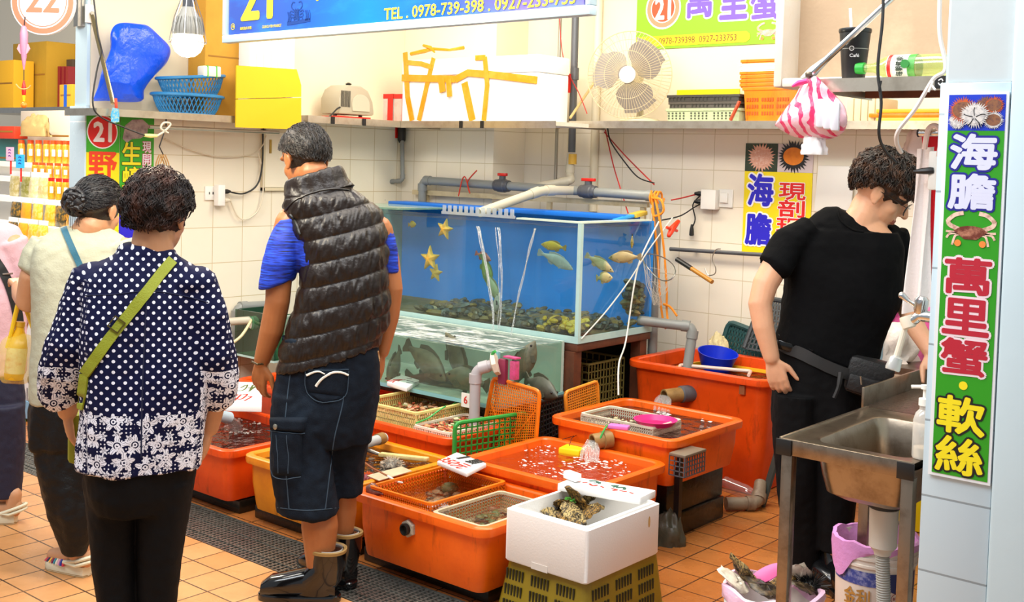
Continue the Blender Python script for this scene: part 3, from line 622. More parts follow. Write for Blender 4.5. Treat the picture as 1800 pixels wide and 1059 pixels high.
TU = tank('glass_tank', 'upper glass tank with blue lining, starfish and colourful fish', -5.22, -3.335, 4.50, 5.15, .70, 1.285, 1.262, M_glass, M_wsurf, M_bluet, mat('algae grey pane', '8FA6A0', .5, var=(4, .7, '5E7E8A')), mat('brown tank floor', '8A6A3A', .7, var=(8, .8, '4E4428')))
def strips(parent, X0, X1, Y0, Y1, z0, z1, w, wb, M1, name='edge_strip'):
 for nm, lo, hi in (('bottom', (X0-.004, Y0-.006, z0-.004), (X1+.006, Y0-.001, z0+wb)), ('right bottom', (X1+.001, Y0, z0-.004), (X1+.006, Y1, z0+wb)), ('corner', (X1-w, Y0-.005, z0+wb+.001), (X1+.005, Y0-.001, z1)), ('side corner', (X1+.001, Y0-.001, z0+wb+.001), (X1+.005, Y0+w, z1))):
  MB().box(lo, hi).build(name, M1, parent)
strips(TU, -5.22, -3.335, 4.5, 5.15, .70, 1.285, .016, .03, M_edge)
MB().box((-3.75, 4.503, 1.286), (-3.336, 4.56, 1.294)).build('brace_strip', mat('pale green glass brace', 'DDF0DE', .15), TU)
MB().box((-3.40, 4.561, 1.286), (-3.336, 5.12, 1.294)).build('brace_strip', mat('pale green glass brace', 'DDF0DE', .15), TU)
MB().box((-5.2, 4.99, 1.287), (-3.42, 5.145, 1.312)).build('blue_cover', mat('blue cover board', '0E6FD8', .4), TU, bevel=.004)
MB().box((-5.2, 4.56, 1.287), (-4.66, 4.95, 1.297)).build('glass_cover', clear_mat('green tinted glass cover', 'C8E8D8', .12, .05, milk=.25, milkcol='C2E2D0'), TU)
# comb of the overflow
c0, c1 = PY(776, 384, 4.505), PY(905, 391, 4.505); b = MB()
b.box((c0.x, 4.503, 1.287), (c1.x, 4.509, 1.302))
for k in range(13): xx = c0.x+(c1.x-c0.x)*(k+.2)/13; b.box((xx, 4.503, 1.302), (xx+.022, 4.509, 1.335))
b.build('overflow_comb', clear_mat('clear acrylic comb', 'E8F2F6', .1, .05, milk=.35, milkcol='EEF4F6'), TU)
# falling water
def fall(parent, pts, w, seed):
 rnd = random.Random(seed); b = MB(); pts = [V(p) for p in pts]
 for k in range(4):
  o = V((rnd.uniform(-w, w), rnd.uniform(-.004, .004), 0)); q = spline(pts, 5)
  b.tube([p+o*(1-.6*i/len(q))+V((.003*math.sin(i*.9+k*2), 0, 0)) for i, p in enumerate(q)], [w*.26*(1-.45*i/len(q)) for i in range(len(q))], 6)
 return b.build('falling_water', M_jet, parent)
yf = 4.475
fall(TU, [PY(840, 399, 4.50), PY(846, 425, yf), PY(858, 490, yf-.015), PY(866, 545, yf-.03), PY(867, 580, yf-.04)], .016, 1)
fall(TU, [PY(874, 400, 4.50), PY(878, 440, yf), PY(880, 500, yf-.01), PY(879, 545, yf-.02), PY(876, 580, yf-.03)], .012, 2)
fall(TU, [PY(942, 402, 4.50), PY(934, 430, yf), PY(922, 480, yf-.02), PY(908, 540, yf-.05), PY(899, 590, yf-.08)], .012, 3)
LT = tank('glass_tank', 'cloudy lower glass tank crowded with grey groupers', -4.95, -3.40, 3.98, 4.48, .44, .705, .695, M_glassl, M_foamw, mat('grey green tank back', 'C2D0C2', .6, var=(3, .6, '9AB0A4')), mat('grey pane', 'A9B9B0', .6), mat('pale tank floor', 'C0CCBC', .7, var=(6, .6, '6E8A80')))
strips(LT, -4.95, -3.40, 3.98, 4.48, .44, .705, .010, .014, mat('teal tank trim', '86BEC2', .25))
# stands
t = thing('tank_stand', 'rusty dark timber stand carrying the glass tanks', 'stand', (-4.2, 4.6, 0))
for lo, hi in (((-5.22, 4.5, .655), (-3.335, 5.15, .694)),): MB().box(lo, hi).build('tank_rail', M_rust, t, bevel=.004)
for x, y in ((-3.375, 4.52), (-3.375, 5.10), (-5.18, 4.52), (-5.18, 5.10)): MB().box((x-.03, y-.03, 0), (x+.03, y+.03, .654)).build('leg', M_rust, t)
MB().box((-5.2, 5.125, .0), (-3.41, 5.145, .653)).build('shade_board', M_dark, t)  # added black sheet, stands in for the shade under the upper tank
t = thing('tank_stand', 'black stand under the lower grouper tank', 'stand', (-4.2, 4.2, 0))
MB().box((-4.95, 4.03, .40), (-3.40, 4.47, .434)).build('stand_top', M_dark, t, bevel=.004)
for x, y in ((-3.43, 4.08), (-3.43, 4.44), (-4.055, 4.08), (-4.055, 4.44)): MB().box((x-.025, y-.025, 0), (x+.025, y+.025, .399)).build('leg', M_dark, t)
# olive crate and blue can under the upper tank
t = tray('storage_crate', 'olive mesh crate stored under the upper tank stand', 'crate', -3.76, -3.42, 4.72, 5.05, .0, .56, mat('olive crate plastic', '8A7E42', .5), 8, 12, 14, .006)
# ------------------------------------------------------------------ fish
def fish(name, label, c, d, L, H, m1, m2, T=None, curve=0.0, group='fish in the upper tank', up=(0, 0, 1)):
 c = V(c); d = V(d).normalized(); u = V(up); u = (u-d*u.dot(d)).normalized(); s = d.cross(u); T = T or H*.42
 t = thing(name, label, 'fish', c-V((0, 0, H/2)), group); b = MB(); R = []
 prof = [(0, .06), (.04, .22), (.10, .42), (.2, .72), (.34, .97), (.48, 1.0), (.62, .84), (.76, .52), (.86, .28), (.93, .22)]
 for x, h in prof:
  o = c + d*(L*(.5-x)) + s*(curve*L*(x-.4)**2)
  R.append([o + u*(math.sin(a)*H/2*h*(1.05 if math.sin(a) > 0 else .95)) + s*(math.cos(a)*T/2*h**.8) for a in (2*math.pi*k/14 for k in range(14))])
 b.rings(R); b.build('body', m1, t)
 e = c+d*(L*-.42)+s*(curve*L*.26); bk = s*(curve*L*.2)
 def fin(nm, pts, th=.004):
  mb = MB(frame(c, d, u, s)); mb.prism(pts, th, -th/2+ curve*L*.02); mb.build(nm, m2, t)
 mb = MB(frame(e, (d-s*curve*.6).normalized(), u)); mb.prism([(L*.04, H*.1), (-L*.10, H*.34), (-L*.13, H*.2), (-L*.12, 0), (-L*.13, -H*.2), (-L*.10, -H*.34), (L*.04, -H*.1)], .005, -.0025); mb.build('tail_fin', m2, t)
 fin('dorsal_fin', [(L*.2, H*.40), (L*.16, H*.56), (L*.02, H*.62), (-L*.14, H*.60), (-L*.28, H*.42), (-L*.27, H*.22), (0, H*.38)])
 fin('anal_fin', [(-L*.08, -H*.38), (-L*.14, -H*.56), (-L*.25, -H*.46), (-L*.27, -H*.2)])
 for q in (1, -1):
  p = c+d*L*.22+s*(q*T*.48)-u*H*.12; mb = MB(frame(p, (-d-u*.5).normalized(), (u-d*.5).normalized())); mb.prism([(0, -.1*H), (L*.13, -.17*H), (L*.15, .02*H), (0, .1*H)], .004, 0); mb.build('pectoral_fin', m2, t)
  mb = MB(); mb.ell(c+d*L*.39+s*(q*T*.28)+u*H*.10, (H*.055,)*3, n=8, k=6); mb.build('eye', M_black, t)
 return t
M_grp = mat('mottled grouper skin', '6A6852', .5, var=(20, .9, '2E3226')); M_grp2 = mat('dark grouper skin', '55584C', .45, var=(18, .9, '2E3028')); M_grpf = mat('grouper fin', '4E503F', .5)
# groupers close to the front glass of the lower tank
G = 'groupers in the lower tank'
def gf(px, py, Y, d, L, H, mt, label, curve=0.0): return fish('grouper', label, PY(px, py, Y), d, L, H, mt, M_grpf, H*.55, curve, G)
gf(752, 638, 4.06, (1, .0, -.55), .30, .125, M_grp, 'grey mottled grouper slanting head-down near the tank glass, behind the basket', .2)
gf(806, 634, 4.16, (-.6, .2, .65), .34, .13, M_grp, 'grey grouper swimming head-up behind the slanting one', -.2)
gf(762, 672, 4.14, (1, .1, -.05), .34, .11, M_grp2, 'dark grouper low in the tank above the slatted basket')
gf(820, 668, 4.04, (-.9, -.3, .15), .22, .115, M_grp, 'pale grouper facing the glass beside the grey elbow pipe')
gf(952, 682, 4.15, (1, -.3, -.15), .26, .105, M_grp2, 'brown grouper resting at the right end of the lower tank')
gf(922, 640, 4.2, (.3, .3, 1), .24, .10, M_grp, 'pale grouper swimming upright beside the pink holder')
gf(693, 645, 4.08, (.3, -.6, -.6), .22, .11, M_grp, 'grouper by the man in shorts at the left of the lower tank')
# fish of the upper tank
def uf(px, py, Y, d, L, H, c1, c2, label, curve=0.0, var=None): return fish('fish', label, PY(px, py, Y), d, L*1.2, H*1.2, mat('fish skin '+c1, c1, .4, var=(30, .7, var or c2)), mat('fish fin '+c2, c2, .4), None, curve)
uf(972, 433, 4.62, (-1, 0, .05), .13, .04, 'D8A81C', 'A8842A', 'yellow wrasse swimming left under the outlet pipe')
uf(980, 459, 4.60, (1, -.1, -.3), .20, .05, 'A9ABA0', '9EA2A0', 'long grey fish under the yellow wrasse', .2, 'C8C8BE')
uf(1055, 464, 4.72, (1, .2, -.5), .14, .045, 'B8A878', 'A89A72', 'tan fish swimming down behind the right pane')
uf(1097, 453, 4.8, (-1, -.3, -.1), .14, .05, 'B09A68', '8A7A58', 'speckled brown fish near the tank right end')
uf(1063, 489, 4.7, (1, 0, .1), .08, .045, 'C2B07A', 'A89A6A', 'small tan fish low behind the right pane')
uf(1111, 425, 4.9, (.2, -.3, -1), .06, .03, 'C8B040', '4A4A3A', 'small yellow and black fish hanging head-down')
uf(855, 478, 4.85, (.3, .1, -1), .16, .05, '8A9A3A', '6A7A3A', 'green fish swimming down behind the falling water')
uf(866, 506, 4.8, (.5, .1, -1), .15, .045, 'A8A878', '8A8A62', 'pale green fish below the green one')
uf(850, 452, 4.9, (1, 0, -.3), .10, .04, 'C8705A', 'A8504A', 'reddish fish behind the falling water')
uf(725, 395, 4.7, (1, 0, .1), .05, .03, 'C8941C', 'A87414', 'tiny orange fish at the upper left of the tank')
uf(872, 537, 4.75, (.5, -.2, 1), .14, .05, 'D8D0C0', '3A3630', 'black and white banded fish at the tank bottom', 0, '2E2A26')
# starfish on the glass
M_star = mat('starfish skin', 'E2B040', .6, var=(50, .8, 'B87A1E'), bump=(60, .6))
def starfish(label, px, py, R, rot, Y=4.524):
 c = PY(px, py, Y); b = MB(frame(c, (1, 0, 0), (0, 0, 1))); n = 10
 for s in range(1):
  o = [(R*(1 if k % 2 == 0 else .42)*math.cos(rot+math.pi*k/5), R*(1 if k % 2 == 0 else .42)*math.sin(rot+math.pi*k/5)) for k in range(10)]
 pts = []
 for k in range(10):
  a, b2 = o[k], o[(k+1) % 10]
  pts += [(a[0]*(1-q)+b2[0]*q, a[1]*(1-q)+b2[1]*q) for q in (0.06, .35, .65, .94)]
 m = len(pts); top = lambda f, z: [(x*f, y*f, z) for x, y in pts]
 b.rings([top(1, 0), top(1.0, .004), top(.93, .010), top(.6, .020), top(.15, .026)])
 o_ = b.build('starfish', M_star, smooth=60); tag(o_, label, 'starfish', 'starfish on the upper tank'); return o_
starfish('large pale starfish stuck on the front glass of the upper tank', 757, 455, .076, .35)
starfish('small starfish just below the large one on the glass', 767, 480, .052, .2, 4.54)
starfish('starfish near the water line, above the large one', 783, 403, .062, .1)
# coral rubble, mussels
rubble('coral_rubble', 'brown coral rubble covering the floor of the upper tank', 'coral', -4.55, -3.36, 4.57, 5.08, .73, 420, ['6A5230', '4E4634', '7A5E34', '8A6A2A', '5A564A', '3E3A2E'], 11, (.010, .028), .8, .03)
rubble('coral_rubble', 'golden coral pieces in the front right corner of the upper tank', 'coral', -3.62, -3.36, 4.53, 4.68, .74, 60, ['D8A824', '9A7020', '6A4A1E', 'E8C040'], 12, (.01, .022), .9, .05)
rubble('mussel_clump', 'dark mussels clinging to the back right end of the upper tank', 'mussels', -3.385, -3.36, 4.98, 5.10, .80, 60, ['3A3A22', '5A5A30', '22261C', '7A6A3A'], 13, (.014, .03), .8, .16)
c = PY(1060, 590, 4.9); fish('fish', 'pink fish lying on the coral at the tank right end', PX(1101, 560, -3.5), (.2, .1, 1), .06, .03, mat('pink fish skin', 'D88A70', .4), mat('pink fish fin', 'C87A62', .4))
# ------------------------------------------------------------------ pipework
def pipe(name, label, pts, r, mt, rb=None, collars=(), parent=None, n=14):
 pts = [V(p) for p in pts]
 t = parent or thing(name, label, 'pipe', min(pts, key=lambda p: p.z))
 b = MB().tube(bend(pts, rb or r*2.2, 6), r, n); o = b.build('tube' if not parent else name, mt, t)
 for i in range(1, len(pts)-1):
  for q in (pts[i-1], pts[i+1]):
   d = (q-pts[i]); L = d.length; d.normalize(); k = (rb or r*2.2)*.95
   if L > k*1.6: b = MB().tube([pts[i]+d*k*.45, pts[i]+d*k*1.45], r*1.16, n); b.build('elbow_socket', mt, t)
 for c, d, L, mm in collars: b = MB(); d = V(d).normalized(); b.tube([V(c)-d*L/2, V(c)+d*L/2], r*1.2, n); b.build('coupling', mm, t)
 return t
yp = 5.22
A, B_, C_, D_ = PY(743, 378, yp), PY(743, 317, yp), PY(1160, 345, yp), PY(1158, 606, yp)
yq = 5.24
t = pipe('water_pipe', 'grey pvc pipe arching over the upper tank with two red valves', [V((B_.x, yp, 1.22)), V((B_.x, yp, 1.445)), V((-3.365, yp, 1.415)), V((-3.365, yp, 0.05))], .026, M_pvc, .05)
PIPE = t
def valve(parent, c, ax, r, handle_w, mt_body=M_pvcd):
 c = V(c); ax = V(ax).normalized(); b = MB().lathe([(r*1.25, -.055), (r*1.35, -.05), (r*1.35, -.03), (r*1.55, -.024), (r*1.55, .024), (r*1.35, .03), (r*1.35, .05), (r*1.25, .055)], 16, c, ax)
 b.lathe([(r*.8, 0), (r*.8, r*2.2)], 12, c, (0, 0, 1)); o = b.build('valve_body', mt_body, parent)
 b = MB(frame(c+V((0, 0, r*2.2)), (1, 0, 0), (0, 1, 0))); w = handle_w; b.prism([(-w, -.010), (-w*.3, -.018), (w*.3, -.018), (w, -.010), (w, .010), (w*.3, .018), (-w*.3, .018), (-w, .010)], .018); b.build('valve_handle', M_red, parent, bevel=.004)
ax = (V((-3.365, yp, 1.415))-V((B_.x, yp, 1.445))).normalized()
z_at = lambda x: 1.445+(1.415-1.445)*(x-B_.x)/(-3.365-B_.x)
x1 = PY(883, 322, yp).x; valve(t, (x1, yp, z_at(x1)), ax, .026, .034)
x2 = PY(1034, 332, yp).x; valve(t, (x2, yp, z_at(x2)), ax, .026, .046)
x3 = PY(1008, 335, yp).x
pipe('outlet_branch', '', [V((x3, yp, z_at(x3))), V((x3-.05, yp-.22, z_at(x3)+.0)), V((x3-.16, 4.60, 1.30))], .026, M_pvcl, .06, (), t)
x4 = PY(960, 330, yp).x
pipe('feed_branch', '', [V((x4-.12, yp+.0, z_at(x4)+.0)), V((x4+.08, 5.36, z_at(x4)+.05)), PY(1001, 310, 5.40), PY(1004, 270, 5.40)], .024, M_pvcl, .05, (), t)
t2 = pipe('water_pipe', 'dark grey pipe rising to the ceiling beside the fan', [PY(1005, 268, 5.40), V((PY(1010, 60, 5.40).x, 5.40, 3.1))], .022, M_pvcd, collars=[(PY(1006, 280, 5.40), (0, 0, 1), .06, mat('yellowed coupling', 'D8A838', .4)), (PY(1010, 130, 5.40), (0, 0, 1), .07, M_pvcd)])
c = PY(1000, 145, 5.37); MB().box((c.x-.012, 5.355, c.z-.06), (c.x+.01, 5.375, c.z+.05)).build('red_clip', M_red, t2)
t3 = pipe('water_pipe', 'thin pale pipe with a brass valve beside the foam boxes', [PY(976, 330, 5.5), V((PY(984, 60, 5.5).x, 5.5, 3.1))], .010, mat('galvanised pipe', 'A09A8C', .4, .6))
c = PY(977, 185, 5.46); b = MB().lathe([(.058, -.01), (.062, 0), (.058, .012), (.0, .018)], 20, c+V((-.04, 0, 0)), (-.3, -1, 0)); b.build('valve_cap', mat('beige valve cap', 'C8AE84', .4), t3)
b = MB().lathe([(.014, -.14), (.018, -.05), (.026, -.03), (.026, .03), (.018, .05), (.012, .14)], 12, c+V((.02, 0, 0)), (0, 0, 1)); b.build('brass_body', mat('brass fitting', 'C09A38', .3, .9), t3)
t4 = pipe('wall_conduit', 'cream conduit running down the wall behind the main pipe', [V((PY(1046, 200, 5.58).x, 5.58, 3.1)), PY(1042, 372, 5.58)], .025, mat('cream conduit', 'E4D8BC', .5))
# small pipe with a red tap on the column corner
c = PY(706, 238, 5.26)
t5 = pipe('water_pipe', 'thin grey pipe with a red and black tap in the corner', [c+V((0, 0, .04)), PY(708, 318, 5.24), PY(682, 320, 5.20), PY(673, 356, 5.15), PY(660, 355, 5.10)], .014, M_pvc, .03)
b = MB().lathe([(.016, -.07), (.026, -.05), (.026, .03), (.02, .06)], 12, c+V((0, 0, .02)), (0, 0, 1)); b.build('tap_body', M_black, t5)
MB().box((c.x-.055, c.y-.03, c.z-.02), (c.x-.028, c.y-.004, c.z+.06)).build('tap_handle', M_red, t5, bevel=.004)
# pipes at the left wall, behind the man's arm
t6 = pipe('water_pipe', 'grey pvc pipe frame on the left wall behind the tanned arm', [PX(480, 536, -5.36), PX(416, 540, -5.36), PX(412, 628, -5.36), PX(402, 626, -5.36)], .026, M_pvc, .05)
t7 = pipe('water_pipe', 'grey pipe reaching into the small wall tank', [PX(352, 570, -5.30), PX(442, 563, -5.20)], .022, M_pvcl)
t = thing('glass_tank', 'small dark green glass tank against the left wall', 'aquarium', PX(450, 620, -5.2))
y0 = PX(428, 600, -5.25).y; y1 = PX(500, 600, -5.25).y; zt = PX(440, 545, -5.25).z; zb = PX(440, 626, -5.25).z
MB().box((-5.33, y0, zb), (-4.98, y1, zb+.012)).build('bottom_panel', M_edge, t); MB().box((-5.33, y0+.013, zb+.013), (-5.32, y1, zt)).build('back_panel', mat('dark green water', '20402E', .3), t);
MB().box((-5.33, y0, zb+.013), (-4.98, y0+.012, zt)).build('side_pane', clear_mat('dark tinted pane', '8ABCA0', .1, .03, milk=.15, milkcol='2A5A40'), t); MB().box((-4.992, y0+.013, zb+.013), (-4.98, y1, zt)).build('front_pane', clear_mat('dark tinted pane', '8ABCA0'), t)
b = MB().ell(PX(446, 568, -5.19), (.02, .035, .04)); b.build('white_filter', M_white, t)
b = MB().tube(spline([PX(444, 560, -5.19), PX(425, 590, -5.12), PX(400, 612, -5.1), PX(396, 640, -4.96)], 5), .008, 6); o = b.build('hose', mat('cream hose', 'E8DCA8', .5)); tag(o, 'cream hose sloping from the small wall tank', 'hose')
# pipe running over tubs on the left
t8 = pipe('water_pipe', 'grey pipe pouring water into the orange tub left of the man', [PZ(372, 728, .41), PZ(404, 735, .375)], .026, mat('blue grey pipe', 'A8B8C4', .35))
o = PZ(404, 735, .375); jet(T0, o, PZ(418, 762, .26), .045)
t9 = pipe('water_pipe', 'short grey pipe crossing from the basket tub to the yellow-orange tub', [PZ(600, 793, .33), PZ(676, 770, .33)], .022, mat('pale grey pipe', 'B4B8B8', .35), collars=[(PZ(668, 772, .33), PZ(676, 770, .33)-PZ(600, 793, .33), .04, M_pvcb)])
# elbow pipe at the front of the lower tank
c = PY(872, 640, 3.93); e = PY(836, 650, 3.88)
t10 = pipe('water_pipe', 'pale grey elbow pipe with a white nut before the lower tank', [c, e, V((e.x, e.y, .36))], .025, mat('lilac grey pvc', 'B4AEB0', .35), .045)
b = MB().lathe([(.052, -.008), (.052, .012), (.04, .018)], 8, c, (c-e).normalized()*-1); b.build('white_nut', mat('cream nut', 'E0D4C0', .45), t10)
b = MB().tube([c+V((-.02, -.01, .03)), c+V((0, -.02, .055)), c+V((.01, -.02, .06))], .008, 6); b.build('green_tie', M_gtie, t10)
c = PY(898, 648, 3.95)
t = thing('pink_holder', 'pink plastic holder hooked on the corner of the lower tank', 'holder', c-V((0, 0, .07)))
MB().box((c.x+.0, 3.94, c.z-.05), (c.x+.032, 3.974, c.z+.035)).build('box', mat('pink plastic', 'D8508A', .4, var=(30, .8, '8A4A3A')), t, bevel=.004)
MB().box((c.x-.04, 3.94, c.z+.045), (c.x+.036, 3.975, c.z+.052)).build('bracket', mat('pink plastic', 'D8508A', .4), t)
MB().box((c.x-.075, 3.945, c.z-.08), (c.x-.03, 3.97, c.z+.035)).build('backing', mat('burgundy plastic', '8A2A4A', .4), t, bevel=.006)
# steel rail behind the tank
t = thing('rail_stand', 'cream painted steel rail frame behind the upper tank', 'frame', (-4.2, 5.3, .7))
MB().box((-5.25, 5.25, 1.35), (-3.45, 5.275, 1.38)).build('rail', mat('cream painted steel', 'D8C49A', .45, var=(12, .6, 'A88A4A')), t)
for x in (-5.15, -4.15, -3.5): MB().box((x, 5.255, .70), (x+.03, 5.275, 1.349)).build('post', mat('cream painted steel', 'D8C49A', .45), t)
# overflow elbow from the pole into the vat
c = PY(1166, 566, 5.12)
t = pipe('water_pipe', 'grey overflow pipe bending down into the tall vat', [V((-3.36, 5.06, c.z+.0)), PY(1219, 575, 5.18), PY(1208, 648, 5.14)], .026, M_pvc, .045)
# ropes, net and ties at the pole
M_rope = mat('orange rope', 'F0901C', .6); M_ropew = mat('white cord', 'E8E4DA', .6); M_roper = mat('red cord', 'D83A1C', .6)
def cord(name, label, pts, r, mt, cat='rope', n=6):
 b = MB().tube(spline(pts, n), r, 6); o = b.build(name, mt); return tag(o, label, cat)
t = thing('orange_rope', 'orange rope knotted round the grey pole at the tank end', 'rope', (-3.36, 5.17, .8))
def ropep(pts, nm='strand', r=.0065): b = MB().tube(spline(pts, 6), r, 6); return b.build(nm, M_rope, t)
xx = PY(1145, 330, 5.18).x
for dz in (0, .018, .034): ropep([V((xx+.0+dz*.3, yp+.03*math.cos(q), 1.405+.005*dz+.034*math.sin(q)))+V((.012*q/6, 0, 0))+V((dz-.02, 0, 0)) for q in (k*.7 for k in range(10))], 'coil')
ropep([PY(1145, 335, 5.18), PY(1150, 390, 5.17), PY(1156, 450, 5.17), PY(1160, 520, 5.17), PY(1165, 560, 5.17), PY(1170, 578, 5.15)])
ropep([PY(1150, 340, 5.17), PY(1162, 400, 5.16), PY(1168, 450, 5.16), PY(1172, 510, 5.16), PY(1172, 545, 5.16), PY(1176, 572, 5.14), PY(1186, 578, 5.14)])
ropep([PY(1146, 348, 5.17), PY(1162, 352, 5.16), PY(1166, 372, 5.16), PY(1150, 380, 5.17), PY(1146, 366, 5.17)], 'knot')
ropep([PY(1166, 535, 5.15), PY(1178, 540, 5.15), PY(1190, 556, 5.15)], 'rope_end')
cord('white_rope', 'white cord slanting from the pole to the tank bottom corner', [PX(1182, 383, -3.30), PX(1140, 440, -3.31), PX(1105, 495, -3.318), PX(1065, 548, -3.32), PX(1022, 596, -3.322)], .0036, M_ropew)
cord('white_rope', 'white cord hanging straight down into the raised orange tub', [PX(1158, 390, -3.28), PX(1128, 450, -3.29), PX(1115, 500, -3.29), PX(1100, 600, -3.25), PY(1088, 640, 4.5), PY(1087, 695, 4.42)], .0042, M_ropew)
cord('red_tie', 'thin red cord tied round the grey pipe left of the first valve', [PY(806, 345, 5.19), PY(812, 318, 5.18), PY(818, 312, 5.18), PY(826, 340, 5.19), PY(822, 320, 5.17), PY(838, 300, 5.16)], .004, M_roper)
t = thing('landing_net', 'landing net with a black and wooden handle hung on the pole', 'net', PY(1190, 455, 5.1)-V((0, 0, .1)))
a, b_ = PY(1190, 456, 5.08), PY(1252, 496, 5.02); mdl = a.lerp(b_, .42)
b = MB().tube([a, mdl], .013, 10); b.build('grip', M_black, t); b = MB().tube([mdl, b_], .0115, 10); b.build('handle', mat('amber wood', 'B87A22', .4), t)
hc = PY(1158, 470, 5.08); b = MB(); hoop = [hc+V((.10*math.cos(q), 0.02*math.sin(2*q), .085*math.sin(q)*0.7-.03*math.cos(q))) for q in (2*math.pi*k/24 for k in range(25))]; b.tube(hoop, .003, 6); b.build('hoop', M_steel, t)
b = MB()
for k in range(24):
 e = hc+V((.02*math.cos(k), .02*math.sin(k), -.20)); b.tube([hoop[k], hoop[k].lerp(e, .5)+V((0, -.02, -.02)), e], .0008, 4)
for q in (.25, .5, .75):
 b.tube([hoop[k].lerp(hc+V((0, 0, -.20)), q)+V((0, -.02*q, -.02*q)) for k in range(25)], .0008, 4)
b.build('netting', mat('fine nylon netting', 'D8D0C0', .6), t, smooth=False)
t = thing('red_tap', 'orange red tap handle on a hose beside the pole', 'tap', PX(1180, 405, -3.22)-V((0, 0, .05)))
b = MB().tube([PX(1176, 414, -3.22), PX(1182, 402, -3.22), PX(1192, 390, -3.22)], [.012, .018, .012], 10, round_ends=True); b.build('handle', mat('orange red plastic', 'EE3A12', .35), t)
b = MB().tube([PX(1172, 400, -3.22), PX(1190, 406, -3.22)], .008, 8); b.build('nozzle', mat('orange red plastic', 'EE3A12', .35), t)
t = thing('cleaning_brush', 'blue and yellow cleaning brush lying on the upper tank rim', 'brush', PX(1110, 382, -3.40))
a, b_ = PX(1080, 388, -3.42), PX(1132, 374, -3.42); b = MB(); bar(b, a, a.lerp(b_, .6), .03, .016); b.build('handle', mat('sky blue plastic', '2A9AE8', .4), t, bevel=.004); b = MB(); bar(b, a.lerp(b_, .6), b_, .05, .024); b.build('head', mat('ochre bristle', 'C8A83A', .7), t, bevel=.005)
# wires from the ceiling to the pole and sockets
M_wred = mat('red wire', 'B82A22', .5); M_wblk = mat('black wire', '1A1A1A', .5); M_wwht = mat('cream wire', 'E0D4BC', .5)
cord('wire', 'red and black wire dropping from the shelf to the tank rim', [PY(1064, 228, 5.5), PY(1078, 290, 5.5), PY(1090, 330, 5.4), PY(1104, 375, 5.2)], .004, M_wred, 'wire')
cord('wire', 'red wire slanting from the shelf to the top of the pole', [PY(1062, 232, 5.52), PY(1100, 275, 5.5), PY(1150, 325, 5.4)], .004, M_wred, 'wire')
cord('wire', 'black wire slanting beside the red one to the pole', [PY(1068, 225, 5.51), PY(1074, 250, 5.49), PY(1098, 285, 5.48), PY(1122, 312, 5.42), PY(1150, 322, 5.36)], .004, M_wblk, 'wire')
cord('wire', 'red wire curving from the pole to the wall socket', [PY(1180, 352, 5.4), PY(1200, 348, 5.5), PY(1225, 342, 5.57), PY(1234, 344, 5.575)], .004, M_wred, 'wire')
cord('wire', 'black wire looping below the wall socket to the pole', [PY(1160, 388, 5.3), PY(1195, 380, 5.45), PY(1220, 365, 5.56), PY(1236, 356, 5.575)], .004, M_wblk, 'wire')
cord('wire', 'black wire with a plug hanging loose beside the wall socket', [PY(1232, 343, 5.57), PY(1218, 360, 5.57), PY(1222, 385, 5.57), PY(1216, 402, 5.57)], .004, M_wblk, 'wire')
b = MB().lathe([(.006, .03), (.012, 0), (.014, -.03), (.01, -.035)], 8, PY(1216, 404, 5.57)); tag(b.build('plug', M_black), 'small black plug hanging on its wire below the socket', 'plug')
c = PY(1253, 351, 5.595)
t = thing('power_adapter', 'white multi-plug adapter in the wall socket behind the pole', 'adapter', (c.x, 5.57, c.z-.06)); MB().box((c.x-.05, 5.545, c.z-.055), (c.x+.045, 5.598, c.z+.055)).build('body', M_white, t, bevel=.006)
for q in (-.025, .02): b = MB().lathe([(.013, 0), (.014, .02), (.008, .045)], 8, (c.x-.05, 5.56, c.z+.01+q), (-1, 0, 0)); b.build('plug', M_black, t)
c = PY(1276, 349, 5.595); t = thing('wall_socket', 'white wall socket beside the multi-plug adapter', 'socket', (c.x, 5.58, c.z-.05)); MB().box((c.x-.045, 5.588, c.z-.05), (c.x+.045, 5.599, c.z+.05)).build('plate', M_white, t, bevel=.003); MB().box((c.x-.03, 5.575, c.z-.025), (c.x+.02, 5.5875, c.z+.03)).build('plug', M_white, t, bevel=.005)
# steel towel rail on the back wall and the hook on it
t = thing('wall_rail', 'grey steel rail along the back wall with a wire hook', 'rail', PY(1330, 445, 5.54)); a, b_ = PY(1178, 438, 5.56), PY(1560, 462, 5.56); b = MB().tube([a, b_], .011, 10); b.build('rail', M_pvcd, t)
for q in (.12, .9): b = MB(); p = a.lerp(b_, q); b.tube([p, V((p.x, 5.6, p.z))], .008, 8); b.build('bracket', M_pvcd, t)
b = MB().tube(spline([PY(1267, 438, 5.54), PY(1258, 440, 5.53), PY(1252, 455, 5.53), PY(1258, 472, 5.53), PY(1256, 482, 5.53), PY(1245, 484, 5.53), PY(1239, 472, 5.53)], 5), .003, 6); tag(b.build('wire_hook', M_steel), 'rusty wire hook hanging from the wall rail', 'hook')
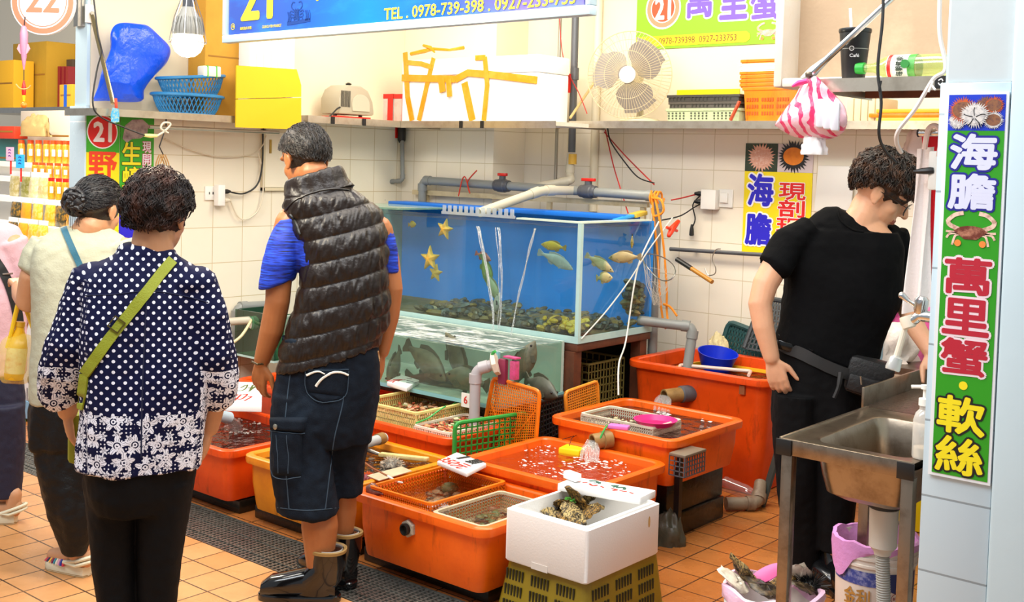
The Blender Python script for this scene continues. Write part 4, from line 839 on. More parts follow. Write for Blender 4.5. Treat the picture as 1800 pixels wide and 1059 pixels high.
# vat contents
t = thing('washing_basin', 'deep blue round plastic basin floating in the tall vat', 'basin', PZ(1263, 640, .52)); c = PZ(1258, 645, .525)
M_bb = mat('deep blue plastic', '0A2EC8', .35); ax = V((.18, -.10, 1)).normalized(); b = MB().lathe([(.001, .0), (.075, .0), (.105, .085), (.108, .092), (.102, .092), (.072, .008), (.001, .008)], 28, c+V((0, 0, -.01)), ax, cap=False); b.build('bowl', M_bb, t)
t = thing('washing_basin', 'yellow and orange plastic basin rim in the tall vat around the blue basin', 'basin', PZ(1270, 655, .49))
b = MB(); r_ = lambda d, z: rrect(-3.16+d, -2.60-d, 4.98+d, 5.40-d, .08, z); b.rings([r_(.0, .515), r_(-.006, .527), r_(.0, .536), r_(.014, .536), r_(.016, .52)], cap=False); b.build('rim', mat('yellow basin rim', 'F2B01C', .4), t)
b = MB().tube(bend([PZ(1192, 652, .546), PZ(1196, 642, .546), PZ(1320, 653, .546), PZ(1316, 660, .546)], .02), .009, 8); tag(b.build('shower_hose', mat('pinkish white hose', 'F0C8B8', .4)), 'pale pink hose lying across the tall vat', 'hose')
# pink sieve and tag in the white basket
c = PZ(1152, 742, .466)
t = thing('round_sieve', 'magenta round plastic sieve lying in the white floating basket', 'sieve', c-V((0, 0, .02))); Mm = mat('magenta plastic', 'EE2A86', .4)
b = MB().lathe([(.074, -.012), (.090, .006), (.096, .012), (.090, .012), (.082, .0), (.074, -.012)], 32, c, (0.03, 0, 1), cap=False); b.build('rim', Mm, t)
b = MB()
for k in range(-11, 12):
 h = math.sqrt(.075**2-(k*.0065)**2); bar(b, c+V((k*.0065, -h, -.010)), c+V((k*.0065, h, -.010)), .0028, .002); bar(b, c+V((-h, k*.0065, -.010)), c+V((h, k*.0065, -.010)), .0028, .002)
b.build('mesh', Mm, t, smooth=False)
c = PZ(1088, 752, .455); o = MB(rotz(c, 20)).box((-.045, -.022, -.006), (.045, .022, .012)).build('lilac_clip', mat('lilac plastic', 'E07AC8', .4), bevel=.006); tag(o, 'lilac plastic clip on the rim of the raised tub', 'clip')
b = MB().tube(spline([PZ(1068, 748, .46), PZ(1062, 756, .45), PZ(1052, 778, .40)], 5), .004, 6); tag(b.build('green_tie', M_gtie), 'green tie hanging from the lilac clip to the pipe', 'tie')
# ------------------------------------------------------------------ shelves
M_shelf = mat('steel shelf edge', 'C9BFAE', .3, .9, var=(16, .5, '9A8468')); M_shelft = mat('worn white shelf board', 'E6DCCB', .5, var=(8, .4, 'C8B494'))
def shelf(name, label, X0, X1, Y0, Y1, z, edges, th=.035, cat='shelf'):
 t = thing(name, label, cat, ((X0+X1)/2, (Y0+Y1)/2, z-th))
 MB().box((X0+.004, Y0+.004, z-th*.6), (X1-.004, Y1-.002, z)).build('board', M_shelft, t)
 for e in edges:
  lo, hi = {'f': ((X0, Y0, z-th), (X1, Y0+.003, z+.004)), 'r': ((X1-.003, Y0+.0035, z-th), (X1, Y1, z+.004)), 'l': ((X0, Y0+.0035, z-th), (X0+.003, Y1, z+.004))}[e]
  MB().box(lo, hi).build('edge', M_shelf, t)
 return t
zL = PX(250, 196, -5.10).z; yL1 = PX(533, 222, -5.10).y
S1 = shelf('wall_shelf', 'steel shelf on the left wall carrying the blue tarpaulin and baskets', XL+.002, -5.10, 2.95, yL1, zL, 'rf', .032)
zC = PY(850, 214, 4.95).z
S2 = shelf('wall_shelf', 'corner steel shelf carrying the air pump and the taped foam box', XL+.002, -5.06, 4.22, 5.297, zC, 'rf', .036)
MB().box((-5.058, 4.95, zC-.022), (-3.86, 5.297, zC)).build('board', M_shelft, S2); MB().box((-5.058, 4.947, zC-.036), (-3.86, 4.9495, zC+.004)).build('edge', M_shelf, S2)
for x in (585, 640): c = PX(x, 219, -5.058); MB().box((-5.0575, c.y-.012, zC-.037), (-5.054, c.y+.012, zC+.005)).build('end_cap', M_black, S2)
for x in (810, 847): c = PY(x, 221, 4.945); MB().box((c.x-.012, 4.943, zC-.037), (c.x+.012, 4.9465, zC+.005)).build('end_cap', M_black, S2)
zR = PY(1200, 214, 5.25).z
S3 = shelf('wall_shelf', 'long cream steel shelf carrying the fan and the orange crates', PY(1000, 220, 5.25).x, -1.078, 5.25, 5.598, zR, 'fl', .036)
# hanging rods
def rod(name, label, a, b_, r, mt, cat='rod'):
 t = thing(name, label, cat, min(V(a), V(b_), key=lambda p: p.z)); b = MB().tube([a, b_], r, 10); b.build('rod', mt, t); return t
M_chrome = mat('chrome', 'D8D8D8', .12, 1.0)
a, e = PX(161, 24, XL+.02), PX(199, 182, -5.095); t = rod('hanger_rod', 'brass steel rod holding up the front corner of the left shelf', a, e, .011, mat('brassy steel', 'C0A878', .25, 1.0))
MB().box((XL+.001, a.y-.025, a.z-.045), (XL+.012, a.y+.025, a.z+.045)).build('wall_bracket', M_white, t); b = MB().lathe([(.012, 0), (.012, .015)], 6, a+V((.0, 0, .0)), (1, 0, 0)); b.build('bolt', M_steel, t)
# charm hanging at the rod's end
c = PX(203, 195, -5.07); t = thing('charm', 'small blue and red hanging charm at the left shelf corner', 'charm', c-V((0, 0, .06)))
b = MB().tube(spline([c+V((0, 0, .06)), c+V((.005, 0, .03)), c+V((0, .004, .01))], 4), .007, 6); b.build('red_knot', mat('red cord braid', 'E0482A', .6), t)
b = MB(frame(c+V((0, 0, -.02)), CR, CU)); b.prism([(-.018, -.04), (.018, -.035), (.02, .0), (.016, .03), (-.012, .035), (-.02, .0)], .008); b.build('tag', mat('blue spotted fabric', '3AA8D8', .5, var=(90, .9, 'E8E070')), t)
# blue tarpaulin bundle
c = PX(230, 185, -5.27)
t = thing('tarpaulin_bundle', 'bright blue tarpaulin bundle heaped on the left shelf', 'tarpaulin', (c.x, c.y, zL))
def blob(outline, depth_fn, plane, n=26, amp=.012, seed=0, freq=14):
 """closed crumpled solid inside a px outline at a plane"""
 b = MB(); ctr = V((sum(p[0] for p in outline)/len(outline), sum(p[1] for p in outline)/len(outline), 0)); q = spline([(p[0], p[1], 0) for p in outline]+[(outline[0][0], outline[0][1], 0)], 4)[:-1]
 R = []
 for k in range(9):
  a = -math.pi/2+math.pi*k/8; f = max(math.cos(a), .03)**.6; d = math.sin(a)*depth_fn
  ring = []
  for p in q:
   w_ = plane(ctr.x+(p.x-ctr.x)*f, ctr.y+(p.y-ctr.y)*f) - fw*(-d)
   nz = noise.noise(w_*freq+V((seed, 0, 0))); ring.append(w_+fw*nz*amp*1.6+V((0, 0, nz*amp*.5)))
  R.append(ring)
 b.rings(R[::-1]); return b
blob([(165, 178), (180, 135), (192, 90), (200, 52), (214, 40), (240, 42), (262, 46), (284, 68), (298, 86), (292, 108), (270, 132), (250, 160), (243, 181), (205, 180)], .10, lambda x, y: PX(x, y, -5.26), amp=.034, freq=8).build('tarpaulin', mat('blue tarpaulin', '0C50E4', .28, bump=(16, 1.6), var=(5, .3, '083CB8')), t, smooth=22)
# two oval blue baskets
def oval_basket(name, label, c, rx, ry, h, mt, tilt=0.0, n=46):
 c = V(c); t = thing(name, label, 'basket', c, 'blue oval baskets'); Ry = Matrix.Translation(c) @ Matrix.Rotation(tilt, 4, 'X')
 pt = lambda a, f, z: V((rx*f*math.cos(a), ry*f*math.sin(a), z))
 b = MB(Ry)
 for k in range(n):
  a = 2*math.pi*k/n
  for s in (1, -1): b.tube([pt(a+s*.22*q, .74+.22*q**.7, .006+(h-.014)*q) for q in (0, .35, .7, 1)], .0028, 4)
 b.build('lattice', mt, t, smooth=False)
 for nm, f, z, r in (('rim', 1.0, h-.004, .009), ('lower_ring', .74, .006, .004)):
  b = MB(Ry); b.tube([pt(2*math.pi*k/40, f, z) for k in range(41)], r, 6); b.build(nm, mt, t)
 b = MB(Ry); b.add([pt(2*math.pi*k/40, .74, .004) for k in range(40)], [tuple(range(40))]); b.build('base', mt, t)
 return t
M_bb2 = mat('steel blue plastic', '2B7CB0', .4)
c1 = PX(330, 186, -5.235); oval_basket('plastic_basket', 'lower of two blue oval mesh baskets stacked beside the tarpaulin', (-5.235, c1.y, zL), .125, .205, .105, M_bb2)
oval_basket('plastic_basket', 'upper of two blue oval mesh baskets, tilted on the lower one', (-5.24, c1.y+.03, zL+.100), .12, .195, .105, M_bb2, .10)
c = PX(368, 126, -5.14); t = thing('paper_bundle', 'small tied bundle of paper packets on the upper blue basket', 'bundle', c-V((0, 0, .03)))
b = MB(frame(c, (.0, 1, .03), (0, -.03, 1), (1, 0, 0))); b.box((-.055, -.028, -.03), (.055, .028, .03)); b.build('packets', mat('cream paper', 'EDE6D0', .6), t, bevel=.008)
for q in (-.03, .025): b = MB(frame(c, (.0, 1, .03), (0, -.03, 1), (1, 0, 0))); b.box((q-.003, -.030, -.032), (q+.003, .030, .032)); b.build('green_band', mat('green band', '5AB83A', .5), t)
# cardboard boxes and white box at the back of the left shelf
def carton(name, label, lo, hi, mt, flaps=False):
 t = thing(name, label, 'box', ((lo[0]+hi[0])/2, (lo[1]+hi[1])/2, lo[2])); MB().box(lo, hi).build('body', mt, t, bevel=.004)
 MB().box((hi[0]+.0005, lo[1]+.02, (lo[2]+hi[2])/2-.004), (hi[0]+.0015, hi[1]-.02, (lo[2]+hi[2])/2+.004)).build('seam', mat('dark cardboard', '9A6A1E', .8), t); return t
a, e = PX(350, 190, -5.20), PX(416, 12, -5.20)
t = carton('cardboard_box', 'tall amber cardboard box standing behind the blue baskets', (-5.395, a.y+.06, zL+.001), (-5.24, e.y+.26, e.z+.05), M_card)
a, e = PX(405, 118, -5.15), PX(512, 62, -5.15)
t = thing('foam_box', 'white ribbed foam box behind the yellow cardboard flap', 'box', (-5.2, (a.y+e.y)/2, zL)); MB().box((-5.30, a.y+.12, zL+.001), (-5.14, e.y+.02, e.z+.03)).build('body', M_foam, t, bevel=.006)
for k in range(5): yy = a.y+.16+k*(e.y-a.y-.16)/5; MB().box((-5.139, yy, zL+.05), (-5.136, yy+.012, e.z)).build('rib', mat('cream rib', 'E8E2D2', .6), t)
pa = [PX(413, 224, -5.08), PX(528, 228, -5.08), PX(529, 175, -5.078), PX(528, 150, -5.085), PX(520, 122, -5.10), PX(414, 115, -5.10)]
t = thing('cardboard_sheet', 'bright yellow folded cardboard sheet hung over the left shelf end', 'cardboard', pa[0])
Mcy = mat('yellow cardboard', 'DCB404', .7, var=(4, .15, 'CCA400'))
m0, m1 = pa[0].lerp(pa[5], .45), pa[1].lerp(pa[3], .72)
b = MB(); nx = V((.008, 0, 0)); q = [pa[0], pa[1], m1, m0]; b.add([p for p in q]+[p+nx for p in q], [(3, 2, 1, 0), (4, 5, 6, 7), (0, 1, 5, 4), (1, 2, 6, 5), (2, 3, 7, 6), (3, 0, 4, 7)]); b.build('lower_panel', Mcy, t)
b = MB(); q = [m0+V((0, 0, .004)), m1+V((0, 0, .004)), pa[3], pa[4], pa[5]]; n_ = 5; b.add([p for p in q]+[p+nx for p in q], [tuple(reversed(range(5))), tuple(range(5, 10))]+[(i, (i+1) % 5, 5+(i+1) % 5, 5+i) for i in range(5)]); b.build('upper_panel', Mcy, t)
# bulb
c = P(330, 75, 3.75)
t = thing('light_bulb', 'glowing LED bulb in a wire cage hanging at the stall front', 'lamp', c-V((0, 0, .05)))
b = MB().lathe([(.001, -.048), (.022, -.044), (.040, -.030), (.050, -.008), (.051, .010), (.046, .024)], 24, c); b.build('diffuser', mat('lit bulb', 'FFF6E0', .4, emit=('FFF0D0', 9.0)), t)
b = MB().lathe([(.047, .0245), (.046, .05), (.034, .085), (.020, .115)], 24, c)
for k in range(20): a = 2*math.pi*k/20; d = V((math.cos(a), math.sin(a), 0)); b.tube([c+d*.048+V((0, 0, .026)), c+d*.048+V((0, 0, .05)), c+d*.037+V((0, 0, .084))], .003, 4)
b.build('heat_sink', mat('white ceramic', '8E8A80', .4), t)
b = MB().lathe([(.018, .1155), (.018, .15), (.014, .19)], 16, c); b.build('socket', M_pvcd, t)
b = MB()
for k in range(8): a = 2*math.pi*k/8; d = V((math.cos(a), math.sin(a), 0)); b.tube([c+d*.02+V((0, 0, .15)), c+d*.045+V((0, 0, .08)), c+d*.060+V((0, 0, .0))], .0016, 4)
b.tube([c+V((.060*math.cos(q), .060*math.sin(q), 0)) for q in (2*math.pi*k/24 for k in range(25))], .0016, 4); b.build('wire_cage', M_steel, t)
b = MB().tube([c+V((0, 0, .19)), c+V((.0, 0, .9))], .006, 6); b.build('cord', M_black, t)
pl = bpy.data.lights.new('bulb_light', 'POINT'); pl.energy = 14; pl.color = (1, .86, .62); pl.shadow_soft_size = .05; o = bpy.data.objects.new('bulb_light', pl); COL.objects.link(o); o.location = c-V((0, 0, .11))
# black cable looping in front of the left wall
cord('cable', 'thin black cable hanging past the tarpaulin to the yellow plug', [PX(165, 0, -5.2), PX(172, 60, -5.16), PX(178, 90, -5.12), PX(170, 125, -5.08), PX(163, 180, -5.06), PX(176, 205, -5.06), PX(220, 225, -5.06), PX(254, 238, -5.06)], .004, M_wblk, 'cable')
c = PX(262, 239, -5.06); b = MB().tube([PX(254, 238, -5.06), PX(264, 239, -5.06), PX(276, 239, -5.06)], [.008, .011, .008], 8); tag(b.build('plug', mat('yellow plug', 'E8E08A', .5)), 'pale yellow plug joining the black and cream cables', 'plug')
cord('cable', 'cream cable knotted under the left shelf', [PX(276, 239, -5.06), PX(290, 230, -5.06), PX(300, 218, -5.06), PX(288, 216, -5.06), PX(283, 226, -5.06), PX(296, 234, -5.06)], .005, M_wwht, 'cable')
cord('cable', 'cream cable sagging along the left wall', [PX(290, 244, -5.38), PX(340, 265, -5.38), PX(390, 276, -5.38), PX(440, 272, -5.38), PX(460, 258, -5.37), PX(468, 238, -5.36)], .004, M_wwht, 'cable')
cord('cable', 'black cable looping down to the left wall socket', [PX(462, 230, -5.37), PX(461, 290, -5.37), PX(452, 325, -5.37), PX(430, 340, -5.37), PX(410, 339, -5.37), PX(396, 334, -5.37)], .005, M_wblk, 'cable')
cord('cable', 'cream cable looping below the left wall socket', [PX(454, 270, -5.375), PX(462, 300, -5.375), PX(462, 340, -5.375), PX(454, 370, -5.375), PX(432, 386, -5.375), PX(416, 378, -5.375), PX(403, 346, -5.375)], .004, M_wwht, 'cable')
cord('cable', 'black cable from the air pump towards the cardboard sheet', [PX(531, 212, -5.15), PX(548, 215, -5.12), PX(575, 208, -5.1), PX(592, 192, -5.12), PX(600, 188, -5.14)], .005, M_wblk, 'cable')
t = rod('steel_rail', 'thin steel rail under the left shelf', PX(262, 223, -5.16), PX(490, 233, -5.16), .010, M_steel, 'rail')
for x, y0_, y1_ in ((292, 200, 224), (463, 210, 232)): b = MB().tube([PX(x, y0_, -5.16), PX(x, y1_, -5.16)], .004, 6); b.build('hanger', M_black, t)
b = MB(); q = [PX(288, 235, -5.15), PX(280, 258, -5.15), PX(287, 272, -5.15)]; b.tube(q, .003, 6); tag(b.build('wire_hook', M_black), 'black hook hanging under the left shelf', 'hook')
for k, dx in enumerate((-4, 0, 4)):
 cord('rubber_loop', ('front', 'middle', 'rear')[k]+' of the brown cord loops hanging from the black hook', [PX(284+dx, 272, -5.15), PX(278+dx, 290, -5.15+.01*k), PX(281+dx, 314, -5.15+.01*k), PX(288+dx, 316, -5.15+.01*k), PX(293+dx, 292, -5.15+.01*k), PX(286+dx, 272, -5.15)], .003, mat('brown cord', 'A87834', .6))
c = PX(369, 340, XL); t = thing('wall_socket', 'cream wall socket on the left wall', 'socket', (XL+.005, c.y, c.z-.04)); MB().box((XL+.001, c.y-.038, c.z-.038), (XL+.012, c.y+.03, c.z+.04)).build('plate', M_white, t, bevel=.003)
for q in (-.012, .012): MB().box((XL+.0121, c.y+q-.003, c.z-.006), (XL+.013, c.y+q+.003, c.z+.008)).build('slot', M_black, t)
c = PX(385, 343, XL+.03); t = thing('power_adapter', 'grey white multi-plug adapter on the left wall socket', 'adapter', (XL+.03, c.y, c.z-.06)); MB().box((XL+.0135, c.y-.025, c.z-.06), (XL+.06, c.y+.022, c.z+.058)).build('body', M_white, t, bevel=.005)
for q in (.02, -.03): b = MB().lathe([(.013, 0), (.013, .02), (.006, .04)], 8, (XL+.05, c.y+.022, c.z+q), (0, 1, 0)); b.build('plug', M_black if q > 0 else M_wwht, t)
# ------------------------------------------------------------------ corner shelf goods
c = PX(630, 200, -5.17); q0, q1 = PX(598, 200, -5.12), PX(660, 200, -5.12)
t = thing('air_pump', 'beige electric air pump with a vented side on the corner shelf', 'pump', (-5.2, (q0.y+q1.y)/2, zC))
W = (q1.y-q0.y); prof = [(-W/2, .028), (-W/2, .12), (-W*.40, .175), (-W*.25, .2), (W*.12, .2), (W*.32, .175), (W*.46, .11), (W*.5, .05), (W*.5, .028)]
Mpump = mat('beige pump housing', 'A89E88', .45); b = MB(frame(V((-5.30, (q0.y+q1.y)/2, zC)), (0, 1, 0), (0, 0, 1))); b.prism(prof, .17); b.build('housing', Mpump, t, bevel=.012)
for k in range(8): yy = q0.y+.012+k*.0095; MB().box((-5.1295, yy, zC+.07), (-5.1265, yy+.004, zC+.165)).build('vent_slot', mat('dark vent', '3A362E', .6), t)
b = MB(frame(V((-5.129, (q0.y+q1.y)/2+.03, zC)), (0, 1, 0), (0, 0, 1))); b.prism([(-.07, .05)]+[(-.005+.07*math.cos(a), .09+.06*math.sin(a)) for a in (math.pi*(1-k/10) for k in range(11))]+[(.065, .05)], .006); b.build('face_panel', mat('pump face', 'BDB39C', .35), t)
MB().box((-5.29, q0.y+.005, zC+.001), (-5.14, q1.y-.02, zC+.016)).build('red_base', M_red, t)
for yy in (q0.y+.03, q1.y-.05): b = MB().lathe([(.012, .016), (.012, .030)], 10, (-5.2, yy, zC)); b.build('foot', M_black, t)
b = MB().lathe([(.008, 0), (.02, .012), (.008, .02)], 10, (-5.21, (q0.y+q1.y)/2, zC+.2)); b.build('cap_screw', M_black, t)
M_redc = mat('red printed carton', 'C81E18', .5); M_whc = mat('white printed carton', 'D0BCB4', .5, var=(16, .8, 'B88A84'))
for lab, x0, x1 in (('left red and white carton beside the air pump', 665, 692), ('right red and white carton tucked against the foam box', 692, 716)):
 a, e = PY(x0, 206, 5.12), PY(x1, 165, 5.12); t = thing('tea_carton', lab, 'carton', ((a.x+e.x)/2, 5.17, zC), 'red and white cartons'); w_ = e.x-a.x
 MB().box((a.x, 5.12, zC+.001), (e.x-.003, 5.20, e.z-.03)).build('body', M_whc, t); MB().box((a.x-.002, 5.118, e.z-.0295), (e.x-.001, 5.202, e.z)).build('lid', M_redc, t); MB().box((a.x+w_*.62, 5.1185, zC+.001), (e.x-.003, 5.1198, e.z-.03)).build('red_stripe', M_redc, t)
# taped foam box
a, e = PY(706, 212, 4.985), PY(946, 95, 4.985)
t = thing('foam_box', 'large white foam box wrapped in orange tape on the corner shelf', 'box', ((a.x+e.x)/2, 5.1, zC))
X0, X1, zb, zt = a.x, e.x, zC+.001, e.z; zl = zt-.10
MB().box((X0, 4.985, zb), (X1, 5.27, zl)).build('body', M_foam, t, bevel=.006); MB().box((X0-.003, 4.981, zl+.002), (X1+.003, 5.274, zt)).build('lid', M_foam, t, bevel=.008)
M_tape = mat('orange packing tape', 'E88A0E', .22, var=(12, .6, 'F2B04A'))
def tape(p, wd, Y=4.978):
 b = MB(); q = [PY(x, y, Y) for x, y in p]; L = []
 for i, pt in enumerate(q):
  d = (q[min(i+1, len(q)-1)]-q[max(i-1, 0)]).normalized(); s = d.cross(V((0, 1, 0)))*wd/2; L.append([pt+s, pt-s, pt-s+V((0, .0025, 0)), pt+s+V((0, .0025, 0))])
 b.rings(L); b.build('tape', M_tape, t)
tape([(712, 92), (714, 130), (716, 170), (724, 212)], .040); tape([(762, 102), (750, 150), (736, 212)], .034); tape([(706, 137), (740, 138), (800, 139)], .042, 4.976); tape([(800, 140), (822, 128), (860, 131), (944, 141)], .042, 4.976)
tape([(816, 145), (830, 212)], .05); tape([(852, 100), (856, 150), (850, 212)], .034, 4.974); tape([(716, 110), (740, 112), (758, 118)], .03, 4.976)
tape([(775, 138), (778, 162)], .05, 4.973); tape([(788, 138), (790, 170)], .04, 4.971); tape([(835, 102), (853, 101)], .03, 4.973)
b = MB().tube([PY(722, 95, 5.0), PY(745, 90, 5.02), PY(762, 86, 5.03), PY(790, 88, 5.05), PY(815, 84, 5.06)], [.012, .014, .010, .008, .012], 6); b.build('tape', M_tape, t)
b = MB().tube([PY(744, 80, 5.02), PY(757, 84, 5.02), PY(764, 92, 5.02)], [.008, .012, .006], 6); b.build('tape', M_tape, t)
c = PY(955, 205, 5.05); b = MB().box((c.x-.02, 4.98, zC+.001), (c.x+.07, 5.1, zC+.022)); tag(b.build('foam_offcut', M_foam, bevel=.005), 'grey white foam offcut at the right end of the corner shelf', 'foam')
# ------------------------------------------------------------------ long shelf goods
# fan
c = PY(1106, 132, 5.28); R = .240
t = thing('desk_fan', 'white wire-caged desk fan with three grey blades on the long shelf', 'fan', (c.x, 5.36, zR))
n_ = (CAM-c).normalized()*.55+V((0, -1, .05))*.45; n_ = n_.normalized(); u = n_.cross(V((0, 0, 1))).normalized()*-1; v = n_.cross(u); M_cage = mat('cream fan wire', 'C8B68E', .4)
b = MB()
pr = lambda f: (.035+.045*math.sqrt(max(0, 1-f**2.5)))
for s in (1, -1):
 for k in range(72 if s > 0 else 36): a = 2*math.pi*k/(72 if s > 0 else 36); d = u*math.cos(a)+v*math.sin(a); b.tube([c+d*R*f+n_*(pr(f)-.035)*s for f in (.22, .5, .75, .92, 1)], .0012, 4)
for f in (1.0, .8, .55): b.tube([c+(u*math.cos(q)+v*math.sin(q))*R*f+n_*(pr(f)-.035) for q in (2*math.pi*k/48 for k in range(49))], .003 if f == 1 else .0014, 6)
b.build('wire_cage', M_cage, t, smooth=False)
b = MB().lathe([(.001, .046), (.025, .046), (.046, .040), (.048, .034)], 24, c, n_); b.build('badge', mat('fan badge', 'E2D8C8', .4), t)
Mbl = mat('grey fan blade', '857C74', .4, var=(10, .4, 'A0968C'))
for k in range(3):
 a0 = .55+k*2*math.pi/3; b = MB(); Rr = []
 for i in range(9):
  f = .13+.75*i/8; aw = .50+.42*math.sin(math.pi*min(1, i/7)); ca = a0+.35*(i/8)
  rw = [c+(u*math.cos(ca+q)+v*math.sin(ca+q))*R*f+n_*(-.012+.030*q/max(aw, .1)*.5) for q in (-aw, -aw*.33, aw*.33, aw)]
  Rr.append(rw+[p-n_*.003 for p in rw[::-1]])
 b.rings(Rr); b.build('blade', Mbl, t)
b = MB().lathe([(.001, .012), (.04, .012), (.042, -.02), (.05, -.05), (.055, -.12), (.03, -.14)], 20, c, n_); b.build('motor', mat('cream fan body', 'DCCFB0', .45), t)
b = MB().tube([c-n_*.09+V((0, 0, -.03)), V((c.x, 5.40, zR+.06)), V((c.x, 5.40, zR+.03))], .02, 10); b.build('stand', mat('cream fan body', 'DCCFB0', .45), t)
b = MB().lathe([(.11, 0), (.12, .008), (.10, .022), (.03, .035)], 28, (c.x, 5.40, zR+.001)); b.build('base', mat('cream fan body', 'DCCFB0', .45), t)
# pole of wood leaning by the fan
b = MB().tube([PY(1002, 208, 5.28), PY(1056, 128, 5.55)], .008, 8); tag(b.build('wooden_stick', mat('pale bamboo', 'C8AC74', .5)), 'thin bamboo stick leaning behind the fan', 'stick')
# crates on the shelf
def nest(name, label, px0, px1, py, z0, h, Y, dep, mt, taper, cat='crate', holes=True, group=None):
 a, e = PY(px0, py, Y), PY(px1, py, Y); X0, X1 = a.x, e.x; t = thing(name, label, cat, ((X0+X1)/2, Y+dep/2, z0), group); q = lambda d, z: rrect(X0+d, X1-d, Y+d*.5, Y+dep-d*.5, .015, z, 2)
 b = MB().rings([q(taper, z0), q(.008, z0+h-.014), q(0, z0+h-.013), q(0, z0+h), q(.012, z0+h), q(taper+.012, z0+.01)]); b.build('body', mt, t)
 if holes:
  b = MB(); L = X1-X0; mg = mat('dark mesh gap', '3A3A30', .7) if mt != M_ob else mat('dark orange gap', 'A84A06', .7)
  for k in range(18):
   if k % 6 == 5: b.build('side_mesh', mg, t, smooth=False); b = MB(); continue
   for r in range(3): x = X0+taper+.01+(L-2*taper-.02)*k/18; zz = z0+h*(.2+.2*r); b.box((x, Y+taper*.5*(1-(.2+.2*r))-.002, zz), (x+.008, Y+taper*.5+.004, zz+h*.10))
 return t
zz = zR+.001
nest('storage_crate', 'pale green mesh crate, bottom of the pile beside the fan', 1168, 1302, 200, zz, .072, 5.30, .22, mat('pale green plastic', 'A9B68E', .5), .012)
nest('storage_crate', 'dark grey mesh crate on top of the pale green one', 1173, 1300, 180, zz+.073, .034, 5.305, .21, mat('dark brown plastic', '4A443C', .5), .006)
nest('storage_crate', 'black mesh crate, topmost of the pile beside the fan', 1170, 1301, 172, zz+.108, .036, 5.302, .215, mat('black brown plastic', '33302A', .5), .008)
t = thing('yellow_notice', 'yellow notice with blue characters standing behind the dark crates', 'sign', PY(1245, 180, 5.56)-V((0, 0, .08))); a, e = PY(1188, 210, 5.56), PY(1300, 156, 5.56); MB().box((a.x, 5.56, zz), (e.x, 5.568, e.z)).build('panel', M_yel, t)
b = MB()
for k, ch in enumerate('海膽蟹'): letters(b, ch, PY(1208+k*36, 172, 5.559), (1, 0, 0), (0, 0, 1), .09, .085, .02)
ng = 'nested orange crates on the long shelf'
lb = ['bottom', 'second', 'third', 'fourth', 'fifth', 'sixth', 'seventh']
nest('storage_crate', 'deep orange mesh crate under the nested rims on the long shelf', 1301, 1402, 200, zz, .175, 5.30, .24, M_ob, .022, group=ng)
for k in range(7):
 wh = k in (4, 5); z0 = zz+.1755+k*.0205
 nest('storage_crate', ('white crate rim, ' if wh else 'orange crate rim, ')+('second','third','fourth','fifth','sixth','seventh','topmost')[k]+' from below in the nested crate pile', 1298-(k % 2), 1402+(k % 2), 150, z0, .020, 5.30, .24, mat('white crate plastic', 'EEE6DA', .45) if wh else M_ob, .004, holes=False, group=ng)
a = PY(1286, 210, 5.28); b = MB(); bar(b, PY(1284, 212, 5.27), PY(1300, 178, 5.27), .02, .012); tag(b.build('brush_handle', mat('red brown plastic', 'B84A2A', .5), bevel=.003), 'red brown handle leaning between the dark and orange crates', 'handle')
# white slanted trays, boards at the right end of the long shelf
for k in range(5):
 x = 1487+k*12.5; a = PY(x, 207, 5.30); b = MB(frame(V((a.x, 5.30, zz)), (1, 0, 0), (0, 1, 0))); b.box((0, 0, 0), (.036, .2, .115)); o = b.build('foam_tray', mat('cream foam', 'D0C09C', .7), bevel=.010)
 tag(o, ('leftmost', 'second', 'middle', 'fourth', 'rightmost')[k]+' of five cream foam trays on edge at the long shelf end', 'tray', 'cream foam trays on edge')
for k, (x0, x1, y, mt_, lb_) in enumerate(((1540, 1655, 203, mat('yellow board', 'EDBB3A', .5), 'pale yellow board, lowest of the flat boards at the shelf end'), (1527, 1655, 197, M_ob, 'orange board between the yellow boards at the shelf end'), (1540, 1655, 190, mat('amber board', 'F0A21C', .5), 'amber board, topmost of the flat boards at the shelf end'))):
 a, e = PY(x0, y, 5.28), PY(x1, y, 5.28); tag(MB().box((a.x, 5.28, zz+.02*k), (min(e.x, -1.08), 5.50, zz+.02*k+.019)).build('flat_board', mt_, bevel=.003), lb_, 'board')
# ------------------------------------------------------------------ signs on walls
M_green = mat('green sign print', '3AA81E', .45); M_lime = mat('lime sign print', '86C010', .45); M_yellow = mat('yellow sign print', 'F4DC0A', .45); M_blue = mat('blue sign print', '2A22C8', .45); M_redp = mat('red sign print', 'E01E1A', .45); M_whitep = mat('white sign print', 'F6F4F4', .45); M_navy = mat('navy sign print', '1A1A8E', .45); M_crim = mat('crimson sign print', 'B81E34', .45); M_lav = mat('lavender white sign print', 'D6DAF2', .45); M_blackp = mat('black sign print', '141418', .45); M_yel2 = mat('golden sign print', 'F2E01A', .45)
def chars(t, txt, pos, u, v, w, h, M1, M2=None, o1=.012, o2=.06, lift=.001, nm='character'):
 """one object per colour layer; pos: list of centres"""
 if M2:
  b = MB()
  for ch, p in zip(txt, pos): letters(b, ch, p, u, v, w, h, o2, lift, .0004)
  b.build('outline_lettering', M2, t, smooth=False)
 b = MB()
 for ch, p in zip(txt, pos): letters(b, ch, p, u, v, w, h, o1, lift+.0008, .0004)
 b.build('lettering', M1, t, smooth=False)
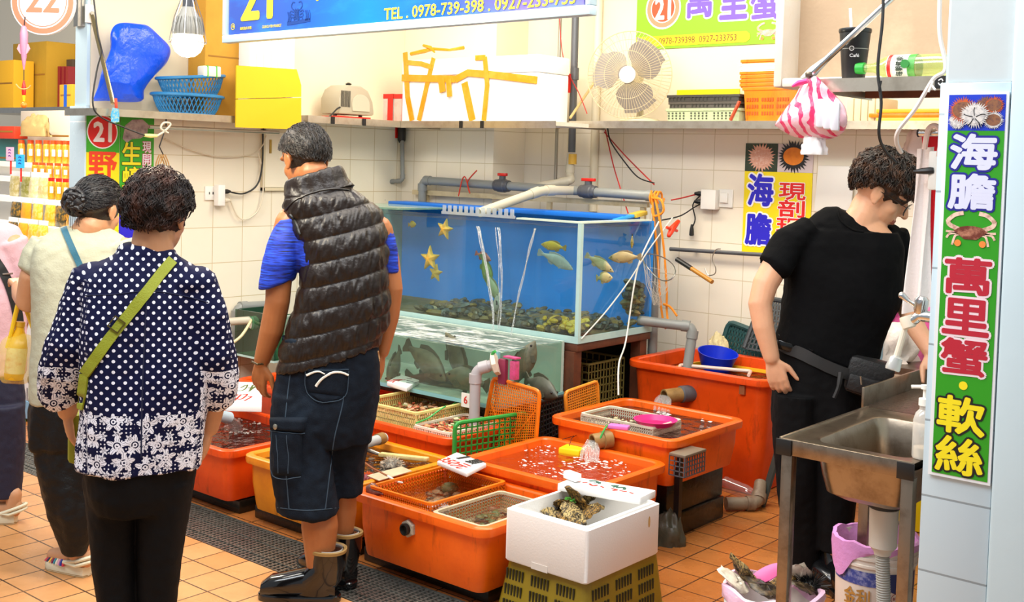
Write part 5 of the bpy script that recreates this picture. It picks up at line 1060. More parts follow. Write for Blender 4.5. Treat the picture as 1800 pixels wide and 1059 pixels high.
# left wall: 21 sign and oyster sign
Yv, Zv, Xv = V((0, 1, 0)), V((0, 0, 1)), V((1, 0, 0)); xs = XL+.006
q = lambda x, y: PX(x, y, xs)
ya, yb = q(152, 300).y, q(210, 300).y; zt = q(180, 201).z; zm = q(180, 268).z; zb = q(180, 420).z
t = thing('stall_sign', 'green and yellow sign with a red 21 disc on the left wall', 'sign', (xs, (ya+yb)/2, zb))
MB().box((XL+.001, ya, zm), (XL+.006, yb-.002, zt)).build('green_panel', M_green, t); MB().box((XL+.001, ya, zb), (XL+.006, yb-.002, zm-.001)).build('yellow_panel', M_yellow, t)
c = q(180, 232); b = MB(); disc(b, c, Yv, Zv, .086, .0012); b.build('white_ring', M_whitep, t, False); b = MB(); disc(b, c, Yv, Zv, .080, .0020); b.build('red_disc', M_redp, t, False)
b = MB(); letters(b, '21', c, Yv, Zv, .095, .095, .035, .0024); b.build('lettering', M_whitep, t, smooth=False)
chars(t, '野', [q(180, 291)], Yv, Zv, .155, .135, mat('orange red print', 'E8401A', .45), None, .022)
yc, yd = q(211, 300).y, q(270, 300).y; zt2 = q(240, 204).z; zm2 = q(240, 335).z
t = thing('stall_sign', 'green oyster sign with yellow and pink characters on the left wall', 'sign', (xs, (yc+yd)/2, zb)); MB().box((XL+.001, yc, zm2), (XL+.006, yd, zt2)).build('green_panel', M_green, t); MB().box((XL+.001, yc, zb), (XL+.006, yd, zm2-.001)).build('blue_panel', M_blue, t)
chars(t, '生蠔', [q(231, 270), q(231, 313)], Yv, Zv, .105, .115, M_yel2, M_blackp, .02, .045)
chars(t, '現開現', [q(258, 259), q(258, 281), q(258, 302)], Yv, Zv, .05, .058, M_whitep, mat('magenta sign print', 'C81E6A', .45), .01, .05)
b = MB(frame(q(238, 228), Yv, Zv)); b.prism([(-.075, -.05), (-.06, .02), (-.02, .05), (.04, .055), (.075, .03), (.07, -.02), (.03, -.045), (-.02, -.05), (-.05, -.07)], .0012, .001); b.build('oyster_picture', mat('oyster print', 'B7A5A6', .5, var=(24, .9, '5A4850')), t, smooth=False)
# back wall: sea urchin sign
q = lambda x, y: PY(x, y, 5.592); a, e = q(1302, 443), q(1428, 443); zt, zm, zb = q(1312, 252).z, q(1312, 301).z, q(1302, 443).z; xm = q(1366, 300).x; X0, X1 = q(1306, 380).x, q(1425, 380).x
t = thing('stall_sign', 'yellow sea urchin sign with blue and red characters on the back wall', 'sign', ((X0+X1)/2, 5.595, zb)); MB().box((X0, 5.593, zb), (X1, 5.598, zm)).build('yellow_panel', M_yellow, t)
MB().box((X0, 5.593, zm+.0005), (xm, 5.598, zt)).build('picture_panel', mat('dark green print', '2A3A2A', .5, var=(30, .7, '4A5A3A')), t); MB().box((xm+.0005, 5.593, zm+.0005), (X1, 5.598, zt)).build('picture_panel', mat('pinkish print', 'D8C8C8', .5), t)
Un, Vn = V((1, 0, 0)), V((0, 0, 1))
def spiky(t, c, u, v, r, n, M1, M2, inner=.62, lift=.001, seed=1, nm='urchin_picture'):
 rnd = random.Random(seed); b = MB(frame(V(c), u, v)); pts = []
 for k in range(n*2): a = math.pi*k/n; rr = r*(1 if k % 2 == 0 else .72)*rnd.uniform(.9, 1.08); pts.append((rr*math.cos(a), rr*math.sin(a)*.92))
 b.prism(pts, .0005, lift); o = b.build(nm, M1, t, smooth=False); b = MB(frame(V(c), u, v)); b.prism([(r*inner*math.cos(2*math.pi*k/24), r*inner*.8*math.sin(2*math.pi*k/24)) for k in range(24)], .0005, lift+.0006); b.build('picture_centre', M2, t, smooth=False)
spiky(t, q(1338, 277), Un, Vn, .085, 26, mat('peach print', 'E8B49A', .5, var=(60, .8, 'B8685A')), mat('pale peach print', 'E0A48C', .5, var=(80, .9, 'F6E0D0')))
spiky(t, q(1395, 275), Un, Vn, .095, 30, M_blackp, mat('orange roe print', 'F08A12', .5, var=(40, .7, 'D86A0A')))
chars(t, '海膽', [q(1337, 334), q(1333, 403)], Un, Vn, .145, .165, M_blue, M_whitep, .035, .09)
chars(t, '現剖現', [q(1393, 337), q(1391, 367), q(1388, 399)], Un, Vn, .15, .086, M_redp, M_whitep, .02, .05)
# large green sign on the upper back wall
q = lambda x, y: PY(x, y, 5.592); X0, X1, zb = q(1118, 60).x, q(1395, 60).x, q(1120, 88).z; zt = zb+.46
t = thing('stall_sign', 'large lime green crab sign high on the back wall behind the fan', 'sign', ((X0+X1)/2, 5.595, zb)); MB().box((X0, 5.593, zb), (X1, 5.598, zt)).build('lime_panel', M_lime, t)
c = q(1166, 15);
for nm, r, l, m_ in (('white_ring', .118, .0012, M_whitep), ('pink_ring', .108, .0019, mat('salmon print', 'F08A66', .45)), ('white_ring', .082, .0026, M_whitep), ('red_disc', .076, .0033, mat('orange red disc', 'EE4A1C', .45))): b = MB(); disc(b, c, Un, Vn, r, l); b.build(nm, m_, t, False)
b = MB(); letters(b, '21', c, Un, Vn, .10, .12, .03, .0040); b.build('lettering', M_whitep, t, smooth=False)
chars(t, '萬里蟹', [q(1230, -2), q(1290, 0), q(1345, 0)], Un, Vn, .16, .20, mat('violet print', '7452C8', .45), M_whitep, .03, .075)
b = MB(frame(q(1245, 68), Un, Vn)); xa, xb = X0-q(1245, 68).x, q(1312, 60).x-q(1245, 68).x; b.prism([(xa+.002, -.03), (xb, -.03), (xb+.02, -.015), (xb+.024, 0), (xb+.02, .015), (xb, .03), (xa+.002, .03)], .0006, .001); b.build('yellow_band', mat('lemon print', 'E4D400', .45), t, smooth=False)
b = MB(); letters(b, '0978-739398  0927-233753', q(1225, 69)+V((0, 0, 0)), Un, Vn, .50, .036, .0, .0018); b.build('lettering', mat('brown print', '7A3E10', .45), t, smooth=False)
def crab(t, c, u, v, s, M1, M2, lift=.001):
 b = MB(frame(V(c), u, v)); b.prism([(s*x, s*y) for x, y in ((-1, .1), (-.6, .35), (-.2, .42), (.2, .42), (.6, .35), (1, .1), (.6, -.2), (.35, -.38), (-.35, -.38), (-.6, -.2))], .0006, lift); b.build('crab_shell', M2, t, smooth=False)
 for sg in (-1, 1):
  b = MB()
  stroke(b, [[(sg*s*.7, s*.2), (sg*s*1.25, s*.45), (sg*s*1.35, s*.75)]], V(c), u, v, s*.26, lift+.0004); stroke(b, [[(sg*s*1.35, s*.7), (sg*s*.95, s*1.05), (sg*s*.45, s*1.18)]], V(c), u, v, s*.24, lift+.0008); b.build('crab_claw', M1, t, smooth=False)
  for k, (ex, ey) in enumerate(((1.45, .05), (1.4, -.35), (1.05, -.75))):
   b = MB(); stroke(b, [[(sg*s*.6, -s*.05*k), (sg*s*(ex*.85), s*(ey*.3+.02)), (sg*s*ex, s*ey)]], V(c), u, v, s*.13, lift+.0003); b.build('crab_leg', M1, t, smooth=False)
  b = MB(); disc(b, V(c)+u*(sg*s*.72)-v*(s*.62), u, v, s*.2, lift+.0012, 12); b.build('crab_paddle', mat('orange crab print', 'F08A3A', .5), t, False)
M_crab1 = mat('pale crab print', 'EBCDB8', .5, var=(70, .9, '8A2E1E')); M_crab2 = mat('brown crab print', '6A2A1A', .5, var=(50, .9, 'D8987A'))
crab(t, q(1350, 58), Un, Vn, .045, mat('pink crab print', 'E8A08A', .5, var=(70, .8, 'F8E0D8')), mat('pink crab print', 'E8A08A', .5))
# pillar sign
yP = 2.992; q = lambda x, y: PY(x, y, yP); p0, p1, p2, p3 = q(1662, 166), q(1769, 162), q(1741, 849), q(1636, 836)
X0, X1, zt, zb = (p0.x+p3.x)/2, (p1.x+p2.x)/2, q(1665, 166).z, q(1690, 842).z
t = thing('pillar_sign', 'tall green vertical sign on the pale blue pillar with urchins and a crab', 'sign', ((X0+X1)/2, yP, zb))
MB().box((X0-.003, 2.990, zb-.004), (X1+.004, 2.9995, zt+.004)).build('white_frame', mat('white aluminium', 'E8ECF0', .35), t)
xl, xr = X0+.007, X1-.003
zp = q(1665, 230).z; MB().box((xl, 2.9885, zb+.004), (xr, 2.9899, zp)).build('green_panel', mat('deep green print', '2C9A16', .4), t); MB().box((xl, 2.9885, zp+.0003), (xr, 2.9899, zt-.002)).build('picture_panel', mat('blue water print', '1238C8', .4), t)
Fs = 2.9883; q = lambda x, y: PY(x, y, Fs); xm = (xl+xr)/2
Mu1 = mat('orange urchin print', 'C85A1A', .5, var=(90, .9, '7A3A4A')); Mu2 = mat('brown urchin print', '8A5A3A', .5, var=(110, .9, '4A2A3A')); Mw1 = mat('white urchin print', 'D8D4D0', .5, var=(120, .8, '6A6A78'))
def clampc(p, r): return V((min(max(p.x, xl+r), xr-r), p.y, min(max(p.z, zp+r), zt-r-.002)))
for k, (x, y, r, m1, m2) in enumerate(((1733, 182, .029, Mu2, Mu2), (1758, 185, .026, Mu1, Mu2), (1758, 214, .026, Mw1, Mu2), (1668, 214, .024, Mw1, Mw1), (1690, 190, .037, Mu1, Mu2), (1714, 212, .038, Mw1, Mw1))):
 spiky(t, clampc(q(x, y), r*1.05), Un, Vn, r, 36, m1, m2, .7, .0004+.0012*k, k)
b = MB(); c = clampc(q(1714, 212), .034)
for k in range(5): a = .3+2*math.pi*k/5; stroke(b, [[(.004*math.cos(a), .004*math.sin(a)), (.018*math.cos(a+.1), .018*math.sin(a+.1)), (.028*math.cos(a), .025*math.sin(a))]], c, Un, Vn, .002, .0082)
b.build('urchin_seam', M_blackp, t, smooth=False)
for txt, ys, w_, h_, M1, M2, o1, o2 in (('海膽', (267, 337), .112, .086, M_lav, M_navy, .032, .085), ('萬里蟹', (486, 558, 628), .112, .088, M_crim, mat('pale pink print', 'F0DCE4', .45), .028, .08), ('軟絲', (731, 802), .116, .092, M_yel2, M_blackp, .028, .075)):
 chars(t, txt, [V((xm+(q(1700, y).x-q(1700, 500).x)*0-.002, Fs, q(1700-(y-500)*.04, y).z)) for y in ys], Un, Vn, w_, h_, M1, M2, o1, o2, .0006)
crab(t, V((xm, Fs, q(1703, 410).z)), Un, Vn, .043, M_crab1, M_crab2)
b = MB(); disc(b, V((xm, Fs, q(1690, 678).z)), Un, Vn, .011, .001, 20); b.build('dot', M_yel2, t, False)
# big blue sign over the stall front: slanting a little, its far end at the left
yS = 3.0; A0 = PY(394, 76, yS); A1 = PY(1040, 26, yS); u = (A1-A0); u.z = 0; wS = u.length; u = V((1, 0, 0)); zS = A0.z; zS2 = A1.z
t = thing('stall_sign', 'long blue hanging sign with yellow phone numbers over the stall front', 'sign', ((A0.x+A1.x)/2, yS, min(zS, zS2)))
ud = (A1-A0).normalized(); nn = V((0, -1, 0)); vd = nn.cross(ud); Hs = .55; fr = .032
mfr = frame(A0, ud, vd, nn); L = (A1-A0).length
b = MB(mfr); b.box((fr, fr, -.02), (L-fr, Hs, 0.0));
mt_, tt, bb = new_mat('printed blue sea'); tc = tt.add('ShaderNodeTexCoord').outputs['Object']; mp = tt.add('ShaderNodeMapping'); mp.inputs['Scale'].default_value = (1.2, 1, 4); tt.link(tc, mp.inputs[0]); nz = tt.noise(mp.outputs[0], 3.2, 5, .6)
sx = tt.add('ShaderNodeSeparateXYZ'); tt.link(tc, sx.inputs[0]); gx = tt.mapr(sx.outputs[0], -.72, .72)
base = tt.ramp(gx, [(0, lin('3450A4')), (.22, lin('1E54B4')), (.45, lin('0A6CC4')), (.72, lin('0E54C0')), (.85, lin('5254AC')), (1, lin('7464B0'))])
tt.link(tt.mix(tt.mapr(nz, .5, .72, 0, .45), base, lin('2486D4')), bb.inputs['Base Color']); bb.inputs['Roughness'].default_value = .35
b.build('blue_panel', mt_, t)
b = MB(mfr);
for lo, hi in (((0, 0, -.03), (L, fr, .012)), ((0, fr+.0005, -.03), (fr*.6, Hs, .012)), ((L-fr*.6, fr+.0005, -.03), (L, Hs, .012))):
 b = MB(mfr); b.box(lo, hi); b.build('aluminium_frame', mat('pale aluminium', 'C6DCE8', .3, .3), t, bevel=.003)
Fp = lambda x, y: (lambda p: V((p.x, p.y-.001, p.z)))(PY(x, y, yS))
b = MB(); letters(b, 'TEL . 0978-739-398 . 0927-233-753', (Fp(676, 26)+Fp(1012, -3))/2+vd*.003, ud, vd, (Fp(1012, -3)-Fp(676, 26)).length, .042, .018, .0006); b.build('lettering', mat('pale yellow print', 'D6C034', .45), t, smooth=False)
b = MB(); letters(b, '21', (Fp(412, 22)+Fp(493, 16))/2+vd*.055, ud, vd, .20, .17, .03, .0006); b.build('lettering', mat('pale yellow print', 'D6C034', .45), t, smooth=False)
b = MB(); letters(b, '龜吼漁夫市集', (Fp(416, 51)+Fp(450, 48))/2, ud, vd, .078, .013, .01, .0006); letters(b, 'GUIHOU FISH MARKET', (Fp(452, 48)+Fp(505, 44))/2, ud, vd, .125, .012, .0, .0006); b.build('lettering', mat('pale yellow print', 'D6C034', .45), t, smooth=False)
b = MB(); disc(b, Fp(410, 47), ud, vd, .014, .0008, 24, .011); b.build('emblem_ring', mat('pale yellow print', 'D6C034', .45), t, False); b = MB(); stroke(b, [[(-.007, -.003), (0, .006), (.007, -.002)], [(-.006, .003), (.006, -.005)]], Fp(410, 47), ud, vd, .003, .0008); b.build('emblem', mat('pale yellow print', 'D6C034', .45), t, smooth=False)
M_seab = mat('dark blue print', '12387E', .45); c = Fp(522, 22); b = MB(); letters(b, '萬', c-vd*.008, ud, vd, .035, .045, .02, .0012)
for sg in (-1, 1):
 stroke(b, [[(sg*.022, .012), (sg*.034, .026), (sg*.026, .042), (sg*.012, .040)], [(sg*.02, -.01), (sg*.036, -.004), (sg*.04, -.016)], [(sg*.02, -.02), (sg*.034, -.018), (sg*.036, -.032)], [(sg*.02, .002), (sg*.036, .008), (sg*.042, .0)]], c, ud, vd, .005, .0008)
stroke(b, [[(-.06, -.042), (-.02, -.040), (.05, -.036), (.085, -.034)]], c, ud, vd, .014, .0006)
for x in (-.055, -.048, -.040, .055, .062, .07, .08): stroke(b, [[(x, -.036), (x+.004, -.015), (x-.003, .005)]], c, ud, vd, .0035, .0006)
b.build('crab_emblem', M_seab, t, smooth=False)
b = MB(); stroke(b, [[(-.02, .02), (-.006, -.004), (.012, .018)], [(.10, .02), (.094, -.004)]], Fp(560, -2), ud, vd, .010, .0008); b.build('lettering', mat('golden yellow print', 'F0C81C', .45), t, smooth=False)
for q_ in (.1, .9): b = MB().tube([A0.lerp(A1, q_)+vd*Hs, A0.lerp(A1, q_)+V((0, 0, 1.2))], .008, 8); b.build('hanger', M_steel, t)
# round 22 sign of the next stall
c = P(75, 4, 5.0); t = thing('round_sign', 'round white sign with red 22 hanging over the neighbouring stall', 'sign', c-V((0, 0, .14)))
nn = (CAM-c); nn.z = 0; nn = (nn.normalized()*.6+V((0, -1, 0))*.4).normalized(); u = V((0, 0, 1)).cross(nn).normalized(); v = V((0, 0, 1)); R = 57/2020*5.0
b = MB(); disc(b, c, u, v, R, .0, 48, 0, .02); b.build('disc', M_whitep, t, False)
M_sal = mat('salmon red print', 'EE7A5A', .45)
for r1, r2 in ((.965, .80), (.755, .725)): b = MB(); disc(b, c, u, v, R*r1, .0008, 48, R*r2); b.build('red_ring', M_sal, t, False)
b = MB(); letters(b, '22', c+v*R*.10, u, v, R*1.0, R*.78, .02, .001); b.build('lettering', M_sal, t, smooth=False)
b = MB().tube([c+v*R, c+v*(R+.7)], .006, 6); b.build('hanger', M_steel, t)
# ------------------------------------------------------------------ oyster box in the foreground
t = thing('foam_box', 'open white foam box of oysters on an upturned crate', 'box', (-2.33, 3.21, .205))
X0, X1, Y0, Y1, z0, z1, w = -2.505, -2.155, 2.995, 3.43, .206, .392, .024
q = lambda d, z: rrect(X0+d, X1-d, Y0+d, Y1-d, .012, z, 3)
b = MB().rings([q(.004, z0), q(0, z0+.006), q(0, z1-.007), q(.011, z1-.007), q(.0115, z1), q(w, z1), q(w+.004, z0+.03)]); b.build('body', M_foam, t)
MB().box((X0+.12, Y0-.001, z0-.0005), (X0+.19, Y0+.003, z0+.022)).build('notch', mat('grey foam recess', 'CFC8C0', .8), t)
b = MB(frame(V((X1+.0006, 3.36, .335)), (0, 1, 0), (0, 0, 1))); b.prism([(.006*math.cos(a), .020*math.sin(a)) for a in (2*math.pi*k/16 for k in range(16))], .0005); b.build('stain', mat('brown stain', 'C8A060', .8), t, smooth=False)
M_oys = mat('layered oyster shell', '96702C', .6, var=(34, 1.6, '1E1A14'), bump=(60, 2.0)); M_oys2 = mat('pale oyster shell', 'BFA468', .6, var=(30, 1.5, '2E261C'), bump=(60, 2.0))
for M_ in (M_oys, M_oys2):
 t_ = NT(M_); b_ = t_.n['Principled BSDF']; wv = t_.add('ShaderNodeTexWave'); wv.inputs['Scale'].default_value = 26; wv.inputs['Distortion'].default_value = 9; wv.inputs['Detail'].default_value = 4; wv.inputs['Detail Scale'].default_value = 3
 t_.link(t_.add('ShaderNodeTexCoord').outputs['Object'], wv.inputs[0]); t_.link(t_.mix(t_.mapr(wv.outputs[1], .45, .8, 0, .85), b_.inputs['Base Color'].links[0].from_socket, lin('1C1812')), b_.inputs['Base Color'])
def oyster(name, label, c, L, W, ang, tilt, mt, seed, group=None, cat='oyster'):
 c = V(c); M0 = Matrix.Translation(c) @ Matrix.Rotation(ang, 4, 'Z') @ Matrix.Rotation(tilt, 4, 'Y'); b = MB(M0); R = []
 for i in range(9):
  a = -math.pi/2+math.pi*i/8; f = max(math.cos(a), .05); z = math.sin(a)*.016; ring = []
  for k in range(22):
   th = 2*math.pi*k/22; rr = 1+.30*noise.noise(V((math.cos(th)*1.5+seed*3.1, math.sin(th)*1.5, a*1.6)))+.07*(i % 2)+.09*noise.noise(V((th*4, seed, i*1.3)))
   ring.append(((L*.5*math.cos(th)*(1-.25*math.cos(th)))*f*rr, W*.5*math.sin(th)*f*rr, z*.62+.012*noise.noise(V((th*2.2, seed, i*.8)))))
  R.append(ring)
 b.rings(R); o = b.build(name, mt, smooth=50); return tag(o, label, cat, group)
og = 'oysters in the foam box'
for k, (px, py, z, L, a, ti) in enumerate(((975, 905, .33, .10, .4, .3), (1000, 893, .335, .09, 1.6, -.3), (985, 888, .345, .10, 2.4, .5), (1010, 908, .34, .10, -.4, .5), (1035, 900, .345, .10, .9, -.5), (1018, 882, .37, .10, 1.4, .9), (1045, 893, .34, .09, 2.2, .4), (1008, 918, .325, .09, .1, .2), (965, 893, .33, .09, 1.0, -.6), (1030, 880, .35, .08, 2.8, .7))):
 oyster('oyster', ('oyster at the front of the foam box heap', 'oyster behind the green weed in the foam box', 'oyster under the green weed in the foam box', 'oyster in the middle of the foam box heap', 'oyster leaning at the right of the heap', 'oyster standing upright at the back of the heap', 'rightmost oyster of the foam box heap', 'lowest oyster near the front wall of the foam box', 'leftmost oyster of the foam box heap', 'small oyster behind the upright one')[k], PZ(px, py, z), L*1.22, L*.8, a, ti, M_oys if k % 3 else M_oys2, k, og)
b = MB(); c = PZ(1000, 880, .375)
for k in range(26): rr = random.Random(k); b.ell(c+V((rr.uniform(-.02, .02), rr.uniform(-.012, .012), rr.uniform(-.006, .008))), (.007, .004, .003), n=6, k=4)
o = b.build('seaweed', mat('green seaweed', '3E8A1E', .5)); tag(o, 'sprig of green seaweed on the oysters in the foam box', 'seaweed'); o['kind'] = 'stuff'
cs = [PZ(980, 850, .425), PZ(1126, 875, .415), PZ(1143, 860, .415), PZ(1010, 838, .425)]
t = board('price_board', 'long foam price board resting on the back of the oyster box', 'price board', cs, .028, [('teal_writing', M_inkg, 'stroke', [([(-.07, .02), (-.05, .028), (-.03, .012)], .006), ([(-.05, .01), (-.03, .024)], .004), ([(.01, .012), (.03, .02), (.02, .002)], .005), ([(.03, .004), (.055, .014), (.06, -.002)], .006)]), ('red_writing', M_inkr, 'stroke', [([(-.12, .014), (-.11, .0), (-.095, .008)], .005), ([(-.085, -.0), (-.07, .006)], .004), ([(-.06, .0), (-.045, -.012), (-.03, -.002)], .005), ([(-.02, -.004), (-.005, -.014)], .004), ([(.02, -.01), (.04, -.012), (.03, -.024)], .005), ([(.05, -.016), (.075, -.014)], .004), ([(.085, -.016), (.10, -.02)], .004)])])
c = PZ(1006, 838, .44); o = MB(rotz(c, -12)).box((-.034, -.016, -.012), (.034, .016, .016)).build('foam_offcut', M_foam, bevel=.004); tag(o, 'small white foam block on the long price board', 'foam')
M_olive = mat('olive yellow crate plastic', '8A7414', .45, var=(8, .6, '665408'))
t = thing('upturned_crate', 'olive yellow slotted crate upside down under the oyster box', 'crate', (-2.36, 3.24, 0))
q = lambda d, z: rrect(-2.545+d, -2.15-d*.5, 2.99+d, 3.48-d, .03, z, 3)
b = MB().rings([q(-.012, 0), q(-.012, .012), q(0, .013), q(.03, .2045), q(.055, .2045)], cap=False); b.build('body', M_olive, t)
b = MB().add(q(.03, .2048), [tuple(range(16))]); b.build('top', M_olive, t, smooth=False)
M_gap = mat('dark olive gap', '2E2608', .8); b = MB(); b2 = MB()
for k in range(24):
 if k % 8 == 6: b.build('slot_mesh', M_gap, t, smooth=False); b2.build('slot_mesh', M_gap, t, smooth=False); b = MB(); b2 = MB()
 if k % 8 in (6, 7): continue
 for r in range(3):
  z = .035+r*.052; f = z/.2045; d = .03*f
  x = -2.545+.04+(.395-.08)*k/23; y = 2.99+d-.0015; b.box((x, y-.001, z), (x+.006, y+.004, z+.036))
  yy = 2.99+.05+(.49-.1)*k/23; xx = -2.15-d*.5+.0015; b2.box((xx-.004, yy, z), (xx+.001, yy+.007, z+.036))
# things on the stall floor
def crumple(name, label, cat, c, rx, ry, h, mt, seed, amp=.3, fr_=5, parent=None):
 b = MB(); c = V(c); R = []
 for i in range(15):
  a = -.35+(math.pi/2+.35)*i/14; f = max(math.cos(a), .02); ring = []
  for k in range(40):
   th = 2*math.pi*k/40; d = V((math.cos(th)*f, math.sin(th)*f, max(math.sin(a), 0))); n1 = 1+amp*noise.noise(d*fr_*.4+V((seed, 0, 0)))+amp*.5*noise.noise(d*fr_+V((0, seed, 0)))
   ring.append(c+V((rx*d.x*n1, ry*d.y*n1, h*d.z*n1 if a > 0 else 0)))
  R.append(ring)
 b.rings(R); o = b.build(name, mt, parent, smooth=55); return tag(o, label, cat) if parent is None else o
crumple('rubber_sack', 'dark grey brown sack slumped behind the oyster box', 'sack', PZ(1172, 955, 0), .075, .06, .13, mat('dark sack plastic', '4A4638', .4, bump=(20, .8)), 3)
a = PZ(1272, 850, .07); t = thing('plastic_bottle', 'clear plastic bottle lying by the foot of the vat', 'bottle', a-V((0, 0, .04))); Mb = clear_mat('clear bottle plastic', 'F0E0DC', .16, .06, milk=.16, milkcol='E8C8C0')
d = (PZ(1316, 868, .045)-a).normalized(); b = MB().lathe([(.001, 0), (.034, .0), (.036, .01), (.033, .02), (.036, .03), (.033, .045), (.036, .06), (.034, .09), (.036, .11), (.03, .14), (.014, .17), (.014, .185)], 20, a, d); b.build('body', Mb, t)
b = MB().lathe([(.016, .186), (.016, .20), (.001, .20)], 14, a, d); b.build('cap', M_white, t)
pipe('drain_pipe', 'brown stained pvc elbow pipe lying on the tiles by the vat', [PZ(1276, 886, .034), PZ(1332, 885, .034), PZ(1337, 850, .10)], .030, mat('stained grey pvc', '8A7A66', .45, var=(12, .9, '5A2E18')), .04)
b = MB(); a = PZ(1337, 850, .10); b.lathe([(.026, .031), (.026, .0315)], 14, a, (0.05, -.1, 1));
b = MB(); bar(b, PZ(1339, 890, 0), PY(1366, 800, 4.9), .05, .012); tag(b.build('plank', mat('dark green grey plank', '3A4442', .5)), 'dark green grey plank leaning beside the vat', 'plank')
# ------------------------------------------------------------------ sink, table and what is around them
M_sink = mat('sink steel', '9C8E7E', .30, 1.0, var=(10, .75, '5E4836'), bump=(30, .1))
zt = .80; SX0, SX1, SY0, SY1 = -1.505, -1.118, 3.04, 3.66
t = thing('steel_sink', 'stainless steel sink on square legs beside the pillar sign', 'sink', ((SX0+SX1)/2, 3.3, 0))
bx0, bx1, by0, by1 = -1.43, -1.145, 3.09, 3.56
q = lambda d, z, r=.05: rrect(bx0+d, bx1-d, by0+d, by1-d, max(r-d*.3, .012), z, 6)
def outer(z): return [V((min(max(((p.x-bx0)/(bx1-bx0)*2-1)*9, -1), 1)*(SX1-SX0)/2+(SX0+SX1)/2, min(max(((p.y-by0)/(by1-by0)*2-1)*9, -1), 1)*(SY1-SY0)/2+(SY0+SY1)/2, z)) for p in q(0, z)]
b = MB().rings([outer(zt), q(-.008, zt), q(0, zt-.003), q(.012, zt-.03), q(.022, zt-.12), q(.05, zt-.15)], cap=False); qq = q(.05, zt-.15); b.add(qq, [tuple(range(len(qq)))]); b.build('basin', M_sink, t)
b = MB().rings([q(-.002, zt-.040), q(.008, zt-.10), q(.02, zt-.15), q(.06, zt-.172)], cap=False); qq = q(.06, zt-.172); b.add(qq, [tuple(reversed(range(len(qq))))]); b.build('basin_shell', M_sink, t)
for lo, hi in (((SX0, SY0-.012, zt-.042), (SX1, SY0, zt+.004)), ((SX0-.010, SY0, zt-.042), (SX0, SY1, zt+.004)), ((SX0, SY1-.012, zt-.06), (SX1, SY1-.001, zt-.0005))): MB().box(lo, hi).build('rail', M_steeld, t, bevel=.002)
for x, y in ((SX0+.016, SY0+.016), (SX1-.018, SY0+.016), (SX0+.016, SY1-.035), (SX1-.018, SY1-.035)):
 MB().box((x-.017, y-.017, 0), (x+.017, y+.017, zt-.043)).build('leg', M_steeld, t, bevel=.003)
for x in (SX0+.014, SX1-.016): MB().box((x-.026, SY0-.016, zt-.044), (x+.022, SY0-.0125, zt+.002)).build('corner_cap', M_black, t, bevel=.001)
cx, cy = -1.285, 3.27
b = MB().lathe([(.04, zt-.205), (.052, zt-.20), (.052, zt-.173), (.03, zt-.172)], 12, (cx, cy, 0)); b.build('drain_nut', mat('dark drain nut', '2E2A28', .5), t)
b = MB().lathe([(.024, zt-.345), (.026, zt-.335), (.040, zt-.32), (.042, zt-.206), (.03, zt-.2055)], 20, (cx, cy, 0)); b.build('drain_trap', mat('white drain plastic', 'D6CFC4', .4), t)
b = MB(); n_ = 120; pts = [V((cx+.01*math.sin(k*.023), cy-.0+.02*k/n_, zt-.346-.44*k/n_)) for k in range(n_+1)]; b.tube(pts, [.0212 if k % 2 else .0185 for k in range(n_+1)], 14); b.build('drain_hose', mat('grey ribbed hose', 'A6A29A', .5), t)
# drainboard table behind
t = thing('work_table', 'wet brown steel drainboard table behind the sink', 'table', (-1.3, 4.2, 0)); Mw = mat('wet dark drainboard', '5A4438', .18, .6, var=(30, .9, '2E2420'), bump=(60, .6))
MB().box((-1.525, 3.665, .775), (-1.085, 4.75, .80)).build('top', Mw, t); MB().box((-1.535, 3.665, .76), (-1.5255, 4.75, .862)).build('left_rim', M_steeld, t, bevel=.002)
MB().box((-1.525, 4.752, .76), (-1.085, 4.762, .862)).build('back_rim', M_steeld, t)
for x, y in ((-1.51, 3.72), (-1.11, 3.72), (-1.51, 4.7), (-1.11, 4.7)): MB().box((x-.016, y-.016, 0), (x+.016, y+.016, .774)).build('leg', M_steeld, t)
# soap bottle
c = PZ(1621, 806, .80); t = thing('soap_bottle', 'clear pump soap bottle standing on the sink corner', 'bottle', c); Ms = clear_mat('milky bottle plastic', 'F0ECE6', .12, .08, milk=.42, milkcol='F2EEE8')
b = MB().lathe([(.026, .001), (.028, .006), (.028, .105), (.022, .125), (.013, .135), (.013, .145)], 20, c); b.build('body', Ms, t)
b = MB().lathe([(.024, .004), (.0255, .03), (.0255, .031)], 20, c); b.build('liquid', mat('cream soap', 'E8DCC8', .3), t)
b = MB().lathe([(.016, .146), (.016, .165), (.006, .167), (.006, .19), (.012, .191), (.012, .202)], 16, c); b.tube([c+V((0, 0, .198)), c+V((-.035, -.01, .194))], .005, 8); b.build('pump', M_white, t)
# faucet on the partition
fa = PY(1632, 555, 3.16); fa = V((-1.10, fa.y, fa.z)); f0 = PY(1618, 553, 3.18)
t = thing('faucet', 'chrome lever faucet with a white spray hose beside the pillar sign', 'faucet', fa-V((0, 0, .1)))
b = MB().tube(spline([V((-1.09, 3.18, f0.z-.01)), PY(1622, 556, 3.18), PY(1606, 563, 3.18), PY(1592, 567, 3.18)], 5), [.016]*6+[.014]*5+[.013]*5, 12); b.build('spout', M_chrome, t)
b = MB().lathe([(.015, -.01), (.019, 0), (.019, .03), (.012, .038)], 14, PY(1618, 545, 3.18), (0.1, 0, 1)); b.build('valve', M_chrome, t)
b = MB().tube([PY(1612, 540, 3.18), PY(1598, 530, 3.175), PY(1586, 520, 3.17)], [.006, .006, .011], 10, round_ends=True); b.build('lever', M_chrome, t)
b = MB().lathe([(.018, 0), (.020, .01), (.020, .032), (.014, .036)], 14, PY(1592, 556, 3.18), (PY(1600, 578, 3.18)-PY(1592, 556, 3.18)).normalized()); b.build('diverter', mat('ivory plastic', 'E8DCC8', .4), t)
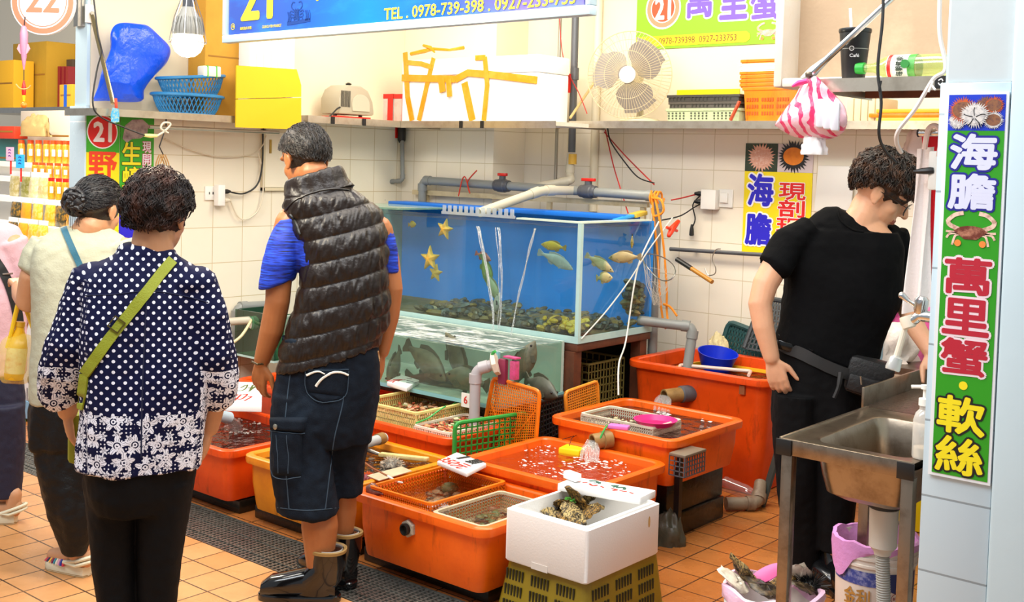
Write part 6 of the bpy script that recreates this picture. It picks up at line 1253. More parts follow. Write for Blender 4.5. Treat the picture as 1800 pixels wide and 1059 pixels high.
b = MB().tube([PY(1592, 572, 3.18), PY(1584, 600, 3.175), PY(1575, 630, 3.17)], .009, 10); b.build('spray_tube', mat('ivory plastic', 'E8DCC8', .4), t)
b = MB().lathe([(.010, -.006), (.018, 0), (.021, .03), (.019, .036)], 14, PY(1575, 630, 3.17), (PY(1568, 652, 3.16)-PY(1575, 630, 3.17)).normalized()); b.build('spray_head', mat('chrome white', 'D8D8D4', .25, .5), t)
b = MB().tube(spline([V((-1.088, 3.14, f0.z+.03)), V((-1.095, 3.12, f0.z-.05)), V((-1.10, 3.11, f0.z-.12)), V((-1.09, 3.10, f0.z-.20))], 5), .010, 8); b.build('braided_hose', mat('braided steel hose', '6A6A66', .4, .7, var=(160, .9, '2A2A2A')), t)
t = MB(frame(V((-1.086, 3.03, 1.0)), (0, 1, 0), (0, 0, 1), (1, 0, 0))); t.box((0, 0, 0), (.012, .62, .004)); tag(t.build('rubber_strip', mat('dark ribbed strip', '3A3444', .5)), 'thin dark strip down the pillar edge beside the towels', 'strip')
# towels on the rod
ra = PY(1616, 234, 3.25); t = thing('towel_rod', 'short chrome rod sticking out of the pillar above the towels', 'rod', ra); b = MB().tube([ra, V((-1.08, 3.25, ra.z+.002))], .011, 12); b.build('rod', M_chrome, t); b = MB().tube([ra-V((.004, 0, 0)), ra+V((.001, 0, 0))], .0115, 12); b.build('end_cap', M_black, t)
def cloth(name, label, top, bot, mt, folds, amp, cat='towel', Y=0.0):
 """hanging cloth between two px edges (left,right) at top and bottom"""
 (a, c_), (d, e) = top, bot; b = MB(); L = []
 f = lambda u, v: a.lerp(c_, u).lerp(d.lerp(e, u), v) + V((.3, -1, 0))*(amp*math.sin(u*folds*6.28+v*1.3)*(.3+.7*v)) + V((amp*.4*math.sin(v*5+u*9), 0, 0))
 g = lambda u, v: f(u, v)+V((0, .004, 0))
 b.grid(f, 40, 24); n1 = 41; off = len(b.v); b.grid(lambda u, v: g(1-u, v), 40, 24); o = b.build(name, mt, smooth=True); return tag(o, label, cat)
Mtw = mat('white towel', 'EFE4E0', .9, bump=(120, .4));
cloth('towel', 'white towel hanging from the chrome rod beside the pillar', (PY(1612, 262, 3.27), PY(1640, 258, 3.27)), (PY(1588, 552, 3.27), PY(1634, 540, 3.27)), Mtw, 1.6, .012)
cloth('towel', 'red cloth hanging behind the white towel on the chrome rod', (PY(1620, 238, 3.30), PY(1648, 238, 3.30)), (PY(1634, 530, 3.30), PY(1652, 530, 3.30)), mat('red cloth', 'D8142A', .85, bump=(120, .3)), 1.2, .006)
b = MB(); c = PY(1644, 300, 3.24); b.box((c.x-.018, c.y-.01, c.z-.055), (c.x+.016, c.y+.012, c.z+.055)); o = b.build('switch_box', M_white, bevel=.006); tag(o, 'white plastic switch box hanging beside the pillar sign', 'switch')
b = MB().tube([PY(1640, 300, 3.235), PY(1622, 301, 3.22), PY(1606, 302, 3.22)], [.011, .009, .005], 8); tag(b.build('plug', M_black), 'black plug pointing at the worker from the switch box', 'plug')
b = MB().tube(spline([PY(1625, 262, 3.24), PY(1632, 228, 3.23), PY(1646, 222, 3.23), PY(1655, 240, 3.23), PY(1650, 275, 3.235)], 5), .008, 8); tag(b.build('cable_loop', mat('pinkish white cable', 'E8CCC0', .5)), 'thick pinkish cable loop over the chrome rod', 'cable')
# ------------------------------------------------------------------ small shelf over the worker
YS = 3.06; zs = PY(1560, 138, YS).z; xl_ = PY(1432, 140, YS).x
t = thing('wall_shelf', 'short steel shelf on the pillar carrying a cup and a lying bottle', 'shelf', ((xl_-1.08)/2, 3.2, zs-.04))
MB().box((xl_, YS+.004, zs-.010), (-1.077, YS+.40, zs)).build('board', M_shelft, t); MB().box((xl_, YS, zs-.034), (-1.085, YS+.0035, zs+.004)).build('edge', M_shelf, t)
MB().box((xl_, YS+.0045, zs-.034), (xl_+.004, YS+.40, zs-.011)).build('edge', M_shelf, t); MB().box((xl_+.01, YS+.05, zs-.026), (-1.08, YS+.08, zs-.0105)).build('brace', M_steeld, t); MB().box((xl_+.01, YS+.33, zs-.03), (-1.08, YS+.37, zs-.0105)).build('brace', M_rust, t)
c = PY(1652, 140, YS); MB().box((c.x-.012, YS-.004, zs-.03), (c.x+.02, YS-.0008, zs+.003)).build('corner_cap', M_black, t)
b = MB(); stroke(b, [[(-.006, .004), (.002, .008), (.006, .002)], [(.006, -.002), (-.001, -.008), (-.006, -.002)]], V((c.x+.004, YS-.0045, zs-.013)), Un, Vn, .003, .0006); b.build('cap_mark', M_whitep, t, smooth=False)
a, e = PY(1424, 131, YS-.01), PX(1580, -14, -1.10); e = PY(1580, -14, 3.12); t = rod('hanger_rod', 'chrome rod holding up the cup shelf, with a flat bolted end', a, e, .009, M_chrome)
dd = (e-a).normalized(); b = MB(frame(a-dd*.005, dd, V((0, -1, 0)).cross(dd))); b.prism([(-.02, -.014), (.02, -.016), (.07, -.008), (.07, .008), (.02, .016), (-.02, .014)], .006, -.003); b.build('flat_end', M_steel, t, bevel=.001); b = MB().lathe([(.010, 0), (.010, .010), (.001, .012)], 6, a+V((0, -.004, 0)), (0, -1, 0)); b.build('bolt', M_steeld, t)
# open foam box standing on its side behind the cup
ybx = 3.30; a, e = PY(1358, 148, ybx), PY(1668, 148, ybx); t = thing('foam_box', 'big open foam box standing on its side behind the black cup', 'box', ((a.x+e.x)/2, ybx, zs)); zb_ = zs+.001; X0, X1, zt_ = a.x, -1.08, zb_+.5; Mfb = mat('aged foam', 'D2C8BC', .8, var=(6, .5, 'D8C4AA'), bump=(18, .5))
MB().box((X0+.03, ybx+.11, zb_+.03), (X1, ybx+.14, zt_)).build('inner_wall', mat('beige foam lining', 'A48C72', .8, var=(5, .5, 'CDB496'), bump=(10, .5)), t)
MB().box((X0, ybx, zb_), (X0+.03, ybx+.14, zt_)).build('left_wall', Mfb, t, bevel=.008); MB().box((X0+.0305, ybx, zb_), (X1, ybx+.14, zb_+.028)).build('bottom_wall', Mfb, t, bevel=.006)
# cup with straw, lying tea bottle
c = PY(1500, 137, 3.14); c.z = zs+.001; t = thing('paper_cup', 'tall black takeaway cup with a straw on the small shelf', 'cup', c); Mcup = mat('black cup', '18181A', .45)
h = PY(1500, 52, 3.14).z-zs; b = MB().lathe([(.030, 0), (.0315, .004), (.043, h-.012)], 28, c); b.build('body', Mcup, t); b = MB().lathe([(.0445, h-.0115), (.046, h-.006), (.045, h), (.036, h+.002), (.035, h-.002), (.001, h-.003)], 28, c); b.build('lid', mat('dark lid', '0E0E10', .3), t)
b = MB().lathe([(.0402, h*.60), (.0405, h*.615)], 28, c, cap=False); b.lathe([(.0345, h*.33), (.0348, h*.34)], 28, c, cap=False); b.build('band_line', mat('grey print', '8A8A86', .5), t)
b = MB().tube([c+V((-.01, .0, h-.02)), c+V((-.018, 0, h+.06))], .0045, 8); b.build('straw', mat('white straw', 'F0ECE4', .4), t)
nn = (CAM-c); nn.z = 0; nn.normalize(); u = V((0, 0, 1)).cross(nn); cf = c+V((0, 0, h*.5));
b = MB(); disc(b, cf+nn*.0385+V((0, 0, .016))-u*.008, u, V((0, 0, 1)), .007, .001, 16, .005); letters(b, 'Café', cf+nn*.0388-V((0, 0, .004)), u, V((0, 0, 1)), .026, .009, .0, .001); b.build('lettering', M_whitep, t, smooth=False)
a, e = PY(1506, 118, 3.12), PY(1664, 112, 3.12); a.z = e.z = zs+.035; t = thing('tea_bottle', 'green tea bottle lying on its side on the small shelf', 'bottle', (a.lerp(e, .5).x, 3.12, zs)); d = (e-a).normalized(); L = (e-a).length
b = MB().lathe([(.012, .026), (.013, .05), (.030, .085), (.0335, .10), (.0335, L-.02), (.030, L), (.001, L)], 24, a, d); b.build('body', clear_mat('pale green bottle', 'E4EEC0', .1, .05, milk=.25, milkcol='DDE89A'), t)
b = MB().lathe([(.001, 0), (.016, .0), (.0165, .024), (.012, .0255)], 20, a, d); b.build('cap', mat('bright green cap', '2AA83A', .4), t)
for nm, x0_, x1_, m_ in (('label_band', .098, .113, mat('white green label', 'E8F0E0', .4)), ('label_band', .1135, L*.62, mat('white label', 'F0F2E8', .4)), ('label_band', L*.621, L*.70, mat('green label', '3E9A3A', .4, var=(30, .8, '8AC86A')))): b = MB().lathe([(.0342, x0_), (.0343, x1_)], 28, a, d, cap=False); b.build(nm, m_, t)
b = MB()
for k, ch in enumerate('每朝健康'): letters(b, ch, a+d*.135+V((0, -.0345, -.021+.014*k)) + V((0, abs(k-1.5)*.004, 0)), -Vn*0+V((0, 0, 1)), -Un, .012, .020, .02, .002)
b.build('lettering', mat('dark green print', '1E4A2A', .5), t, smooth=False)
c = a+d*(L*.60)+V((0, -.0342, .006)); b = MB(); disc(b, c, Un, Vn, .012, .0015, 20); b.build('emblem', mat('leaf green print', '2E8A3A', .5), t, False)
b = MB().lathe([(.0345, .100), (.0346, .110)], 28, a, d, cap=False); b.build('red_band', mat('red label band', 'D8281C', .4), t)
# striped carrier bag with tissue packs
hk = PY(1424, 138, 3.03)
mt_, tt, bb = new_mat('pink striped carrier bag'); tc = tt.add('ShaderNodeTexCoord').outputs['Object']; sp = tt.add('ShaderNodeSeparateXYZ'); tt.link(tc, sp.inputs[0])
nz = tt.noise(tc, 9, 3); s_ = tt.math('FRACT', tt.math('ADD', tt.math('MULTIPLY', tt.math('ADD', sp.outputs[0], tt.math('MULTIPLY', sp.outputs[2], .45)), 24.0), tt.math('MULTIPLY', nz, 3.2)))
tt.link(tt.mix(tt.math('GREATER_THAN', s_, .60), lin('F2C4D0'), lin('E8306A')), bb.inputs['Base Color']); bb.inputs['Roughness'].default_value = .25; bb.inputs['Transmission Weight'].default_value = .0; bb.inputs['Alpha'].default_value = .86
tt.link(tt.bump(tt.noise(tc, 34, 4), .8), bb.inputs['Normal'])
t = thing('carrier_bag', 'pink and white striped carrier bag hanging from the chrome rod end', 'bag', PY(1425, 245, 3.05))
out = [(1417, 140), (1405, 160), (1388, 185), (1364, 214), (1366, 222), (1396, 240), (1440, 246), (1474, 240), (1486, 212), (1482, 188), (1462, 165), (1440, 142), (1430, 134)]
blob(out, .075, lambda x, y: PY(x, y, 3.06), amp=.014, freq=16, seed=4).build('bag_skin', mt_, t, smooth=60)
b = MB().tube([PY(1420, 142, 3.02), PY(1404, 146, 3.02), PY(1392, 152, 3.01)], [.007, .009, .003], 8); b.build('handle_ear', mat('hot pink plastic', 'E83A86', .3), t)
for k in range(3):
 p0 = PY(1446+k*13, 196+k*3, 2.995); b = MB(frame(p0, (.95, .3, 0), (-.3, .95, 0))); b.box((-.018, -.005, -.045), (.006, .04, .035)); o = b.build('tissue_pack', mat('white tissue pack', 'ECEAF2', .5), bevel=.007); tag(o, ('left', 'middle', 'right')[k]+' of three white tissue packs at the side of the striped bag', 'tissue pack', 'tissue packs in the striped bag')
crumple('tissue', 'crumpled white tissue poking out under the striped bag', 'tissue', PY(1430, 272, 3.06), .036, .025, .075, mat('white tissue paper', 'F2F0EE', .8), 9, .35, 6)
cord('cable', 'black cable hanging down past the worker head', [PY(1553, -20, 3.0), PY(1551, 40, 3.0), PY(1543, 120, 3.0), PY(1549, 180, 3.0), PY(1545, 235, 3.0), PY(1556, 265, 3.05), PY(1575, 285, 3.1)], .0045, M_wblk, 'cable')
b = MB().tube([PY(1549, 142, 2.995), PY(1545, 160, 2.995)], .003, 6); tag(b.build('cable_tie', M_black), 'black cable tie sticking out of the hanging black cable', 'tie')
cord('cable', 'white cable curving down from the shelf corner', [PY(1652, -10, 3.03), PY(1652, 60, 3.03), PY(1662, 120, 3.03), PY(1640, 140, 3.02), PY(1610, 190, 3.02), PY(1580, 228, 3.02), PY(1576, 250, 3.05), PY(1584, 268, 3.1)], .006, mat('white cable', 'E6DCD6', .45), 'cable')
b = MB().tube([PY(1640, 143, 3.01), PY(1632, 162, 3.0)], .003, 6); b.tube([PY(1638, 150, 3.008), PY(1644, 158, 3.0)], .003, 6); tag(b.build('cable_tie', M_white), 'white cable tie on the curving white cable', 'tie')
# ------------------------------------------------------------------ buckets under the sink
bc = PZ(1358, 1034, .30); t = thing('bucket', 'white bucket with a pink liner full of oyster shells by the sink leg', 'bucket', (bc.x, bc.y, 0)); c = V((bc.x, bc.y, 0))
b = MB().lathe([(.115, .001), (.12, .006), (.138, .24), (.144, .241), (.145, .252), (.139, .253), (.147, .28), (.150, .281), (.150, .298), (.142, .30), (.140, .28), (.118, .012), (.001, .010)], 36, c, cap=False); b.build('body', mat('white bucket plastic', 'ECE6E2', .4), t)
b = MB(); n_ = 40; R = []
for f, z in ((.151, .262), (.155, .284), (.152, .304), (.140, .306), (.125, .26)): R.append([c+V((f*(1+.03*math.sin(7*a+z*60))*math.cos(a), f*(1+.03*math.sin(7*a+z*60))*math.sin(a), z+.008*math.sin(5*a))) for a in (2*math.pi*k/n_ for k in range(n_))])
b.rings(R, cap=False); b.build('pink_liner', mat('pale pink plastic film', 'EEC2DE', .3, bump=(30, .6)), t)
gg = 'oyster shells in the bucket'
for k, (px, py, L, a, ti, m_) in enumerate(((1312, 1010, .13, 1.2, .9, M_oys2), (1295, 1025, .11, .3, .6, mat('pearl shell', 'E4D8C4', .3, var=(30, .7, '8A7A5E'))), (1405, 1015, .12, 2.0, .8, mat('pearl shell', 'E4D8C4', .3)), (1375, 1022, .11, .8, -.5, M_oys), (1345, 1035, .12, 0, .3, mat('dark shell', '2E261E', .4, var=(40, .8, '8A7248'))), (1420, 1035, .10, 1.0, .4, mat('dark shell', '2E261E', .4)))):
 oyster('oyster_shell', ('olive shell standing at the back of the shell bucket', 'pearly shell at the left of the shell bucket', 'pale shell right of the sink leg in the shell bucket', 'brown shell behind the sink leg in the shell bucket', 'dark broken shell in the middle of the shell bucket', 'dark shell at the right of the shell bucket')[k], PZ(px, py, .315 if k < 3 else .30), L, L*.7, a, ti, m_, k+20, gg, 'shell')
urchin('sea_urchin', 'black long-spined urchin lying in the shell bucket', PZ(1425, 1030, .30)-V((0, 0, .02)), .03, 160, M_black, M_black, 31, .7, 10, .03)
c = PZ(1348, 1010, .33); b = MB(frame(c, (.7, .5, .5), (-.6, .3, .74))); b.prism([(.06*math.cos(a), .022*math.sin(a)) for a in (2*math.pi*k/20 for k in range(20))], .006); tag(b.build('plastic_tag', mat('pink tag', 'F06AA8', .4), bevel=.001), 'oval pink plastic tag stuck among the bucket shells', 'tag')
bc = PZ(1540, 948, .36); t = thing('bucket', 'white printed paint bucket with a pink bag rim under the sink', 'bucket', (bc.x, bc.y, 0)); c = V((bc.x, bc.y, 0)); R_ = .132
b = MB().lathe([(R_*.88, .001), (R_*.9, .006), (R_*.97, .297), (R_*1.02, .299), (R_*1.02, .307), (R_, .309), (R_, .322), (R_*1.04, .324), (R_*1.04, .334), (R_*1.01, .336), (R_*1.01, .346), (R_*1.05, .348), (R_*1.05, .36), (R_*.98, .361), (R_*.96, .34), (R_*.88, .01), (.001, .008)], 40, c, cap=False); b.build('body', mat('cream bucket plastic', 'EADFD4', .4), t)
def on_cyl(nm, z0, z1, a0, a1, m_, f=lambda a: 0, sh=.0015):
 b = MB(); n_ = 30; rr = lambda z: R_*(.9+.07*(z/.297))+sh; L = []
 for k in range(n_+1): a = a0+(a1-a0)*k/n_; za = z0+f(a); L.append([c+V((rr(za)*math.cos(a), rr(za)*math.sin(a), za)), c+V((rr(z1)*math.cos(a), rr(z1)*math.sin(a), z1))])
 b.add([p for r in L for p in r], [(2*k, 2*k+2, 2*k+3, 2*k+1) for k in range(n_)]); b.build(nm, m_, t)
am = math.atan2(-c.y, -c.x)
on_cyl('label_band', .238, .285, am-1.3, am+.1, mat('blue map print', '3A4A9A', .45, var=(60, .9, 'B8BCE0')), lambda a: 0); on_cyl('label_band', .238, .285, am+.1, am+1.3, mat('navy label', '1E2460', .45), lambda a: -.06*max(0, a-am-.1)**1.5)
for k, ch in enumerate('金利'):
 a = am-.62+k*.36; nn = V((math.cos(a), math.sin(a), 0)); b = MB(); letters(b, ch, c+nn*(R_*.955)+V((0, 0, .198)), V((0, 0, 1)).cross(nn), V((0, 0, 1)), .043, .055, .02, .0015); b.build('lettering', mat('gold print', 'B8843A', .5), t, smooth=False)
a = am+.55; nn = V((math.cos(a), math.sin(a), 0)); b = MB(); disc(b, c+nn*(R_*.958)+V((0, 0, .205)), V((0, 0, 1)).cross(nn), V((0, 0, 1)), .016, .002, 24, .014); letters(b, '新鮮', c+nn*(R_*.958)+V((0, 0, .205)), V((0, 0, 1)).cross(nn), V((0, 0, 1)), .02, .011, .0, .002); b.build('seal', mat('dark red print', '8A1E2A', .5), t, False)
b = MB(); n_ = 44; R = []
for f, z in ((1.04, .350), (1.08, .354), (1.08, .374), (.98, .376), (.90, .32)): R.append([c+V((R_*f*(1+.05*noise.noise(V((math.cos(a)*3, math.sin(a)*3, z*20))))*math.cos(a), R_*f*(1+.05*noise.noise(V((math.cos(a)*3, math.sin(a)*3, z*20))))*math.sin(a), z-(.10*max(0, math.cos(a-am+1.0))**8 if f in (1.04, 1.10) else 0)+.012*noise.noise(V((math.cos(a)*4, math.sin(a)*4, 5))))) for a in (2*math.pi*k/n_ for k in range(n_))])
b.rings(R, cap=False); b.build('pink_bag_rim', mat('orchid plastic film', 'E29CDC', .3, bump=(30, .7)), t)
cord('wire', 'red wire dangling beside the dark grey ceiling pipe', [PY(983, 20, 5.37), PY(988, 90, 5.36), PY(1000, 130, 5.35), PY(1018, 165, 5.35), PY(1032, 200, 5.33)], .003, M_wred, 'wire')
crumple('plastic_bag', 'crinkled dark bag on the tiles far under the sink', 'bag', PZ(1592, 925, 0), .09, .07, .10, mat('dark foil bag', '4A3A3A', .25, var=(30, 1, 'A8B0B8'), bump=(24, 1)), 33)
# ------------------------------------------------------------------ clutter behind the worker
t = thing('rear_table', 'steel side table in the back corner behind the worker', 'table', (-1.5, 5.2, 0))
MB().box((-2.30, 4.90, .70), (-1.085, 5.45, .73)).build('top', M_steeld, t)
for x, y in ((-2.27, 4.93), (-1.11, 4.93), (-2.27, 5.42), (-1.11, 5.42)): MB().box((x-.015, y-.015, 0), (x+.015, y+.015, .699)).build('leg', M_steeld, t)
Mfilm = mat('clear crinkled plastic', 'E8DAD2', .2, bump=(26, 1.0)); crumple('plastic_bag', 'crumpled clear plastic bag on the side table behind the worker', 'bag', V((-2.05, 5.06, .731)), .17, .12, .19, Mfilm, 21, .35, 6)
crumple('plastic_bag', 'pink plastic bag piled on the side table by the towels', 'bag', V((-1.98, 5.28, .731)), .20, .14, .42, mat('pink film', 'E05A9A', .3, bump=(20, .9)), 22, .35, 6)
c = PY(1556, 535, 5.12); o = MB(frame(c, (.9, .1, .35), (-.35, 0, .93))); o.box((-.05, -.05, -.02), (.05, .05, .02)); tag(o.build('snack_packet', mat('blue snack packet', '1E5AB8', .35), bevel=.012), 'blue snack packet lying against the pink plastic bag', 'packet')
c = PY(1572, 515, 5.14); o = MB(frame(c, (.7, .1, .6), (-.6, 0, .75))); o.box((-.06, -.05, -.02), (.06, .05, .02)); tag(o.build('snack_packet', mat('yellow snack packet', 'F0C81C', .35), bevel=.012), 'yellow snack packet above the blue one', 'packet')
for lb_, x, y, h, m_ in (('yellow jerry can beneath the side table', 1612, 665, .26, M_yel), ('dark red jerry can beneath the side table beside the yellow one', 1570, 668, .26, mat('dark red can', '8A1A2A', .4))):
 c = PY(x, y, 4.98); t = thing('jerry_can', lb_, 'can', (c.x, 5.05, 0)); MB().box((c.x-.07, 4.97, .001), (c.x+.07, 5.12, .45)).build('body', m_, t, bevel=.02); b = MB().lathe([(.02, .451), (.02, .47)], 12, (c.x, 5.04, 0)); b.build('cap', M_white, t)
c = PY(1546, 628, 4.97); t = thing('spray_can', 'white and blue can on the side table edge', 'can', (c.x, 4.95, .731)); b = MB().lathe([(.022, .0), (.022, .12), (.012, .13)], 14, (c.x, 4.95, .731)); b.build('body', mat('pale blue can', 'A8C8DC', .4), t); b = MB().lathe([(.012, .131), (.012, .155)], 12, (c.x, 4.95, .731)); b.build('nozzle', mat('orange nozzle', 'D8721C', .4), t)
t = thing('storage_crate', 'dark green crate tilted behind the tall vat', 'crate', V((-2.7, 5.52, .55))); Mdg = mat('dark green crate plastic', '1E4A4A', .45)
p = [PY(1258, 645, 5.53), PY(1362, 664, 5.52), PY(1345, 590, 5.565), PY(1282, 566, 5.58)]; b = MB(); qlattice(b, p, 14, 8, .012, .006); b.build('side_mesh', Mdg, t, smooth=False); b = MB().tube(bend([p[0], p[3], p[2], p[1]], .04), .016, 8); b.build('rim', Mdg, t)
t = thing('storage_crate', 'grey black crate leaning on the wall behind the worker arm', 'crate', PY(1340, 620, 5.5)); p = [PY(1308, 612, 5.45), PY(1380, 625, 5.45), PY(1382, 530, 5.56), PY(1340, 524, 5.56)]; Mgk = mat('grey black plastic', '3A3E40', .5)
b = MB(); qlattice(b, p, 10, 10, .010, .006); b.build('side_mesh', Mgk, t, smooth=False); b = MB().tube(bend([p[0], p[3], p[2], p[1]], .03), .014, 8); b.build('rim', Mgk, t)
crumple('net_bag', 'cream net bag of shells behind the dark green crate', 'bag', PY(1262, 625, 5.5), .06, .05, .12, mat('cream netting', 'E4D4A0', .7, bump=(60, 1)), 25)
t = MB(frame(PY(1432, 372, 5.58), (1, 0, 0), (.05, .0, 1))); t.box((0, 0, 0), (.20, .24, .012)); tag(t.build('cutting_board', M_white, bevel=.01), 'white cutting board leaning on the back wall behind the worker', 'board')
t = thing('white_cabinet', 'white cabinet in the back corner right of the worker', 'cabinet', (-1.25, 5.45, 0)); MB().box((-1.42, 5.30, .95), (-1.085, 5.59, 1.45)).build('body', mat('cream cabinet', 'E8DED0', .5), t); MB().box((-1.41, 5.289, .96), (-1.09, 5.2995, 1.44)).build('door', mat('cream cabinet door', 'EEE6DA', .45), t); MB().box((-1.40, 5.27, 1.1), (-1.385, 5.2885, 1.25)).build('handle', M_steel, t)
MB().box((-1.42, 5.30, .731), (-1.085, 5.59, .949)).build('base', mat('cream cabinet', 'E8DED0', .5), t)
crumple('plastic_bag', 'clear bag with a purple patch hanging near the chrome rod', 'bag', PY(1612, 280, 5.56), .07, .04, .15, mat('pinkish film', 'EED8D4', .3, bump=(30, .9)), 28)
# ------------------------------------------------------------------ people
from mathutils.bvhtree import BVHTree
def DZ(x, y, z=0.0): return (PZ(x, y, z)-CAM).dot(fw)
def flat(v): v = V((v.x, v.y, 0)); return v.normalized()
def view(x, y): d = flat(ray(x, y)); return d, d.cross(V((0, 0, 1)))     # away from the camera, to the right
def oval(c, hw, hd, A, B, n=30, e=2.3):
 out = []
 for k in range(n):
  t = 2*math.pi*k/n; ca, sa = math.cos(t), math.sin(t)
  out.append(V(c) + A*(hw*math.copysign(abs(ca)**(2/e), ca)) + B*(hd*math.copysign(abs(sa)**(2/e), sa)))
 return out
def solid(mb, voxel, it=4, sub=0):
 me = mb.mesh('tmp', MATS['black plastic'], V((0, 0, 0)), False); o = bpy.data.objects.new('tmp', me); COL.objects.link(o)
 r = o.modifiers.new('r', 'REMESH'); r.mode = 'VOXEL'; r.voxel_size = voxel
 s = o.modifiers.new('s', 'SMOOTH'); s.factor = .5; s.iterations = it
 dg = bpy.context.evaluated_depsgraph_get(); dg.update(); m2 = bpy.data.meshes.new_from_object(o.evaluated_get(dg)); bpy.data.objects.remove(o); m2.materials.clear(); return m2
def put(name, me, mats, parent, disp=None, color=None, uv=None, attr=None):
 """finish a remeshed part: push vertices along their normals, colour faces by place, add pattern coordinates"""
 n = len(me.vertices); co = np.empty(n*3); me.vertices.foreach_get('co', co); co = co.reshape(-1, 3)
 no = np.empty(n*3); me.vertices.foreach_get('normal', no); no = no.reshape(-1, 3)
 if uv:
  U = np.array([uv(V(c), V(m_)) for c, m_ in zip(co, no)]); la = me.uv_layers.new(name='pattern'); li = np.empty(len(me.loops), dtype=np.int32); me.loops.foreach_get('vertex_index', li); la.data.foreach_set('uv', U[li].ravel())
 if attr: a = me.attributes.new('border', 'FLOAT', 'POINT'); a.data.foreach_set('value', [attr(V(c)) for c in co])
 if disp: co = co + no*np.array([disp(V(c), V(m_)) for c, m_ in zip(co, no)])[:, None]
 off = WORLD[parent.name]; bv = BVHTree.FromPolygons([V(c) for c in co], [tuple(p.vertices) for p in me.polygons])
 ms = mats if isinstance(mats, (list, tuple)) else [mats]
 for m_ in ms: me.materials.append(m_)
 if color and len(ms) > 1:
  me.polygons.foreach_set('material_index', [color(V(co[list(p.vertices)].mean(0))) for p in me.polygons])
 me.vertices.foreach_set('co', (co-np.array(off)).ravel()); me.polygons.foreach_set('use_smooth', [True]*len(me.polygons)); me.update()
 o = bpy.data.objects.new(name, me); COL.objects.link(o); o.parent = parent; WORLD[o.name] = V(off); return o, bv
def hit(bv, x, y, lift):
 d = ray(x, y).normalized(); p, n_, i, t = bv.ray_cast(CAM, d)
 if p is None:
  q = CAM+d*3.5
  best = bv.find_nearest(q); p, n_ = best[0], best[1]
 if n_.dot(d) > 0: n_ = -n_
 return p+n_*lift, n_
def patch(name, parent, bv, quad, mt, nu=10, nv=10, th=.003, smooth=True):
 """thin piece of cloth lying on a surface; quad: px corners"""
 b = MB(); pts = []
 for j in range(nv+1):
  for i in range(nu+1):
   u, v = i/nu, j/nv; x = (quad[0][0]*(1-u)+quad[1][0]*u)*(1-v)+(quad[3][0]*(1-u)+quad[2][0]*u)*v; y = (quad[0][1]*(1-u)+quad[1][1]*u)*(1-v)+(quad[3][1]*(1-u)+quad[2][1]*u)*v
   pts.append(hit(bv, x, y, 0))
 edge = lambda i, j: th*(0.1 if i in (0, nu) or j in (0, nv) else 1)
 b.add([pts[j*(nu+1)+i][0]+pts[j*(nu+1)+i][1]*edge(i, j) for j in range(nv+1) for i in range(nu+1)], [(j*(nu+1)+i, (j+1)*(nu+1)+i, (j+1)*(nu+1)+i+1, j*(nu+1)+i+1) for j in range(nv) for i in range(nu)])
 return b.build(name, mt, parent, smooth=True)
def seam(name, parent, bv, px, r, mt, lift=.0, n=6, parentless=None):
 q = spline([(x, y, 0) for x, y in px], n) if len(px) > 2 else [V((*px[0], 0)).lerp(V((*px[1], 0)), k/8) for k in range(9)]
 b = MB(); rs = r if not hasattr(r, '__len__') else [r[0]+(r[1]-r[0])*i/(len(q)-1) for i in range(len(q))]
 b.tube([hit(bv, p.x, p.y, lift)[0] for p in q], rs, 6); return b.build(name, mt, parent)
def chain(mb, pts, rs, n=14): mb.tube(pts, rs, n, round_ends=True)
def head(mb, c, f, u, s=1.0, neck=None):
 l = u.cross(f); c = V(c); p = lambda x, y, z: c+(f*x+l*y+u*z)*s; ax = (f, l, u)
 e = lambda x, y, z, a, b, d: mb.ell(p(x, y, z), (a*s, b*s, d*s), ax, 20, 12)
 e(-.012, 0, .030, .096, .076, .088); e(.026, 0, -.040, .064, .058, .075); e(.052, 0, -.098, .030, .030, .022); e(.0, 0, -.06, .062, .060, .05)
 chain(mb, [p(.082, 0, .018), p(.098, 0, -.008), p(.108, 0, -.028)], [.009*s, .011*s, .013*s], 10)
 for q in (1, -1): e(.092, q*.012, -.032, .012, .009, .008); e(.050, q*.036, -.026, .030, .020, .028); e(.062, q*.032, .026, .026, .026, .010)
 e(.083, 0, -.060, .012, .023, .006); e(.082, 0, -.071, .012, .020, .007)
 for q in (1, -1):
  e(-.006, q*.079, -.008, .020, .008, .030); e(.0, q*.079, -.034, .011, .007, .010); e(-.016, q*.083, -.0, .010, .006, .022)
 if neck: chain(mb, neck[0], neck[1], 18)
def face_color(c, f, u, s=1.0):
 l = u.cross(f); c = V(c)
 def g(q):
  d = q-c; x, y, z = d.dot(f)/s, d.dot(l)/s, d.dot(u)/s
  if x > .070 and abs(z+.065) < .0085 and abs(y) < .021: return 1
  if x > .06 and abs(z-.034) < .0045 and .014 < abs(y) < .046: return 2
  if x > .06 and abs(z-.008) < .006 and .020 < abs(y) < .042: return 2
  return 0
 return g
